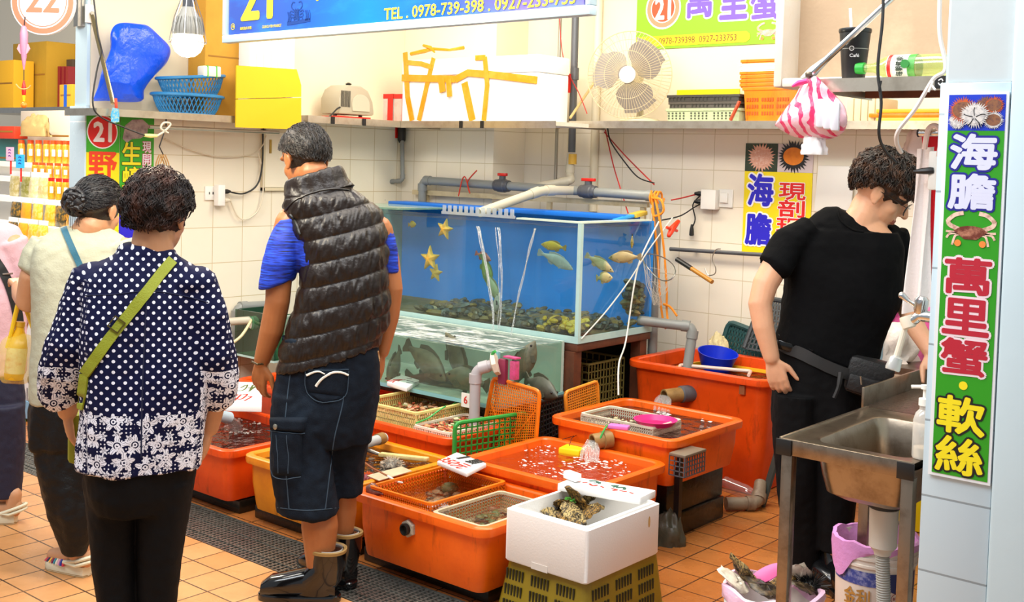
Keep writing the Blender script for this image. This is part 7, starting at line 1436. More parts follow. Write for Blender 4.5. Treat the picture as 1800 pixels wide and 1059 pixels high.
def hand(mb, w, d, n, t, s=1.0, curl=.35, spread=1.0, thumb=.5, stag=.06):
 """w wrist, d towards the fingertips, n the way the palm faces, t towards the thumb"""
 d = V(d).normalized(); n = V(n); n = (n-d*n.dot(d)).normalized(); t = V(t); t = (t-d*t.dot(d)-n*t.dot(n)).normalized(); w = V(w)
 for k, (o, L) in enumerate(((.030, .070), (.010, .079), (-.010, .073), (-.029, .057))):
  k0 = w+d*(.088-.004*abs(k-1))*s+t*o*s; chain(mb, [w+t*o*.45*s+d*.005*s, w+d*.05*s+t*o*.85*s, k0], [.014*s, .0135*s, .0115*s], 10)
  p = k0; a = curl*(.5+.12*k); pts = [p]
  for j, q in enumerate((.46, .30, .24)):
   dd = d*math.cos(a)+n*math.sin(a)+t*(o*1.2*spread); p = p+dd.normalized()*L*q*s; pts.append(p); a += curl*(1.0+stag*k)
  chain(mb, pts, [.0105*s, .0094*s, .0085*s, .0068*s], 10)
 mb.ell(w+d*.045*s, (.048*s, .034*s, .014*s), (d, t, n), 16, 10)
 b0 = w+d*.018*s+t*.020*s; chain(mb, [b0, b0+(d*.6+t*.62+n*.25).normalized()*.044*s, b0+(d*.6+t*.62+n*.25).normalized()*.044*s+(d*.85+t*(.42-.3*thumb)+n*.35*thumb).normalized()*.032*s, b0+(d*.6+t*.62+n*.25).normalized()*.044*s+(d*.85+t*(.42-.3*thumb)+n*.35*thumb).normalized()*.056*s], [.014*s, .012*s, .0100*s, .0075*s], 10)
def hair(parent, c, f, u, rad, cover, mt, s=1.0, lump=.03, fq=3.0, strands=500, slen=.5, flow=None, off=(0, 0, 0), sr=.0018, wave=0.0, seed=1, shrink=.80, out=1.0):
 l = u.cross(f); c = V(c)+(f*off[0]+l*off[1]+u*off[2])*s; rnd = random.Random(seed)
 def pt(v, k=1.0): nz = 1+lump*noise.noise(v*fq+V((seed, 0, 0)))+lump*.5*noise.noise(v*fq*3+V((0, seed, 0))); return c+(f*v.x*rad[0]+l*v.y*rad[1]+u*v.z*rad[2])*s*nz*k
 b = MB(); R = []; nu, nv = 72, 44
 for i in range(nv+1):
  a = -math.pi/2+math.pi*i/nv; ring = []
  for k in range(nu):
   th = 2*math.pi*k/nu; v = V((max(math.cos(a), .01)*math.cos(th), max(math.cos(a), .01)*math.sin(th), math.sin(a))); q = cover(v)
   ring.append(pt(v, shrink+(1-shrink)*max(0, min(1, q*7+.5))))
  R.append(ring)
 b.rings(R);
 for i in range(strands):
  v = V((rnd.gauss(0, 1), rnd.gauss(0, 1), rnd.gauss(0, 1))).normalized()
  if cover(v) < 0.02: continue
  g = flow(v) if flow else V((-.3, 0, -1)); g = (g-v*g.dot(v)); g = g.normalized() if g.length > 1e-4 else V((0, 0, -1)); L = slen*rnd.uniform(.5, 1.1); side = v.cross(g); pts = []; ph = rnd.random()*6.28
  for j in range(6):
   q = j/5; w_ = (v+g*L*q+side*(wave*math.sin(q*6+ph)+rnd.uniform(-.02, .02))).normalized()
   if cover(w_) < -.05 and j > 1: break
   pts.append(pt(w_, 1.0+(.035*math.sin(q*3.0)+.012*rnd.random())*out))
  b.tube(pts, [sr*s*(1.1-.8*j/5) for j in range(len(pts))], 4)
 return b.build('hair', mt, parent, smooth=True)
def hl(a, b_, c_): return lambda v: v.z-(a+(b_*v.x if v.x < 0 else c_*v.x))
def skin(name, col, dark): return mat(name, col, .45, sss=.12, var=(9, .35, dark), bump=(90, .12))
Mlip = mat('lip skin', 'A8604E', .4); Mbrow = mat('dark brow', '2A1C14', .6)
wr = lambda p, sc, seed=0: noise.noise(p*sc+V((seed, seed*2, 0)))
def folds(amp, sc=(9, 9, 4), seed=0, amp2=.002):
 return lambda p, n_: amp*noise.noise(V((p.x*sc[0]+seed, p.y*sc[1], p.z*sc[2]))) + amp2*noise.noise(p*38+V((seed, 0, 0)))
# ---- man in the quilted vest, seen from behind
D0 = DZ(548, 1052); d, r = view(585, 500); up = V((0, 0, 1)); K = D0/F
rp = lambda x, y, dd=0.0: P(x, y, D0+dd)
man = thing('person', 'man in black quilted vest and denim shorts looking down at the tubs', 'person', PZ(560, 1048, 0))
sk = skin('tanned skin', 'A8683C', '8A4E28'); bm_ = MB()
fdir = (d*math.cos(.62)-r*math.sin(.62)); hf = (fdir*math.cos(.40)-up*math.sin(.40)).normalized(); hu = (up*math.cos(.40)+fdir*math.sin(.40)).normalized(); hc = rp(536, 279, .02)
head(bm_, hc, hf, hu, 1.0, ([hc-hu*.07-hf*.03, rp(556, 335, .0), rp(565, 370, 0)], [.056, .062, .075]))
tor = [(566, 345, 40, .07), (580, 372, 72, .085), (594, 420, 62, .09), (600, 500, 60, .09), (592, 580, 64, .09), (578, 660, 70, .085), (572, 720, 66, .08)]
bm_.rings([oval(rp(x, y), hw*K, hd, r, d) for x, y, hw, hd in tor])
Ll = [rp(536, 720), rp(540, 800, -.01), rp(560, 885, -.02), rp(562, 925, -.02), rp(562, 970, -.02), rp(562, 1012, -.02)]; chain(bm_, Ll, [.065, .065, .060, .066, .054, .042], 18)
Rl = [rp(612, 690, .06), rp(606, 790, .08), rp(602, 860, .10), rp(601, 900, .12), rp(599, 945, .13), rp(598, 985, .14)]; chain(bm_, Rl, [.065, .062, .052, .054, .044, .036], 18)
la = [rp(512, 392), rp(492, 460, -.02), rp(488, 530, -.02), rp(478, 580, .0), rp(461, 632, .03)]; chain(bm_, la, [.058, .050, .044, .043, .030], 16)
ra = [rp(664, 405, .05), rp(680, 460, .08), rp(689, 508, .08), rp(684, 555, .10), rp(671, 618, .12)]; chain(bm_, ra, [.055, .047, .040, .038, .028], 16)
hand(bm_, rp(459, 637, .03), rp(452, 700, .07)-rp(459, 637, .03), (r*.7+d*.7), (r*.6-d*-.5), .95, .42, 1.4, .2)
hand(bm_, rp(670, 622, .12), rp(663, 690, .15)-rp(670, 622, .12), (-r*.8+d*.3), (d*.9), .92, .40)
body, bvb = put('body', solid(bm_, .0048, 3), [sk, Mlip, Mbrow], man, None, face_color(hc, hf, hu))
Mh1 = mat('short black hair', '17130F', .35, var=(60, .5, '4A382A'), bump=(200, .6))
hair(man, hc, hf, hu, (.106, .087, .103), hl(-.04, .80, .65), Mh1, 1.0, .03, 4, 1500, .30, lambda v: V((-.5, 0, -1))+v*.2, (-.010, 0, .022), .0013, .02, 3, .86)
# t-shirt sleeves and collar
Mts, t_, b_ = new_mat('blue melange jersey'); tc = t_.add('ShaderNodeTexCoord').outputs['Object']; mp = t_.add('ShaderNodeMapping'); mp.inputs['Scale'].default_value = (7, 7, 160); mp.inputs['Rotation'].default_value = (0, .35, 0); t_.link(tc, mp.inputs[0])
t_.link(t_.ramp(t_.noise(mp.outputs[0], 1.6, 4, .7), [(.38, lin('060C3A')), (.52, lin('0A34B8')), (.66, lin('2A5CE0'))]), b_.inputs['Base Color']); b_.inputs['Roughness'].default_value = .7
b = MB().rings([oval(p, w_, h_, A, B) for p, w_, h_, A, B in ((rp(517, 382), .058, .07, r, d), (rp(505, 420, -.01), .070, .075, r, d), (rp(495, 460, -.02), .072, .073, (r*.97+up*.2).normalized(), d), (rp(485, 500, -.02), .068, .068, (r*.95+up*.3).normalized(), d), (rp(484, 503, -.02), .055, .055, (r*.95+up*.3).normalized(), d))])
b.rings([oval(p, w_, h_, r, d) for p, w_, h_ in ((rp(660, 395, .05), .05, .06), (rp(672, 440, .07), .052, .06), (rp(680, 478, .08), .050, .055), (rp(680, 480, .08), .044, .05))])
b.rings([oval(rp(x, y), hw*K, hd, r, d) for x, y, hw, hd in ((572, 350, 58, .08), (588, 395, 76, .10), (599, 450, 78, .11), (602, 495, 72, .10))])
put('t_shirt', solid(b, .006, 4), Mts, man, folds(.012, (12, 12, 5), 3))
# denim cargo shorts
Mden = mat('dark washed denim', '0E151F', .8, spec=.15, var=(7, .6, '222F3E'), bump=(260, .35)); Mden2 = mat('denim seam', '2E4050', .8)
b = MB().rings([oval(rp(x, y, dd), hw*K, hd, r, d, e=2.5) for x, y, hw, hd, dd in ((578, 590, 84, .115, 0), (578, 640, 88, .125, .01), (574, 700, 92, .135, .02), (568, 745, 92, .135, .03), (566, 775, 86, .12, .03))])
b.rings([oval(rp(x, y, dd), hw*K, hd, r, d, e=2.5) for x, y, hw, hd, dd in ((530, 690, 48, .115, .0), (527, 760, 52, .115, -.01), (533, 830, 55, .11, -.02), (540, 890, 56, .105, -.02), (541, 900, 55, .102, -.02), (541, 901, 40, .08, -.02))])
b.rings([oval(rp(x, y, dd), hw*K, hd, r, d, e=2.5) for x, y, hw, hd, dd in ((616, 690, 46, .115, .07), (606, 760, 46, .11, .08), (598, 830, 42, .10, .10), (598, 864, 38, .092, .11), (598, 865, 28, .07, .11))])
sh, bvs = put('denim_shorts', solid(b, .006, 4), Mden, man, folds(.018, (10, 10, 6), 8, .003))
seam('stitching', sh, bvs, [(600, 650), (604, 700), (588, 770), (580, 830), (572, 895)], .0022, Mden2); seam('stitching', sh, bvs, [(516, 620), (505, 700), (500, 780), (508, 895)], .0022, Mden2); seam('stitching', sh, bvs, [(488, 893), (540, 898), (596, 893)], .0018, Mden2)
pk = patch('back_pocket', sh, bvs, [(536, 648), (614, 648), (606, 698), (540, 690)], Mden, 12, 10, .006); patch('back_pocket', sh, bvs, [(540, 690), (606, 698), (574, 710), (566, 708)], Mden, 12, 4, .005)
for ln in (((537, 650), (540, 690), (567, 707), (606, 697), (613, 652)), ((536, 650), (575, 651), (613, 649))): seam('stitching', pk, bvs, list(ln), .0014, Mden2, .006)
Mlogo = mat('white embroidery', 'E4E0D4', .6)
seam('embroidery', pk, bvs, [(539, 659), (552, 654), (562, 653), (571, 657)], (.0045, .002), Mlogo, .007); seam('embroidery', pk, bvs, [(612, 659), (598, 654), (584, 655), (572, 661), (562, 670), (556, 679)], (.0035, .005), Mlogo, .007)
cp = patch('cargo_pocket', sh, bvs, [(478, 752), (532, 756), (530, 838), (482, 836)], Mden, 10, 10, .014); patch('pocket_flap', cp, bvs, [(476, 734), (541, 734), (536, 762), (478, 758)], Mden, 10, 6, .020)
for ln in (((484, 758), (484, 834), (530, 838)), ((490, 765), (492, 830)), ((506, 765), (508, 832)), ((477, 757), (505, 761), (536, 761))): seam('stitching', cp, bvs, list(ln), .0016, Mden2, .014)
p, n_ = hit(bvs, 492, 750, .020); b = MB().lathe([(.009, 0), (.010, .004), (.006, .006)], 12, p, n_); b.build('button', mat('worn metal button', 'A8A498', .35, .9), cp)
seam('belt_tag', sh, bvs, [(664, 618), (668, 640)], .004, mat('tan leather tag', 'B88A5A', .6), .0)
# quilted vest
Mvest = mat('black quilted nylon', '1C130E', .36, spec=.42, bump=(60, .5))
b = MB(); VR = ((556, 318, 46, .070, 0), (562, 333, 58, .080, 0), (574, 350, 76, .095, 0), (586, 370, 84, .112, .01), (597, 405, 83, .125, .01), (605, 445, 77, .132, .01), (606, 485, 77, .135, .01), (603, 520, 82, .137, .01), (596, 560, 92, .138, .01), (585, 600, 97, .138, .01), (578, 628, 93, .135, .01), (577, 632, 82, .12, .01))
tilt = lambda x, y: (r*1.0+up*max(0, min(.30, (y-480)/500))).normalized()
b.rings([oval(rp(x, y, dd), hw*K, hd, tilt(x, y), d, 36, 2.6) for x, y, hw, hd, dd in VR])
cA = (r*.93+up*.30).normalized()
b.rings([oval(rp(x, y, dd), hw*K, hd, cA, (d*.95-up*.1).normalized(), 30) for x, y, hw, hd, dd in ((560, 345, 66, .09, 0), (556, 330, 58, .082, 0), (553, 312, 54, .078, .0), (553, 305, 50, .074, .0))])
b.ell(rp(538, 352, .05), (.075, .05, .055), (r, d, up))
cx0 = rp(590, 450)
def quilt(p, n_):
 q = p-cx0; s_ = p.z-.26*q.dot(r)-.05*q.dot(d); k = s_/.082; puff = abs(math.sin(math.pi*k))**.55; top = 1 if p.z < rp(560, 345).z else .25
 w_ = noise.noise(V((q.dot(r)*46+q.dot(d)*30+s_*7, s_*8, math.floor(k)*3.7))); w2 = noise.noise(V((q.dot(r)*95-s_*14, s_*26, 5)))
 return top*(.0095*puff-.007+puff*(.008*w_+.0055*w2))+(1-top)*.005*w_
vest, bvv = put('quilted_vest', solid(b, .0042, 5), Mvest, man, quilt)
seam('collar_seam', vest, bvv, [(500, 372), (520, 352), (555, 338), (590, 332), (612, 335)], .003, M_black, .002); seam('armhole_trim', vest, bvv, [(511, 378), (520, 392), (527, 412)], .006, M_black, .002)
b = MB().tube([rp(443, 636, -.0), rp(452, 641, -.02), rp(466, 640, .02), rp(468, 634, .05)], .004, 6); o = b.build('bracelet', mat('dark bead bracelet', '3A2A1E', .4, var=(200, .9, '8A7A4A')), man)
def boot(parent, ank, toe, h, rt, mt, lab):
 a, t2 = V(ank), V(toe); f = flat(t2-a); s = f.cross(up); b = MB(); L = (t2-a).length
 prof = [(a-f*.03+up*h, rt, rt), (a-f*.03+up*(h*.7), rt*.98, rt*.98), (a-f*.02+up*.12, rt*.92, rt*1.05), (a+up*.08, rt*.90, rt*1.3)]
 b.rings([oval(V((c.x, c.y, c.z)), hw, hd, s, f, 24) for c, hw, hd in prof]+[oval(V((a.x, a.y, z))+f*.02, .046, .08, s, f, 24) for z in (.05, .012)])
 b.rings([oval(V((a.x, a.y, 0))+f*x+up*(hz*.5+.012), .047*w_, hz*.5, s, up, 20, 2.4) for x, hz, w_ in ((-.06, .07, .7), (0, .11, .95), (.06, .10, 1), (.12, .085, 1.02), (.17, .075, 1.0), (.205, .05, .7))])
 o = b.build('rubber_boot', mt, parent, smooth=55)
 o2 = None
 b = MB().rings([oval(V((a.x, a.y, z))+f*.07, .052*k, .148*k, s, f, 28, 2.6) for z, k in ((0, .97), (.004, 1), (.022, 1), (.026, .97))]); b.build('sole', mt, o)
 b = MB(); c = prof[0][0]; b.rings([oval(c+up*z, rt*k, rt*k, s, f, 24) for z, k in ((-.006, 1.04), (.004, 1.05), (.007, .98), (.002, .86))], cap=False); b.build('boot_rim', mat('tan boot lining', '9A7A44', .6), o)
 b = MB().rings([oval(c+up*z, rt*.8, rt*.8, s, f, 20) for z in (-.03, .006)], cap=False); b.build('sock', mat('white sock', 'E8E4DC', .8), o); return o
Mboot = mat('wet black rubber boot', '0E0E10', .14, coat=.4)
a = V((Ll[-1].x, Ll[-1].y, 0)); boot(man, a, a+(-r*.9+d*.15)*.26, .185, .062, Mboot, ''); a = V((Rl[-1].x, Rl[-1].y, 0)); boot(man, a, a+(-r*.55+d*.6)*.26, .20, .056, Mboot, '')
# ---- woman in the dotted blouse
D1 = 3.3; K = D1/F; d, r = view(245, 650); rp = lambda x, y, dd=0.0: P(x, y, D1+dd)
base = rp(240, 700); wom = thing('person', 'woman in navy dotted blouse with white flower hem and olive strap', 'person', (base.x, base.y, 0))
sk2 = skin('light tan skin', 'C8926A', 'A8704C'); b = MB()
fdir = (d*math.cos(.55)+r*math.sin(.55)); hf = (fdir*.97-up*.22).normalized(); hu = (up*.97+fdir*.22).normalized(); hc = rp(279, 378, .02)
head(b, hc, hf, hu, .96, ([hc-hu*.07-hf*.02, rp(268, 440), rp(262, 480)], [.055, .06, .08]))
b.rings([oval(rp(x, y), hw*K, hd, r, d) for x, y, hw, hd in ((258, 462, 60, .07), (256, 500, 92, .09), (258, 600, 92, .11), (255, 720, 90, .11), (245, 850, 86, .11))])
for sg, xs_ in ((-1, (208, 200, 205, 210, 212)), (1, (290, 286, 278, 272, 270))):
 chain(b, [rp(xs_[0], 830, 0), rp(xs_[1], 930, 0), rp(xs_[2], 1030, 0), rp(xs_[3], 1120, .02), rp(xs_[4], 1205, .03)], [.05, .05, .045, .04, .036], 14)
la = [rp(160, 508), rp(128, 590, -.02), rp(112, 650, .02), rp(120, 712, .06), rp(119, 722, .07)]; chain(b, la, [.05, .045, .042, .034, .030], 14)
ra = [rp(355, 512), rp(378, 600, -.01), rp(384, 660, .03), rp(372, 725, .06), rp(368, 752, .07)]; chain(b, ra, [.05, .045, .042, .034, .028], 14)
hand(b, rp(117, 724, .07), rp(126, 780, .10)-rp(117, 724, .07), (r*.9+d*.2), (d*.9+r*.1), .92, .45)
hand(b, rp(367, 755, .07), rp(352, 822, .10)-rp(367, 755, .07), (-r*.85+d*.25), (d*.9-r*.2), .95, .42, 1.3)
put('body', solid(b, .0046, 3), [sk2, Mlip, Mbrow], wom, None, face_color(hc, hf, hu, .96))
Mh2 = mat('curly dark brown hair', '1C120E', .5, spec=.3, var=(14, .9, '5A3220'), bump=(120, .6))
hair(wom, hc, hf, hu, (.118, .099, .118), hl(-.24, .65, .75), Mh2, .96, .10, 4.5, 1500, .45, lambda v: V((-.35, .25*math.sin(v.x*9), -1)), (-.012, 0, .022), .0019, .06, 7, .84, 1.2)
# blouse with dots and a printed flower border
Mbl_, t_, b_ = new_mat('navy dotted blouse cloth'); uvn = t_.add('ShaderNodeUVMap'); uvn.uv_map = 'pattern'; sp = t_.add('ShaderNodeSeparateXYZ'); t_.link(uvn.outputs[0], sp.inputs[0])
def dots(ox, oy, pitch, rad):
 fx = t_.math('SUBTRACT', t_.math('FRACT', t_.math('ADD', t_.math('DIVIDE', sp.outputs[0], pitch), ox)), .5); fy = t_.math('SUBTRACT', t_.math('FRACT', t_.math('ADD', t_.math('DIVIDE', sp.outputs[1], pitch), oy)), .5)
 return t_.math('LESS_THAN', t_.math('SQRT', t_.math('ADD', t_.math('MULTIPLY', fx, fx), t_.math('MULTIPLY', fy, fy))), rad)
dm = t_.math('MAXIMUM', dots(0, 0, .029, .155), dots(.5, .5, .029, .155))
def flowers(scale, seed, petals, rad):
 mp = t_.add('ShaderNodeMapping'); mp.inputs['Location'].default_value = (seed, seed*1.7, 0); t_.link(uvn.outputs[0], mp.inputs[0])
 vo = t_.add('ShaderNodeTexVoronoi'); vo.voronoi_dimensions = '2D'; vo.inputs['Scale'].default_value = scale; vo.inputs['Randomness'].default_value = .55; t_.link(mp.outputs[0], vo.inputs['Vector'])
 s2 = t_.add('ShaderNodeSeparateXYZ'); sub = t_.add('ShaderNodeVectorMath', operation='SUBTRACT'); t_.link(mp.outputs[0], sub.inputs[0]); t_.link(vo.outputs['Position'], sub.inputs[1]); t_.link(sub.outputs[0], s2.inputs[0])
 th = t_.math('ARCTAN2', s2.outputs[1], s2.outputs[0]); rr = t_.math('SQRT', t_.math('ADD', t_.math('MULTIPLY', s2.outputs[0], s2.outputs[0]), t_.math('MULTIPLY', s2.outputs[1], s2.outputs[1])))
 lim = t_.math('MULTIPLY', t_.math('ADD', .72, t_.math('MULTIPLY', t_.math('SINE', t_.math('MULTIPLY', th, petals)), .28)), rad)
 pet = t_.math('LESS_THAN', rr, lim); ring = t_.math('MULTIPLY', t_.math('GREATER_THAN', rr, rad*.22), t_.math('LESS_THAN', rr, rad*.34)); ring2 = t_.math('LESS_THAN', rr, rad*.10)
 vein = t_.math('GREATER_THAN', t_.math('SINE', t_.math('MULTIPLY', th, petals*4)), .86); vein = t_.math('MULTIPLY', vein, t_.math('GREATER_THAN', rr, rad*.4))
 return t_.math('MULTIPLY', pet, t_.math('SUBTRACT', 1.0, t_.math('MAXIMUM', t_.math('MAXIMUM', ring, ring2), vein)))
fl = t_.math('MAXIMUM', flowers(17.0, .31, 5, .029), flowers(30.0, .77, 6, .013)); fl = t_.math('MAXIMUM', fl, t_.math('MULTIPLY', dots(0, 0, .011, .2), dots(.2, .7, .06, .42)))
at = t_.add('ShaderNodeAttribute'); at.attribute_name = 'border'
msk = t_.mix(t_.math('GREATER_THAN', t_.math('ADD', at.outputs['Fac'], t_.math('MULTIPLY', t_.math('SUBTRACT', t_.noise(uvn.outputs[0], 16, 2), .5), .16)), .5), dm, fl)
t_.link(t_.mix(msk, lin('070B32'), lin('E8E6EE')), b_.inputs['Base Color']); b_.inputs['Roughness'].default_value = .8; b_.inputs['Specular IOR Level'].default_value = .2
b = MB().rings([oval(rp(x, y, dd), hw*K, hd, r, d, 36, 2.4) for x, y, hw, hd, dd in ((259, 440, 46, .065, 0), (258, 450, 56, .075, 0), (257, 466, 84, .085, 0), (257, 490, 106, .10, 0), (258, 520, 112, .115, 0), (259, 580, 112, .13, 0), (260, 650, 110, .14, 0), (256, 720, 106, .15, 0), (249, 780, 106, .155, 0), (247, 815, 105, .155, 0), (247, 818, 94, .14, 0))])
for pts, rs in ((((170, 490, 0), (140, 545, -.01), (121, 605, -.02), (112, 650, .0), (112, 690, .05), (117, 708, .06), (118, 712, .06)), (.068, .066, .066, .066, .064, .046, .03)), (((342, 492, 0), (366, 560, -.01), (376, 620, -.0), (378, 665, .03), (376, 698, .05), (373, 712, .06), (372, 715, .06)), (.066, .064, .062, .060, .056, .042, .03))):
 b.tube([rp(*q) for q in pts], rs, 20)
b.ell(rp(172, 494), (.075, .08, .05), (r, d, up)); b.ell(rp(342, 496), (.072, .08, .05), (r, d, up)); b.rings([oval(rp(260, y), hw*K, hd, (r*.98-up*.06).normalized(), d) for y, hw, hd in ((446, 52, .074), (436, 48, .068), (434, 42, .06))])
cw = rp(250, 600); zh, zc = rp(250, 712).z, rp(110, 640).z
uvf = lambda p, n_: ((p-cw).dot(r) if abs(n_.dot(r)) < .8 else (p-cw).dot(d)+.5, p.z)
def border(p):
 lat = (p-cw).dot(r); out = lat < rp(142, 600).dot(r)-cw.dot(r) or lat > rp(350, 600).dot(r)-cw.dot(r)
 return 1.0*(1/(1+math.exp((p.z-(zc if out else zh))*60)))
bl, bvw = put('blouse', solid(b, .0046, 5), Mbl_, wom, folds(.016, (11, 11, 5), 5, .002), None, uvf, border)
seam('yoke_seam', bl, bvw, [(150, 520), (200, 518), (262, 512), (320, 520), (366, 532)], .0016, mat('navy cloth seam', '0A1034', .8), .0005); seam('back_pleat', bl, bvw, [(258, 516), (254, 600), (250, 700), (248, 805)], .0022, mat('navy cloth seam', '0A1034', .8), .0005)
Mtrw = mat('black trousers cloth', '070709', .75, spec=.18, bump=(200, .2)); b = MB()
b.rings([oval(rp(x, y, 0), hw*K, hd, r, d) for x, y, hw, hd in ((247, 760, 94, .135), (246, 810, 98, .14), (244, 860, 92, .135), (243, 890, 84, .12))])
for xs_, dd in (((195, 197, 200, 207, 212, 212), .0), ((290, 286, 280, 276, 272, 270), .02)):
 b.rings([oval(rp(x, y, dd), hw*K, hd, r, d) for x, y, hw, hd in zip(xs_, (840, 920, 1000, 1080, 1150, 1205), (50, 44, 37, 31, 28, 27), (.12, .10, .085, .075, .07, .065))])
put('trousers', solid(b, .006, 4), Mtrw, wom, folds(.014, (9, 9, 3), 12, .002))
for x in (211, 271): a = rp(x, 1205, .02); b = MB().rings([oval(V((a.x, a.y, 0))+d*q+up*(h_*.5), .045*w_, h_*.5, r, up, 18, 2.6) for q, h_, w_ in ((-.07, .05, .7), (-.03, .075, .95), (.05, .07, 1), (.12, .05, 1), (.16, .03, .7))]); b.build('shoe', M_black, wom)
# shoulder bag strap, worn across the back
Mst = mat('olive green webbing', '8E9414', .6, bump=(220, .4)); sb = thing('shoulder_bag', 'olive green shoulder bag strap crossing the dotted blouse', 'bag', rp(150, 740, .1))
def ribbon(name, parent, bv, px, w, mt, lift=.004):
 q = spline([(x, y, 0) for x, y in px], 8); L = []
 for i, p in enumerate(q):
  t2 = q[min(i+1, len(q)-1)]-q[max(i-1, 0)]; s = V((-t2.y, t2.x, 0)).normalized()*w/2; a, n1 = hit(bv, p.x+s.x, p.y+s.y, lift); c_, n2 = hit(bv, p.x-s.x, p.y-s.y, lift); L.append([a, c_, c_-n2*lift*.8, a-n1*lift*.8])
 b = MB().rings(L); return b.build(name, mt, parent, smooth=40)
ribbon('strap', sb, bvw, [(303, 458), (280, 485), (245, 530), (215, 568), (190, 600), (168, 632), (150, 658)], 19, Mst, .006); ribbon('strap', sb, bvw, [(150, 658), (146, 690), (140, 720)], 14, Mst, .006)
p, n_ = hit(bvw, 206, 571, .010); ax1 = (rp(190, 560)-rp(215, 578)).normalized(); ax2 = n_.cross(ax1).normalized(); b = MB(frame(p, ax1, ax2, n_));
for lo, hi in (((-.016, -.018, -.002), (.016, -.015, .002)), ((-.016, .015, -.002), (.016, .018, .002)), ((-.018, -.018, -.002), (-.015, .018, .002)), ((.015, -.018, -.002), (.018, .018, .002))): b.box(lo, hi)
b.build('buckle', mat('dark brass buckle', '6A5A2A', .35, .8), sb)
c = rp(140, 755, .16); b = MB(frame(c, r, d)); b.box((-.03, -.07, -.09), (.03, .07, .06)); b.build('bag_body', Mst, sb, bevel=.015)
# ---- woman with the bun
D2 = DZ(118, 1008); K = D2/F; d, r = view(130, 600); rp = lambda x, y, dd=0.0: P(x, y, D2+dd)
bun = thing('person', 'woman with a hair bun in a pale yellow shirt and black trousers', 'person', PZ(125, 1006, 0)); b = MB()
fdir = (d*math.cos(.75)+r*math.sin(.75)); hf = (fdir*.95-up*.3).normalized(); hu = (up*.95+fdir*.3).normalized(); hc = rp(172, 368, .02)
head(b, hc, hf, hu, .98, ([hc-hu*.07-hf*.02, rp(150, 415), rp(145, 440)], [.055, .06, .07]))
b.rings([oval(rp(x, y), hw*K, hd, r, d) for x, y, hw, hd in ((148, 415, 45, .06), (146, 450, 70, .09), (140, 560, 70, .10), (135, 690, 70, .11), (135, 760, 66, .10))])
chain(b, [rp(100, 740, -.02), rp(112, 860, -.02), rp(128, 940, -.02), rp(139, 976, -.02)], [.08, .06, .045, .036], 14); chain(b, [rp(160, 740, .12), rp(165, 850, .2), rp(160, 925, .26), rp(160, 945, .27)], [.08, .06, .045, .036], 14)
chain(b, [rp(78, 440), rp(58, 490, -.02), rp(50, 530, .0), rp(40, 518, .12), rp(34, 505, .20)], [.055, .05, .046, .04, .03], 14); hand(b, rp(33, 503, .21), d*.9+up*.2-r*.1, -up, r, .9, .5)
chain(b, [rp(215, 440, .02), rp(232, 520, .02), rp(235, 590, .10)], [.05, .045, .035], 14); hand(b, rp(235, 595, .11), d*.7-up*.7, -r, d, .9, .4)
put('body', solid(b, .005, 3), [sk2, Mlip, Mbrow], bun, None, face_color(hc, hf, hu, .98))
Mh3 = mat('sleek black hair', '0E0D10', .28, var=(40, .4, '3A2A22'), bump=(160, .5))
flowb = lambda v: (V((-1, .12, -.25))-v)
hair(bun, hc, hf, hu, (.108, .089, .108), hl(-.04, .75, .6), Mh3, .98, .02, 5, 1300, .55, flowb, (-.010, 0, .02), .0014, .02, 11, .86)
bc_ = rp(136, 355, -.07); b = MB()
for k in range(26):
 a0 = k*.55; ph = k*2.4; b.tube([bc_+(r*math.cos(a0+q)+up*math.sin(a0+q))*.045*(.75+.3*math.sin(q*1.3+ph))-d*.028*math.cos(q*2+ph)*.9 for q in (j*.35 for j in range(12))], [.0105*(.5+.5*math.sin(math.pi*j/11))+.002 for j in range(12)], 8)
b.ell(bc_, (.040, .034, .042), (r, d, up));
for k in range(14): b.tube(spline([bc_+r*(.005*k-.03)-up*.03, bc_+r*(.006*k-.035)-up*.06, bc_+r*(.008*k-.04)-up*(.075+.01*(k % 4))], 3), .001, 4)
b.build('hair_bun', Mh3, bun)
Mps = mat('pale yellow knit cotton', 'AEAC94', .85, bump=(130, .35), var=(30, .3, 'A29E80')); b = MB()
b.rings([oval(rp(x, y, dd), hw*K, hd, r, d, 34, 2.5) for x, y, hw, hd, dd in ((150, 398, 34, .06, 0), (148, 406, 48, .07, 0), (147, 418, 68, .085, 0), (146, 436, 80, .10, 0), (144, 470, 82, .115, 0), (140, 540, 80, .125, 0), (138, 610, 80, .13, 0), (137, 690, 82, .14, 0), (137, 703, 80, .14, 0), (137, 705, 70, .12, 0))])
for pts, rs in ((((85, 432, 0), (68, 455, -.01), (57, 478, -.02), (56, 481, -.02)), (.068, .070, .064, .05)), (((208, 432, .02), (222, 460, .02), (230, 490, .02), (230, 493, .02)), (.066, .066, .062, .05))): b.tube([rp(*q) for q in pts], rs, 20)
shb, bvb2 = put('shirt', solid(b, .0055, 5), Mps, bun, folds(.014, (10, 10, 4), 21, .002))
sb2 = thing('shoulder_bag', 'teal shoulder bag strap on the pale yellow shirt', 'bag', rp(215, 620, .2)); Mteal = mat('dark teal webbing', '1E5A6E', .6, bump=(220, .3)); ribbon('strap', sb2, bvb2, [(112, 402), (122, 425), (134, 452), (146, 478), (160, 505), (185, 550), (205, 590)], 11, Mteal, .006)
c = rp(215, 640, .2); b = MB(frame(c, r, d)); b.box((-.05, -.05, -.07), (.03, .05, .06)); b.build('bag_body', Mteal, sb2, bevel=.015)
b = MB().rings([oval(rp(x, y, 0), hw*K, hd, r, d) for x, y, hw, hd in ((136, 670, 76, .125), (134, 720, 78, .13), (132, 780, 74, .125))])
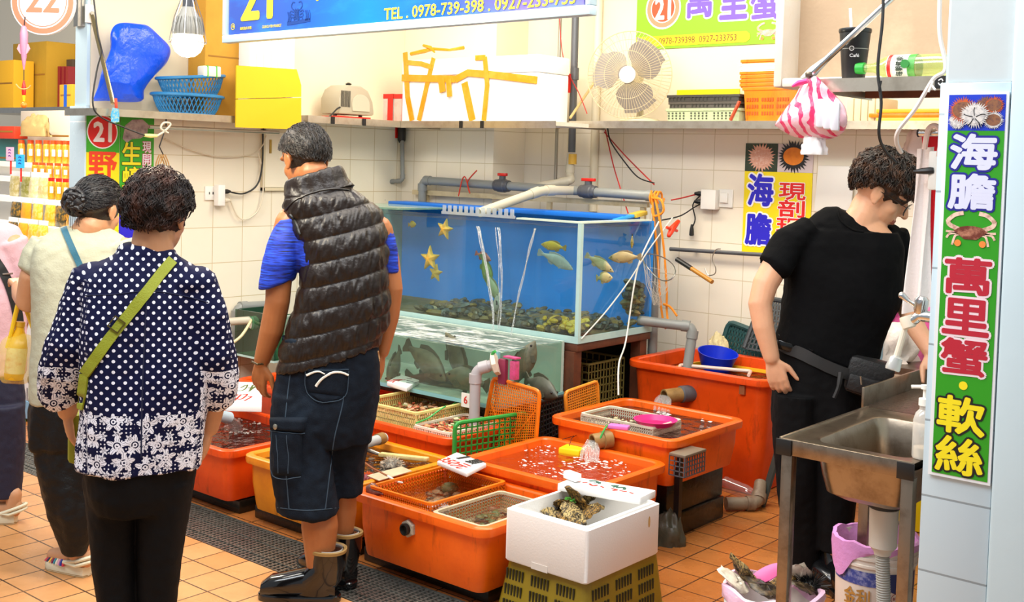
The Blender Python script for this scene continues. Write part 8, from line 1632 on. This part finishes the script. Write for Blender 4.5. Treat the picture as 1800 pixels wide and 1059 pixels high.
b.rings([oval(rp(x, y, dd), hw*K, hd, r, d) for x, y, hw, hd, dd in ((108, 740, 50, .12, 0), (118, 830, 48, .115, -.01), (126, 900, 40, .10, -.02), (131, 945, 27, .075, -.02), (133, 966, 22, .06, -.02), (133, 970, 18, .05, -.02))])
b.rings([oval(rp(x, y, dd), hw*K, hd, r, d) for x, y, hw, hd, dd in ((162, 740, 46, .12, .10), (166, 830, 40, .10, .18), (163, 900, 28, .075, .25), (160, 925, 22, .06, .26))])
put('trousers', solid(b, .006, 4), mat('black crinkled trousers', '070709', .5, spec=.3, bump=(120, .4)), bun, folds(.020, (16, 16, 4), 31, .003))
def sandal(parent, heel, toe, stripes, seed):
 h, t2 = V(heel), V(toe); h.z = t2.z = 0; f = (t2-h).normalized(); s = f.cross(up); L = (t2-h).length; Msole = mat('cream sandal sole', 'E2DCC0', .6); bb_ = MB()
 fo = lambda z, k: [h+f*L*x+s*w_*k+up*z for x, w_ in ((-.0, -.022), (.25, -.030), (.6, -.036), (.85, -.040), (.98, -.026), (1.03, 0), (1.0, .024), (.85, .040), (.6, .036), (.25, .030), (0, .022), (-.03, 0))]
 bb_.rings([fo(0, .97), fo(.004, 1.02), fo(.03, 1.04), fo(.038, .97)]); o = bb_.build('sandal', Msole, parent, smooth=50)
 b = MB().rings([fo(.0, 1.0), fo(.008, 1.03)]); b.build('outsole', mat('gum outsole', 'A88A5A', .6), o)
 cols = ['C8384A', '2A3A9A', 'E0A0B8', 'E8DCC8', '3A8A9A', '8A2A4A', 'F0B04A', '2A2A4A']
 for k in range(stripes):
  x = .42+.55*k/stripes; b = MB(); w_ = .040*(1-.25*(x-.5)); b.tube([h+f*L*x+s*w_*math.cos(a)+up*(.034+.045*(1.15-x)*math.sin(a)) for a in (math.pi*q/10 for q in range(11))], .0055, 6); b.build('lace', mat('sandal cord '+cols[k % 8], cols[k % 8], .7), o)
 for z, x0 in ((.045, -.02), (.062, -.03)): b = MB().tube([h+f*L*(.42)+s*.038+up*.05]+[h+f*(L*.12-.055*math.sin(a))+s*.036*math.cos(a)+up*(z+.02*math.sin(a)) for a in (math.pi*q/8 for q in range(9))]+[h+f*L*(.42)-s*.038+up*.05], .007, 8); b.build('heel_strap', Msole, o)
 b = MB().ell(h+f*L*.08+up*.07, (.034, .030, .045), (f, s, up)); chain(b, [h+f*L*.1+up*.12, h+f*L*.12+up*.07, h+f*L*.5+up*.06, h+f*L*.9+up*.048], [.034, .034, .034, .026], 12); b.build('foot', parent.get('_') or sk2, parent)
sandal(bun, PZ(154, 1014, 0), PZ(88, 996, 0), 9, 1); sandal(bun, PZ(166, 968, 0), PZ(140, 955, 0)+V((-.12, .02, 0)), 9, 2)
# yellow bag with a drink bottle hanging from her forearm
mtb, t_, b_ = new_mat('thin yellow plastic bag'); b_.inputs['Base Color'].default_value = lin('F4DA5A'); b_.inputs['Roughness'].default_value = .25; b_.inputs['Alpha'].default_value = .33; t_.link(t_.bump(t_.noise(t_.add('ShaderNodeTexCoord').outputs['Object'], 26, 4), .8), b_.inputs['Normal'])
cb = thing('carrier_bag', 'thin yellow carrier bag hanging from the arm of the woman with the bun', 'bag', rp(28, 675, .05)); DD = D2+.06
blob([(14, 590), (36, 585), (58, 592), (62, 620), (56, 660), (46, 674), (20, 676), (4, 668), (-2, 630), (4, 600)], .05, lambda x, y: P(x, y, DD), amp=.010, freq=18, seed=9).build('bag_skin', mtb, cb, smooth=60)
Mhdl = mat('yellow bag handle', 'EFC41E', .35)
for q in ([(36, 520), (28, 550), (20, 585), (12, 612)], [(42, 535), (52, 560), (60, 590), (58, 620)]): b = MB().tube(spline([P(x, y, DD-.02) for x, y in q], 5), [.010-.0002*k for k in range(16)], 8); b.build('handle', Mhdl, cb)
a, e = P(36, 566, DD), P(24, 668, DD); dr_ = (a-e).normalized(); L = (a-e).length; bt = thing('tea_bottle', 'yellow tea bottle standing inside the yellow carrier bag', 'bottle', e)
b = MB().lathe([(.001, 0), (.033, .002), (.036, .02), (.036, L*.55), (.030, L*.70), (.016, L*.88), (.016, L*.92)], 24, e, dr_); b.build('body', mat('yellow tea bottle', 'E8B21A', .25, var=(22, .6, 'C88A10')), bt); b = MB().lathe([(.018, L*.921), (.018, L), (.001, L)], 16, e, dr_); b.build('cap', mat('golden cap', 'D8A82A', .3), bt)
b = MB().lathe([(.0365, L*.12), (.0366, L*.56)], 24, e, dr_, cap=False); b.build('label', mat('cream flowered label', 'EADFA8', .4, var=(40, .9, 'D88A3A')), bt)
# ---- person in pink at the picture's edge
D3 = DZ(8, 916); K = D3/F; d, r = view(0, 600); rp = lambda x, y, dd=0.0: P(x, y, D3+dd); pk_ = thing('person', 'person in a pale pink top and navy trousers at the far left edge', 'person', PZ(-20, 916, 0)); b = MB()
hf, hu = (d*.97+r*.2-up*.15).normalized(), up; hc = rp(-62, 348); head(b, hc, hf, hu, .98, ([hc-hu*.07, rp(-40, 410)], [.055, .06])); b.rings([oval(rp(-28, y), hw*K, hd, r, d) for y, hw, hd in ((405, 40, .06), (450, 60, .09), (600, 58, .10), (700, 56, .10))])
chain(b, [rp(-10, 690), rp(0, 800), rp(8, 870), rp(12, 886)], [.07, .055, .042, .036], 14); chain(b, [rp(-55, 690), rp(-58, 800), rp(-58, 870), rp(-58, 896)], [.07, .055, .042, .036], 14); chain(b, [rp(22, 430), rp(36, 500, .05), rp(34, 570, .14), rp(28, 600, .22)], [.05, .044, .038, .03], 14); hand(b, rp(27, 604, .23), d-up*.4, -r, d*.2+up, .9, .5)
chain(b, [rp(-75, 430), rp(-90, 520, .02), rp(-86, 600, .1)], [.05, .044, .03], 14); hand(b, rp(-86, 604, .11), d-up*.6, r, d, .9, .5)
put('body', solid(b, .0055, 3), [sk2, Mlip, Mbrow], pk_, None, face_color(hc, hf, hu)); hair(pk_, hc, hf, hu, (.108, .09, .108), hl(-.05, .75, .6), Mh3, .98, .03, 5, 300, .4, None, (-.01, 0, .02))
b = MB().rings([oval(rp(-26, y, 0), hw*K, hd, r, d, 30, 2.5) for y, hw, hd in ((392, 34, .06), (402, 52, .08), (420, 62, .09), (470, 66, .11), (560, 66, .12), (655, 66, .125), (660, 58, .11))]); b.tube([rp(18, 425), rp(34, 470, .02), rp(42, 520, .06), rp(40, 556, .12), rp(39, 560, .12)], [.062, .062, .06, .056, .045], 18); b.tube([rp(-72, 425), rp(-84, 480), rp(-88, 520)], [.06, .06, .055], 18)
shp, bvp = put('shirt', solid(b, .006, 5), mat('pale pink cotton', 'D4A8AE', .85, bump=(130, .3)), pk_, folds(.016, (9, 9, 5), 41))
b = MB().rings([oval(rp(-26, y, 0), hw*K, hd, r, d) for y, hw, hd in ((640, 62, .115), (700, 66, .12), (740, 62, .115))])
for xs_ in ((2, 8, 10, 10), (-54, -56, -58, -58)): b.rings([oval(rp(x, y, 0), hw*K, hd, r, d) for x, y, hw, hd in zip(xs_, (710, 790, 850, 872), (38, 33, 28, 26), (.11, .095, .085, .08))])
put('trousers', solid(b, .006, 4), mat('navy trousers cloth', '1A1A34', .7, bump=(200, .2)), pk_, folds(.012, (9, 9, 3), 44)); sandal(pk_, PZ(28, 920, 0), PZ(-16, 926, 0)+V((-.06, .02, 0)), 0, 3)
sb3 = thing('shoulder_bag', 'black shoulder bag strap across the pale pink top', 'bag', rp(-30, 640, .2)); ribbon('strap', sb3, bvp, [(-48, 404), (-30, 425), (-8, 458), (8, 485), (20, 515), (30, 555), (34, 600)], 16, M_black, .007); p, n_ = hit(bvp, 12, 488, .012); b = MB().tube([p-r*.02+up*.012, p+r*.02+up*.016], .004, 6); b.build('buckle', M_steel, sb3); c = rp(-34, 640, .22); b = MB(frame(c, r, d)); b.box((-.06, -.04, -.08), (.06, .04, .06)); b.build('bag_body', M_black, sb3, bevel=.015)
# ---- worker in the black t-shirt
D4 = DZ(1455, 1030); K = D4/F; d, r = view(1470, 520); rp = lambda x, y, dd=0.0: P(x, y, D4+dd); wk = thing('person', 'young man with glasses in a black t-shirt working beside the sink', 'person', PZ(1440, 1030, 0)); sk3 = skin('fair skin', 'E0A884', 'C8866A'); b = MB()
fd = (r*.97-d*.12).normalized(); pt_ = .52; hf = (fd*math.cos(pt_)-up*math.sin(pt_)).normalized(); hu = (up*math.cos(pt_)+fd*math.sin(pt_)).normalized(); hu = (hu-hf*hu.dot(hf)).normalized(); hc = rp(1550, 340, .0); S4 = 1.08
head(b, hc, hf, hu, S4, ([hc-hu*.065-hf*.02, rp(1520, 378, .01), rp(1508, 400, .02)], [.060, .064, .078]))
b.rings([oval(rp(x, y, dd), hw*K, hd, r, d) for x, y, hw, hd, dd in ((1505, 378, 36, .05, .02), (1488, 410, 80, .08, .02), (1482, 450, 88, .10, .02), (1475, 520, 86, .11, .02), (1458, 600, 80, .11, .02), (1440, 660, 76, .11, .02), (1432, 720, 74, .11, .02))])
chain(b, [rp(1400, 720, 0), rp(1402, 800, -.0), rp(1408, 900, .04), rp(1415, 1000, .06)], [.085, .075, .055, .04], 16); chain(b, [rp(1466, 720, 0), rp(1468, 800, -.02), rp(1468, 900, -.01), rp(1466, 1000, .0)], [.085, .072, .052, .04], 16)
chain(b, [rp(1400, 412, .03), rp(1370, 455, -.02), rp(1345, 500, -.04), rp(1336, 535, -.05), rp(1342, 575, -.06), rp(1356, 628, -.06)], [.055, .052, .048, .045, .040, .031], 16)
hand(b, rp(1357, 632, -.06), rp(1376, 700, -.06)-rp(1357, 632, -.06), (d*.75+r*.1), (r*.9-up*.1), .98, .40, 1.1, .3)
chain(b, [rp(1572, 425, .06), rp(1585, 480, .06), rp(1590, 530, .02), rp(1612, 580, -.12), rp(1636, 618, -.22)], [.052, .048, .042, .036, .029], 16)
hand(b, rp(1637, 620, -.22), (-up*.6-d*.5+r*.3), (d*.4-up*.5), (-r*.6-d*.4), .98, .45)
put('body', solid(b, .0046, 3), [sk3, Mlip, Mbrow], wk, None, face_color(hc, hf, hu, S4))
Mh4 = mat('thick dark brown hair', '1C120C', .4, var=(34, .8, '6A3E1C'), bump=(150, .7))
hair(wk, hc, hf, hu, (.128, .106, .118), hl(-.05, .95, -.04), Mh4, S4*.96, .08, 4, 1900, .50, lambda v: V((v.x*.9+.25, v.y*.7, -.75)), (-.006, 0, .046), .0021, .05, 15, .80, 2.4)
Mgl = mat('thin black glasses frame', '141414', .3); l_ = hu.cross(hf); gp = lambda x, y, z: hc+(hf*x+l_*y+hu*z)*S4; gl = None
b = MB()
for q in (1, -1): b.tube([gp(.106-.006*abs(math.cos(a)), q*.033+.024*math.cos(a), -.004+.022*math.sin(a)) for a in (2*math.pi*k/24 for k in range(25))], .0016, 6); b.tube([gp(.098, q*.058, .004), gp(.05, q*.078, .006), gp(.0, q*.084, .008), gp(-.02, q*.083, -.008)], .0015, 6)
b.tube([gp(.106, -.010, .002), gp(.110, 0, .004), gp(.106, .010, .002)], .0014, 6); g_ = b.build('glasses', Mgl, wk)
b = MB();
for q in (1, -1): disc(b, gp(.1035, q*.033, -.004), l_, hu, .0225*S4, 0, 20)
b.build('lens', clear_mat('spectacle lens', 'F0F4F4', .12, .02), g_, smooth=False)
Mbt = mat('black cotton jersey', '08080A', .9, spec=.12, bump=(160, .25)); b = MB()
b.rings([oval(rp(x, y, dd), hw*K, hd, r, d, 34, 2.5) for x, y, hw, hd, dd in ((1492, 404, 84, .098, .02), (1484, 430, 100, .115, .02), (1483, 470, 104, .13, .02), (1480, 520, 101, .135, .02), (1466, 570, 96, .13, .02), (1456, 605, 94, .13, .02))]+[oval(rp(x, y, .02), hw*K, hd, (r*.95-up*.31).normalized(), d, 34, 2.5) for x, y, hw, hd in ((1452, 622, 92, .13), (1452, 626, 80, .115))])
b.ell(rp(1412, 408, .02), (.062, .075, .052), (r, d, up)); b.ell(rp(1560, 412, .04), (.058, .075, .052), (r, d, up)); b.tube([rp(1425, 402, .02), rp(1390, 426, .0), rp(1368, 458, -.02), rp(1360, 470, -.03), rp(1358, 472, -.03)], [.060, .066, .066, .064, .05], 22); b.tube([rp(1566, 410, .05), rp(1578, 450, .06), rp(1580, 495, .05), rp(1579, 514, .04), rp(1579, 517, .04)], [.062, .062, .058, .054, .04], 22)
b.rings([oval(rp(x, y, .02), hw*K, hd, A_, d, 34, 2.2) for x, y, hw, hd, A_ in ((1508, 384, 41, .068, (r*.87-up*.5)), (1504, 390, 56, .08, (r*.90-up*.42)), (1496, 404, 80, .095, (r*.97-up*.2)), (1488, 430, 90, .10, r))])
ts4, bv4 = put('t_shirt', solid(b, .0055, 9), Mbt, wk, folds(.016, (8, 8, 7), 51, .002)); seam('collar', ts4, bv4, [(1471, 366), (1478, 388), (1498, 404), (1518, 409)], .004, Mbt, .002)
Mbp = mat('black work trousers', '0A0A0C', .8, spec=.15, bump=(200, .2)); b = MB()
b.rings([oval(rp(x, y, .02), hw*K, hd, r, d, 30, 2.5) for x, y, hw, hd in ((1450, 590, 80, .115), (1446, 630, 84, .12), (1440, 680, 82, .125), (1436, 720, 78, .12), (1434, 745, 74, .11))])
b.rings([oval(rp(x, y, dd), hw*K, hd, r, d, 26) for x, y, hw, hd, dd in ((1402, 690, 40, .115, .0), (1400, 780, 40, .105, .0), (1405, 870, 38, .095, .03), (1414, 960, 34, .085, .05), (1418, 1000, 33, .08, .06))])
b.rings([oval(rp(x, y, dd), hw*K, hd, r, d, 26) for x, y, hw, hd, dd in ((1470, 690, 40, .115, .0), (1468, 780, 38, .105, -.02), (1467, 870, 34, .088, -.01), (1466, 950, 31, .082, -.0), (1465, 966, 30, .08, 0))])
tr4, bvt = put('trousers', solid(b, .006, 4), Mbp, wk, folds(.014, (9, 9, 4), 55, .002))
a = rp(1464, 1000, 0); boot(wk, V((a.x, a.y, 0)), V((a.x, a.y, 0))+(r*.35-d*.9)*.25, .24, .058, mat('black rubber boot', '101012', .2, coat=.3), ''); a = rp(1416, 1000, .08); boot(wk, V((a.x, a.y, 0)), V((a.x, a.y, 0))+(r*.6-d*.7)*.25, .10, .058, mat('black rubber boot', '101012', .2, coat=.3), '')
fp_ = thing('waist_bag', 'black zipped waist bag strapped round the worker hips', 'bag', rp(1528, 700, -.12)); ribbon('strap', fp_, bvt, [(1366, 598), (1385, 612), (1410, 622), (1445, 640), (1480, 655), (1510, 664)], 20, mat('dark webbing', '1C1B1C', .6), .012)
c = rp(1526, 662, -.10); b = MB(frame(c, (r*.95-up*.22).normalized(), (d*.97).normalized())); b.box((-.085, -.05, -.075), (.085, .05, .07)); b.build('bag_body', mat('black nylon', '141315', .55, bump=(70, .6)), fp_, bevel=.025)
b = MB(frame(c-d*.052, (r*.95-up*.22).normalized(), d)); b.box((-.07, -.02, -.06), (.07, .0, .005)); b.build('front_pocket', mat('black nylon', '141315', .55), fp_, bevel=.012)
for x, y in ((1513, 662), (1530, 680)): b = MB(); q = rp(x, y, -.178); b.tube([q, q-up*.03+r*.004], .004, 6); b.build('zip_pull', mat('pewter zip', '9A9082', .35, .8), fp_)
p, n_ = hit(bvt, 1388, 610, .018); b = MB(frame(p, (r*.95-up*.25).normalized(), n_)); b.box((-.03, -.008, -.022), (.03, .010, .022)); b.build('buckle', mat('glossy black buckle', '0A0A0A', .15), fp_, bevel=.005)
b = MB().tube(spline([rp(1478, 655, -.14), rp(1474, 680, -.15), rp(1466, 700, -.15)], 4), [.010]*4+[.008]*5, 6); b.build('strap_end', mat('dark webbing', '1C1B1C', .6), fp_)
# ------------------------------------------------------------------ the neighbouring stall at the far left
struct(MB().box((-13, 5.2, 0), (-5.535, 5.3, 3.2)).build('wall_back_neighbour', mat('cream neighbour wall', 'E6DAC4', .7)))
t = thing('display_rack', 'tiered white display rack of jars and packets in the neighbouring stall', 'rack', (-7, 3.8, 0)); Mrk = mat('bright white rack', 'F2EEE6', .5)
zr = [PY(60, y, Y).z for y, Y in ((431, 3.50), (396, 3.62), (349, 3.74), (313, 3.86), (286, 3.94))]
for z, Y in zip(zr, (3.50, 3.62, 3.74, 3.86, 3.94)): MB().box((-8.6, Y-.02, z-.035), (-5.56, Y+.11, z-.001)).build('rack_shelf', Mrk, t)
for x in (-8.58, -5.6): MB().box((x, 4.06, 0), (x+.03, 4.09, zr[-1]+.2)).build('post', Mrk, t)
MB().box((-8.6, 3.99, 0), (-5.56, 4.055, zr[-1]-.036)).build('rack_back', Mrk, t)
O_ = ['first', 'second', 'third', 'fourth', 'fifth', 'sixth', 'seventh', 'eighth']
def jar(px, y, Y, z, r, h, body, cap, label, group):
 c = PY(px, y, Y); c = V((c.x, Y+.04, z)); t = thing('snack_jar', label, 'jar', c, group)
 b = MB().lathe([(r*.9, 0), (r, .006), (r, h*.78), (r*.8, h*.84)], 14, c); b.build('jar_body', body, t); b = MB().lathe([(r*.86, h*.841), (r*.88, h), (.001, h)], 14, c); b.build('cap', cap, t)
 b = MB(); n = flat(CAM-c); s = up.cross(n); b.add([c+n*(r+.001)+s*q*r*.45+up*zz for q, zz in ((-1, h*.3), (1, h*.3), (1, h*.6), (-1, h*.6))], [(0, 1, 2, 3)]); b.build('label', M_whitep, t, smooth=False)
Mj = mat('amber shrimp jar', 'F0941C', .3, var=(40, .7, 'F8C860')); Mj2 = mat('golden crisp jar', 'D8A018', .35, var=(60, .9, '9A6A0E')); Mcap = mat('orange cap', 'F0501A', .4)
for k, x in enumerate((28, 44, 58, 72, 84, 95, 106, 117)): jar(x, 286, 3.94, zr[4], .024, .155, Mj, Mcap, O_[k]+' orange-capped jar from the left on the top rack tier', 'jars on the top tier')
for k, x in enumerate((52, 64, 77, 91, 105, 118)): jar(x, 313, 3.86, zr[3], .023, .105, Mj, Mcap, O_[k]+' orange-capped jar from the left on the second rack tier', 'jars on the second tier')
for k, x in enumerate((80, 93, 105, 117)): jar(x, 349, 3.74, zr[2], .023, .14, Mj2, M_red, O_[k]+' red-lidded golden jar from the left on the middle tier', 'red-lidded jars')
def packet(px, y, Y, z, w, h, m_, label, group):
 c = PY(px, y, Y); c = V((c.x, Y+.05, z)); t = thing('snack_packet', label, 'packet', c, group); b = MB(frame(c, (1, 0, 0), (0, .05, .999), (0, -.999, .05)))
 R = [[(sx*w/2*(1-.06*math.sin(3*q)), q*h, sz*.022*math.sin(math.pi*min(1, q*1.25))**.7+.0008*sz) for sx, sz in ((-1, .2), (-.5, 1), (.5, 1), (1, .2), (1, -.2), (.5, -1), (-.5, -1), (-1, -.2))] for q in (0.001, .15, .35, .55, .75, .8)]
 b.rings(R); b.build('filled_pouch', m_, t, smooth=60); b = MB(frame(c, (1, 0, 0), (0, .05, .999), (0, -.999, .05))); b.box((-w/2, .8*h, -.001), (w/2, h, .001)); b.build('clear_top', mat('clear packet film', 'E6E8EA', .25), t)
cols = [mat('snack '+c, c, .35, var=(38, .9, v)) for c, v in (('B8A868', 'E8E4D8'), ('8E8A3A', 'E0D8B8'), ('D8C890', 'F2EEE0'), ('C8B070', 'F0E8D0'), ('3A3A2A', 'E8A81C'), ('E09A1C', 'C87A0E'), ('E8B02A', 'F6E4B0'), ('F0A81C', 'F8DC90'))]
for k, x in enumerate((12, 32, 46, 63)): packet(x, 345, 3.74, zr[2], .125, .17, cols[k], O_[k]+' pale snack packet from the left on the middle tier', 'pale packets')
for k, x in enumerate((14, 32, 52, 74, 93, 112)): packet(x, 394, 3.62, zr[1], .125, .165, cols[4+k % 4], O_[k]+' orange snack packet from the left on the fourth tier', 'orange packets')
for k, x in enumerate((26, 44, 60, 8)): packet(x, 430, 3.50, zr[0], .125, .15, cols[(5, 7, 6, 4)[k]], ('second', 'third', 'fourth', 'first')[k]+' snack packet from the left on the lowest visible tier', 'packets on the lowest tier')
for lb, x, y, m_, w in (('pink price tag on a red stick by the jars', 17, 272, mat('pink tag card', 'F2A8C4', .6), .10), ('blue price tag in front of the second tier jars', 35, 285, mat('blue tag card', '2AA8E8', .6), .11)):
 c = PY(x, y, 3.70); t = thing('price_tag', lb, 'price tag', c-V((0, 0, .05))); MB().box((c.x-w/2, 3.70, c.z-.04), (c.x+w/2, 3.704, c.z+.05)).build('card', m_, t); b = MB()
 stroke(b, [[(-.02, .03-q*.02), (.0, .034-q*.02), (.018, .028-q*.02)] for q in range(3)], V((c.x, 3.6995, c.z)), Un, Vn, .005); b.build('lettering', M_navy, t, smooth=False); MB().box((c.x-.006, 3.705, c.z-.13), (c.x+.006, 3.712, c.z-.0)).build('stick', M_red, t)
# upper shelf: cardboard, cartons, paper bag
zu = PY(80, 190, 4.3).z; t = MB().box((-9, 4.2, zu-.04), (-5.56, 4.75, zu)).build('wall_shelf', M_steel); tag(t, 'steel shelf above the jars in the neighbouring stall', 'shelf')
def nb(name, lb, x0, x1, y0, y1, Y, dep, m_, cat='box', z=None):
 a, e = PY(x0, y1, Y), PY(x1, y0, Y); z = a.z if z is None else z; t = thing(name, lb, cat, ((a.x+e.x)/2, Y, z)); MB().box((a.x, Y, z), (e.x, Y+dep, e.z)).build('body', m_, t, bevel=.004); MB().box((a.x+.02, Y-.0015, (z+e.z)/2), (e.x-.02, Y-.0002, (z+e.z)/2+.012)).build('seam', mat('dark cardboard', '9A6A1E', .8), t); return t
Mcb = mat('ochre cardboard', 'B48A1E', .8, var=(5, .4, '927014'))
nb('cardboard_box', 'big ochre cardboard box on the shelf above the jars', 22, 82, 72, 186, 4.40, .3, Mcb, z=zu+.001)
nb('cardboard_box', 'yellow cardboard box at the left end of the shelf above the jars', -40, 24, 105, 186, 4.22, .16, mat('yellow ochre cardboard', 'E0A81E', .8), z=zu+.001)
nb('carton', 'yellow carton with a blue tape band beside the post', 104, 127, 148, 186, 4.30, .12, mat('yellow carton', 'D8A42A', .7), 'carton', zu+.001); a = PY(115, 170, 4.297); MB().box((a.x-.02, 4.295, zu+.002), (a.x+.015, 4.2995, PY(115, 149, 4.3).z)).build('tape', mat('blue tape', '1A5AC8', .4), list(o for o in COL.objects if o.name.startswith('carton'))[-1])
nb('carton', 'dark carton of red packets behind the yellow carton', 84, 127, 104, 186, 4.56, .15, mat('dark carton', '4A3A2A', .7), 'carton', zu+.001)
for k, x in enumerate((101, 108, 115, 122)): a = PY(x, 146, 4.5); tag(MB().box((a.x-.02, 4.48, zu+.001), (a.x+.016, 4.54, PY(x, 117, 4.5).z)).build('red_packet', mat('dark red packet', '8A1E2A', .4)), O_[k]+' dark red packet from the left beside the post', 'packet', 'red packets on the upper shelf')
crumple('paper_bag', 'brown paper bag open on top of the jar rack', 'bag', PY(62, 240, 3.99), .19, .05, .16, mat('kraft paper', 'B89A62', .7, bump=(12, .9)), 41, .3, 4)
nb('storage_box', 'cream storage box behind the brown paper bag', 36, 124, 194, 240, 4.12, .05, mat('cream box', 'D8CCB8', .6), z=zr[4]); nb('storage_box', 'red storage box at the left of the brown paper bag', -30, 25, 222, 243, 3.95, .1, mat('deep red box', 'C83A1A', .5))
nb('teal_cabinet', 'teal cabinet behind the pink price tag', -30, 31, 244, 312, 4.06, .08, mat('teal paint', '4A9A94', .5), 'cabinet')
# squid lure
c = P(42, 80, 4.93); t = thing('squid_lure', 'pink toy squid with a red and yellow fish lure hanging under the 22 sign', 'ornament', c-V((0, 0, .26))); q = lambda y: P(42, y, 4.93)
b = MB().tube([q(50), q(60), q(80), q(100), q(122)], [.012, .017, .016, .011, .003], 12, round_ends=True); b.build('mantle', mat('pink squid vinyl', 'D88AA0', .35, var=(20, .6, '8A5A9A')), t); b = MB(frame(q(86), CR, CU)); b.prism([(-.028, .0), (-.020, .02), (.02, .02), (.028, 0), (.014, -.022), (-.014, -.022)], .005); b.build('fin', mat('pink squid fin', 'E89AA8', .35), t)
b = MB().tube([P(44, 30, 4.99), q(52)], .003, 6); b.tube([q(122), q(145)], .0018, 6); b.build('line', M_black, t); b = MB().tube([q(143), q(155), q(166)], [.004, .010, .008], 10, round_ends=True); b.build('red_lure', M_red, t); b = MB().tube([q(167), q(178)], [.007, .004], 8); b.build('yellow_tail', M_yel, t); b = MB().ell(q(185), (.013, .013, .013)); b.build('orange_bead', mat('orange bead', 'F0841C', .3), t); b = MB().tube(spline([P(28, 148, 4.75), P(36, 156, 4.75), P(48, 156, 4.75), P(54, 150, 4.75)], 4), .003, 6); b.build('hook', mat('tan hook', 'C8A05A', .4), t)
# counter front with a painted cat and fork
c = PY(50, 700, 3.25); t = thing('stall_counter', 'white neighbouring counter front painted with a fork and plants', 'counter', (-7, 3.4, 0)); z0, z1 = .12, .72
MB().box((-9, 3.25, z0), (-5.56, 3.45, z1)).build('front_panel', M_whitep, t); MB().box((-9, 3.245, .02), (-5.56, 3.46, z0-.001)).build('blue_base', mat('light blue base', '8ABCE0', .5), t); MB().box((-9, 3.24, z1+.001), (-5.56, 3.5, z1+.03)).build('counter_top', Mrk, t)
g = PY(52, 705, 3.2495); b = MB()
for x in (-.03, -.01, .01, .03): stroke(b, [[(x, .07), (x, -.02)]], g, Un, Vn, .009)
stroke(b, [[(-.03, -.02), (0, -.045), (.03, -.02)], [(0, -.04), (0, -.12)]], g, Un, Vn, .010); disc(b, g+Vn*.12, Un, Vn, .025, .001, 20, .012); b.build('black_print', M_blackp, t, smooth=False); b = MB()
for x in (-.05, .0, .05): stroke(b, [[(x, -.20), (x+.01, -.16), (x-.005, -.11)]], g, Un, Vn, .022)
b.build('green_print', M_green, t, smooth=False)
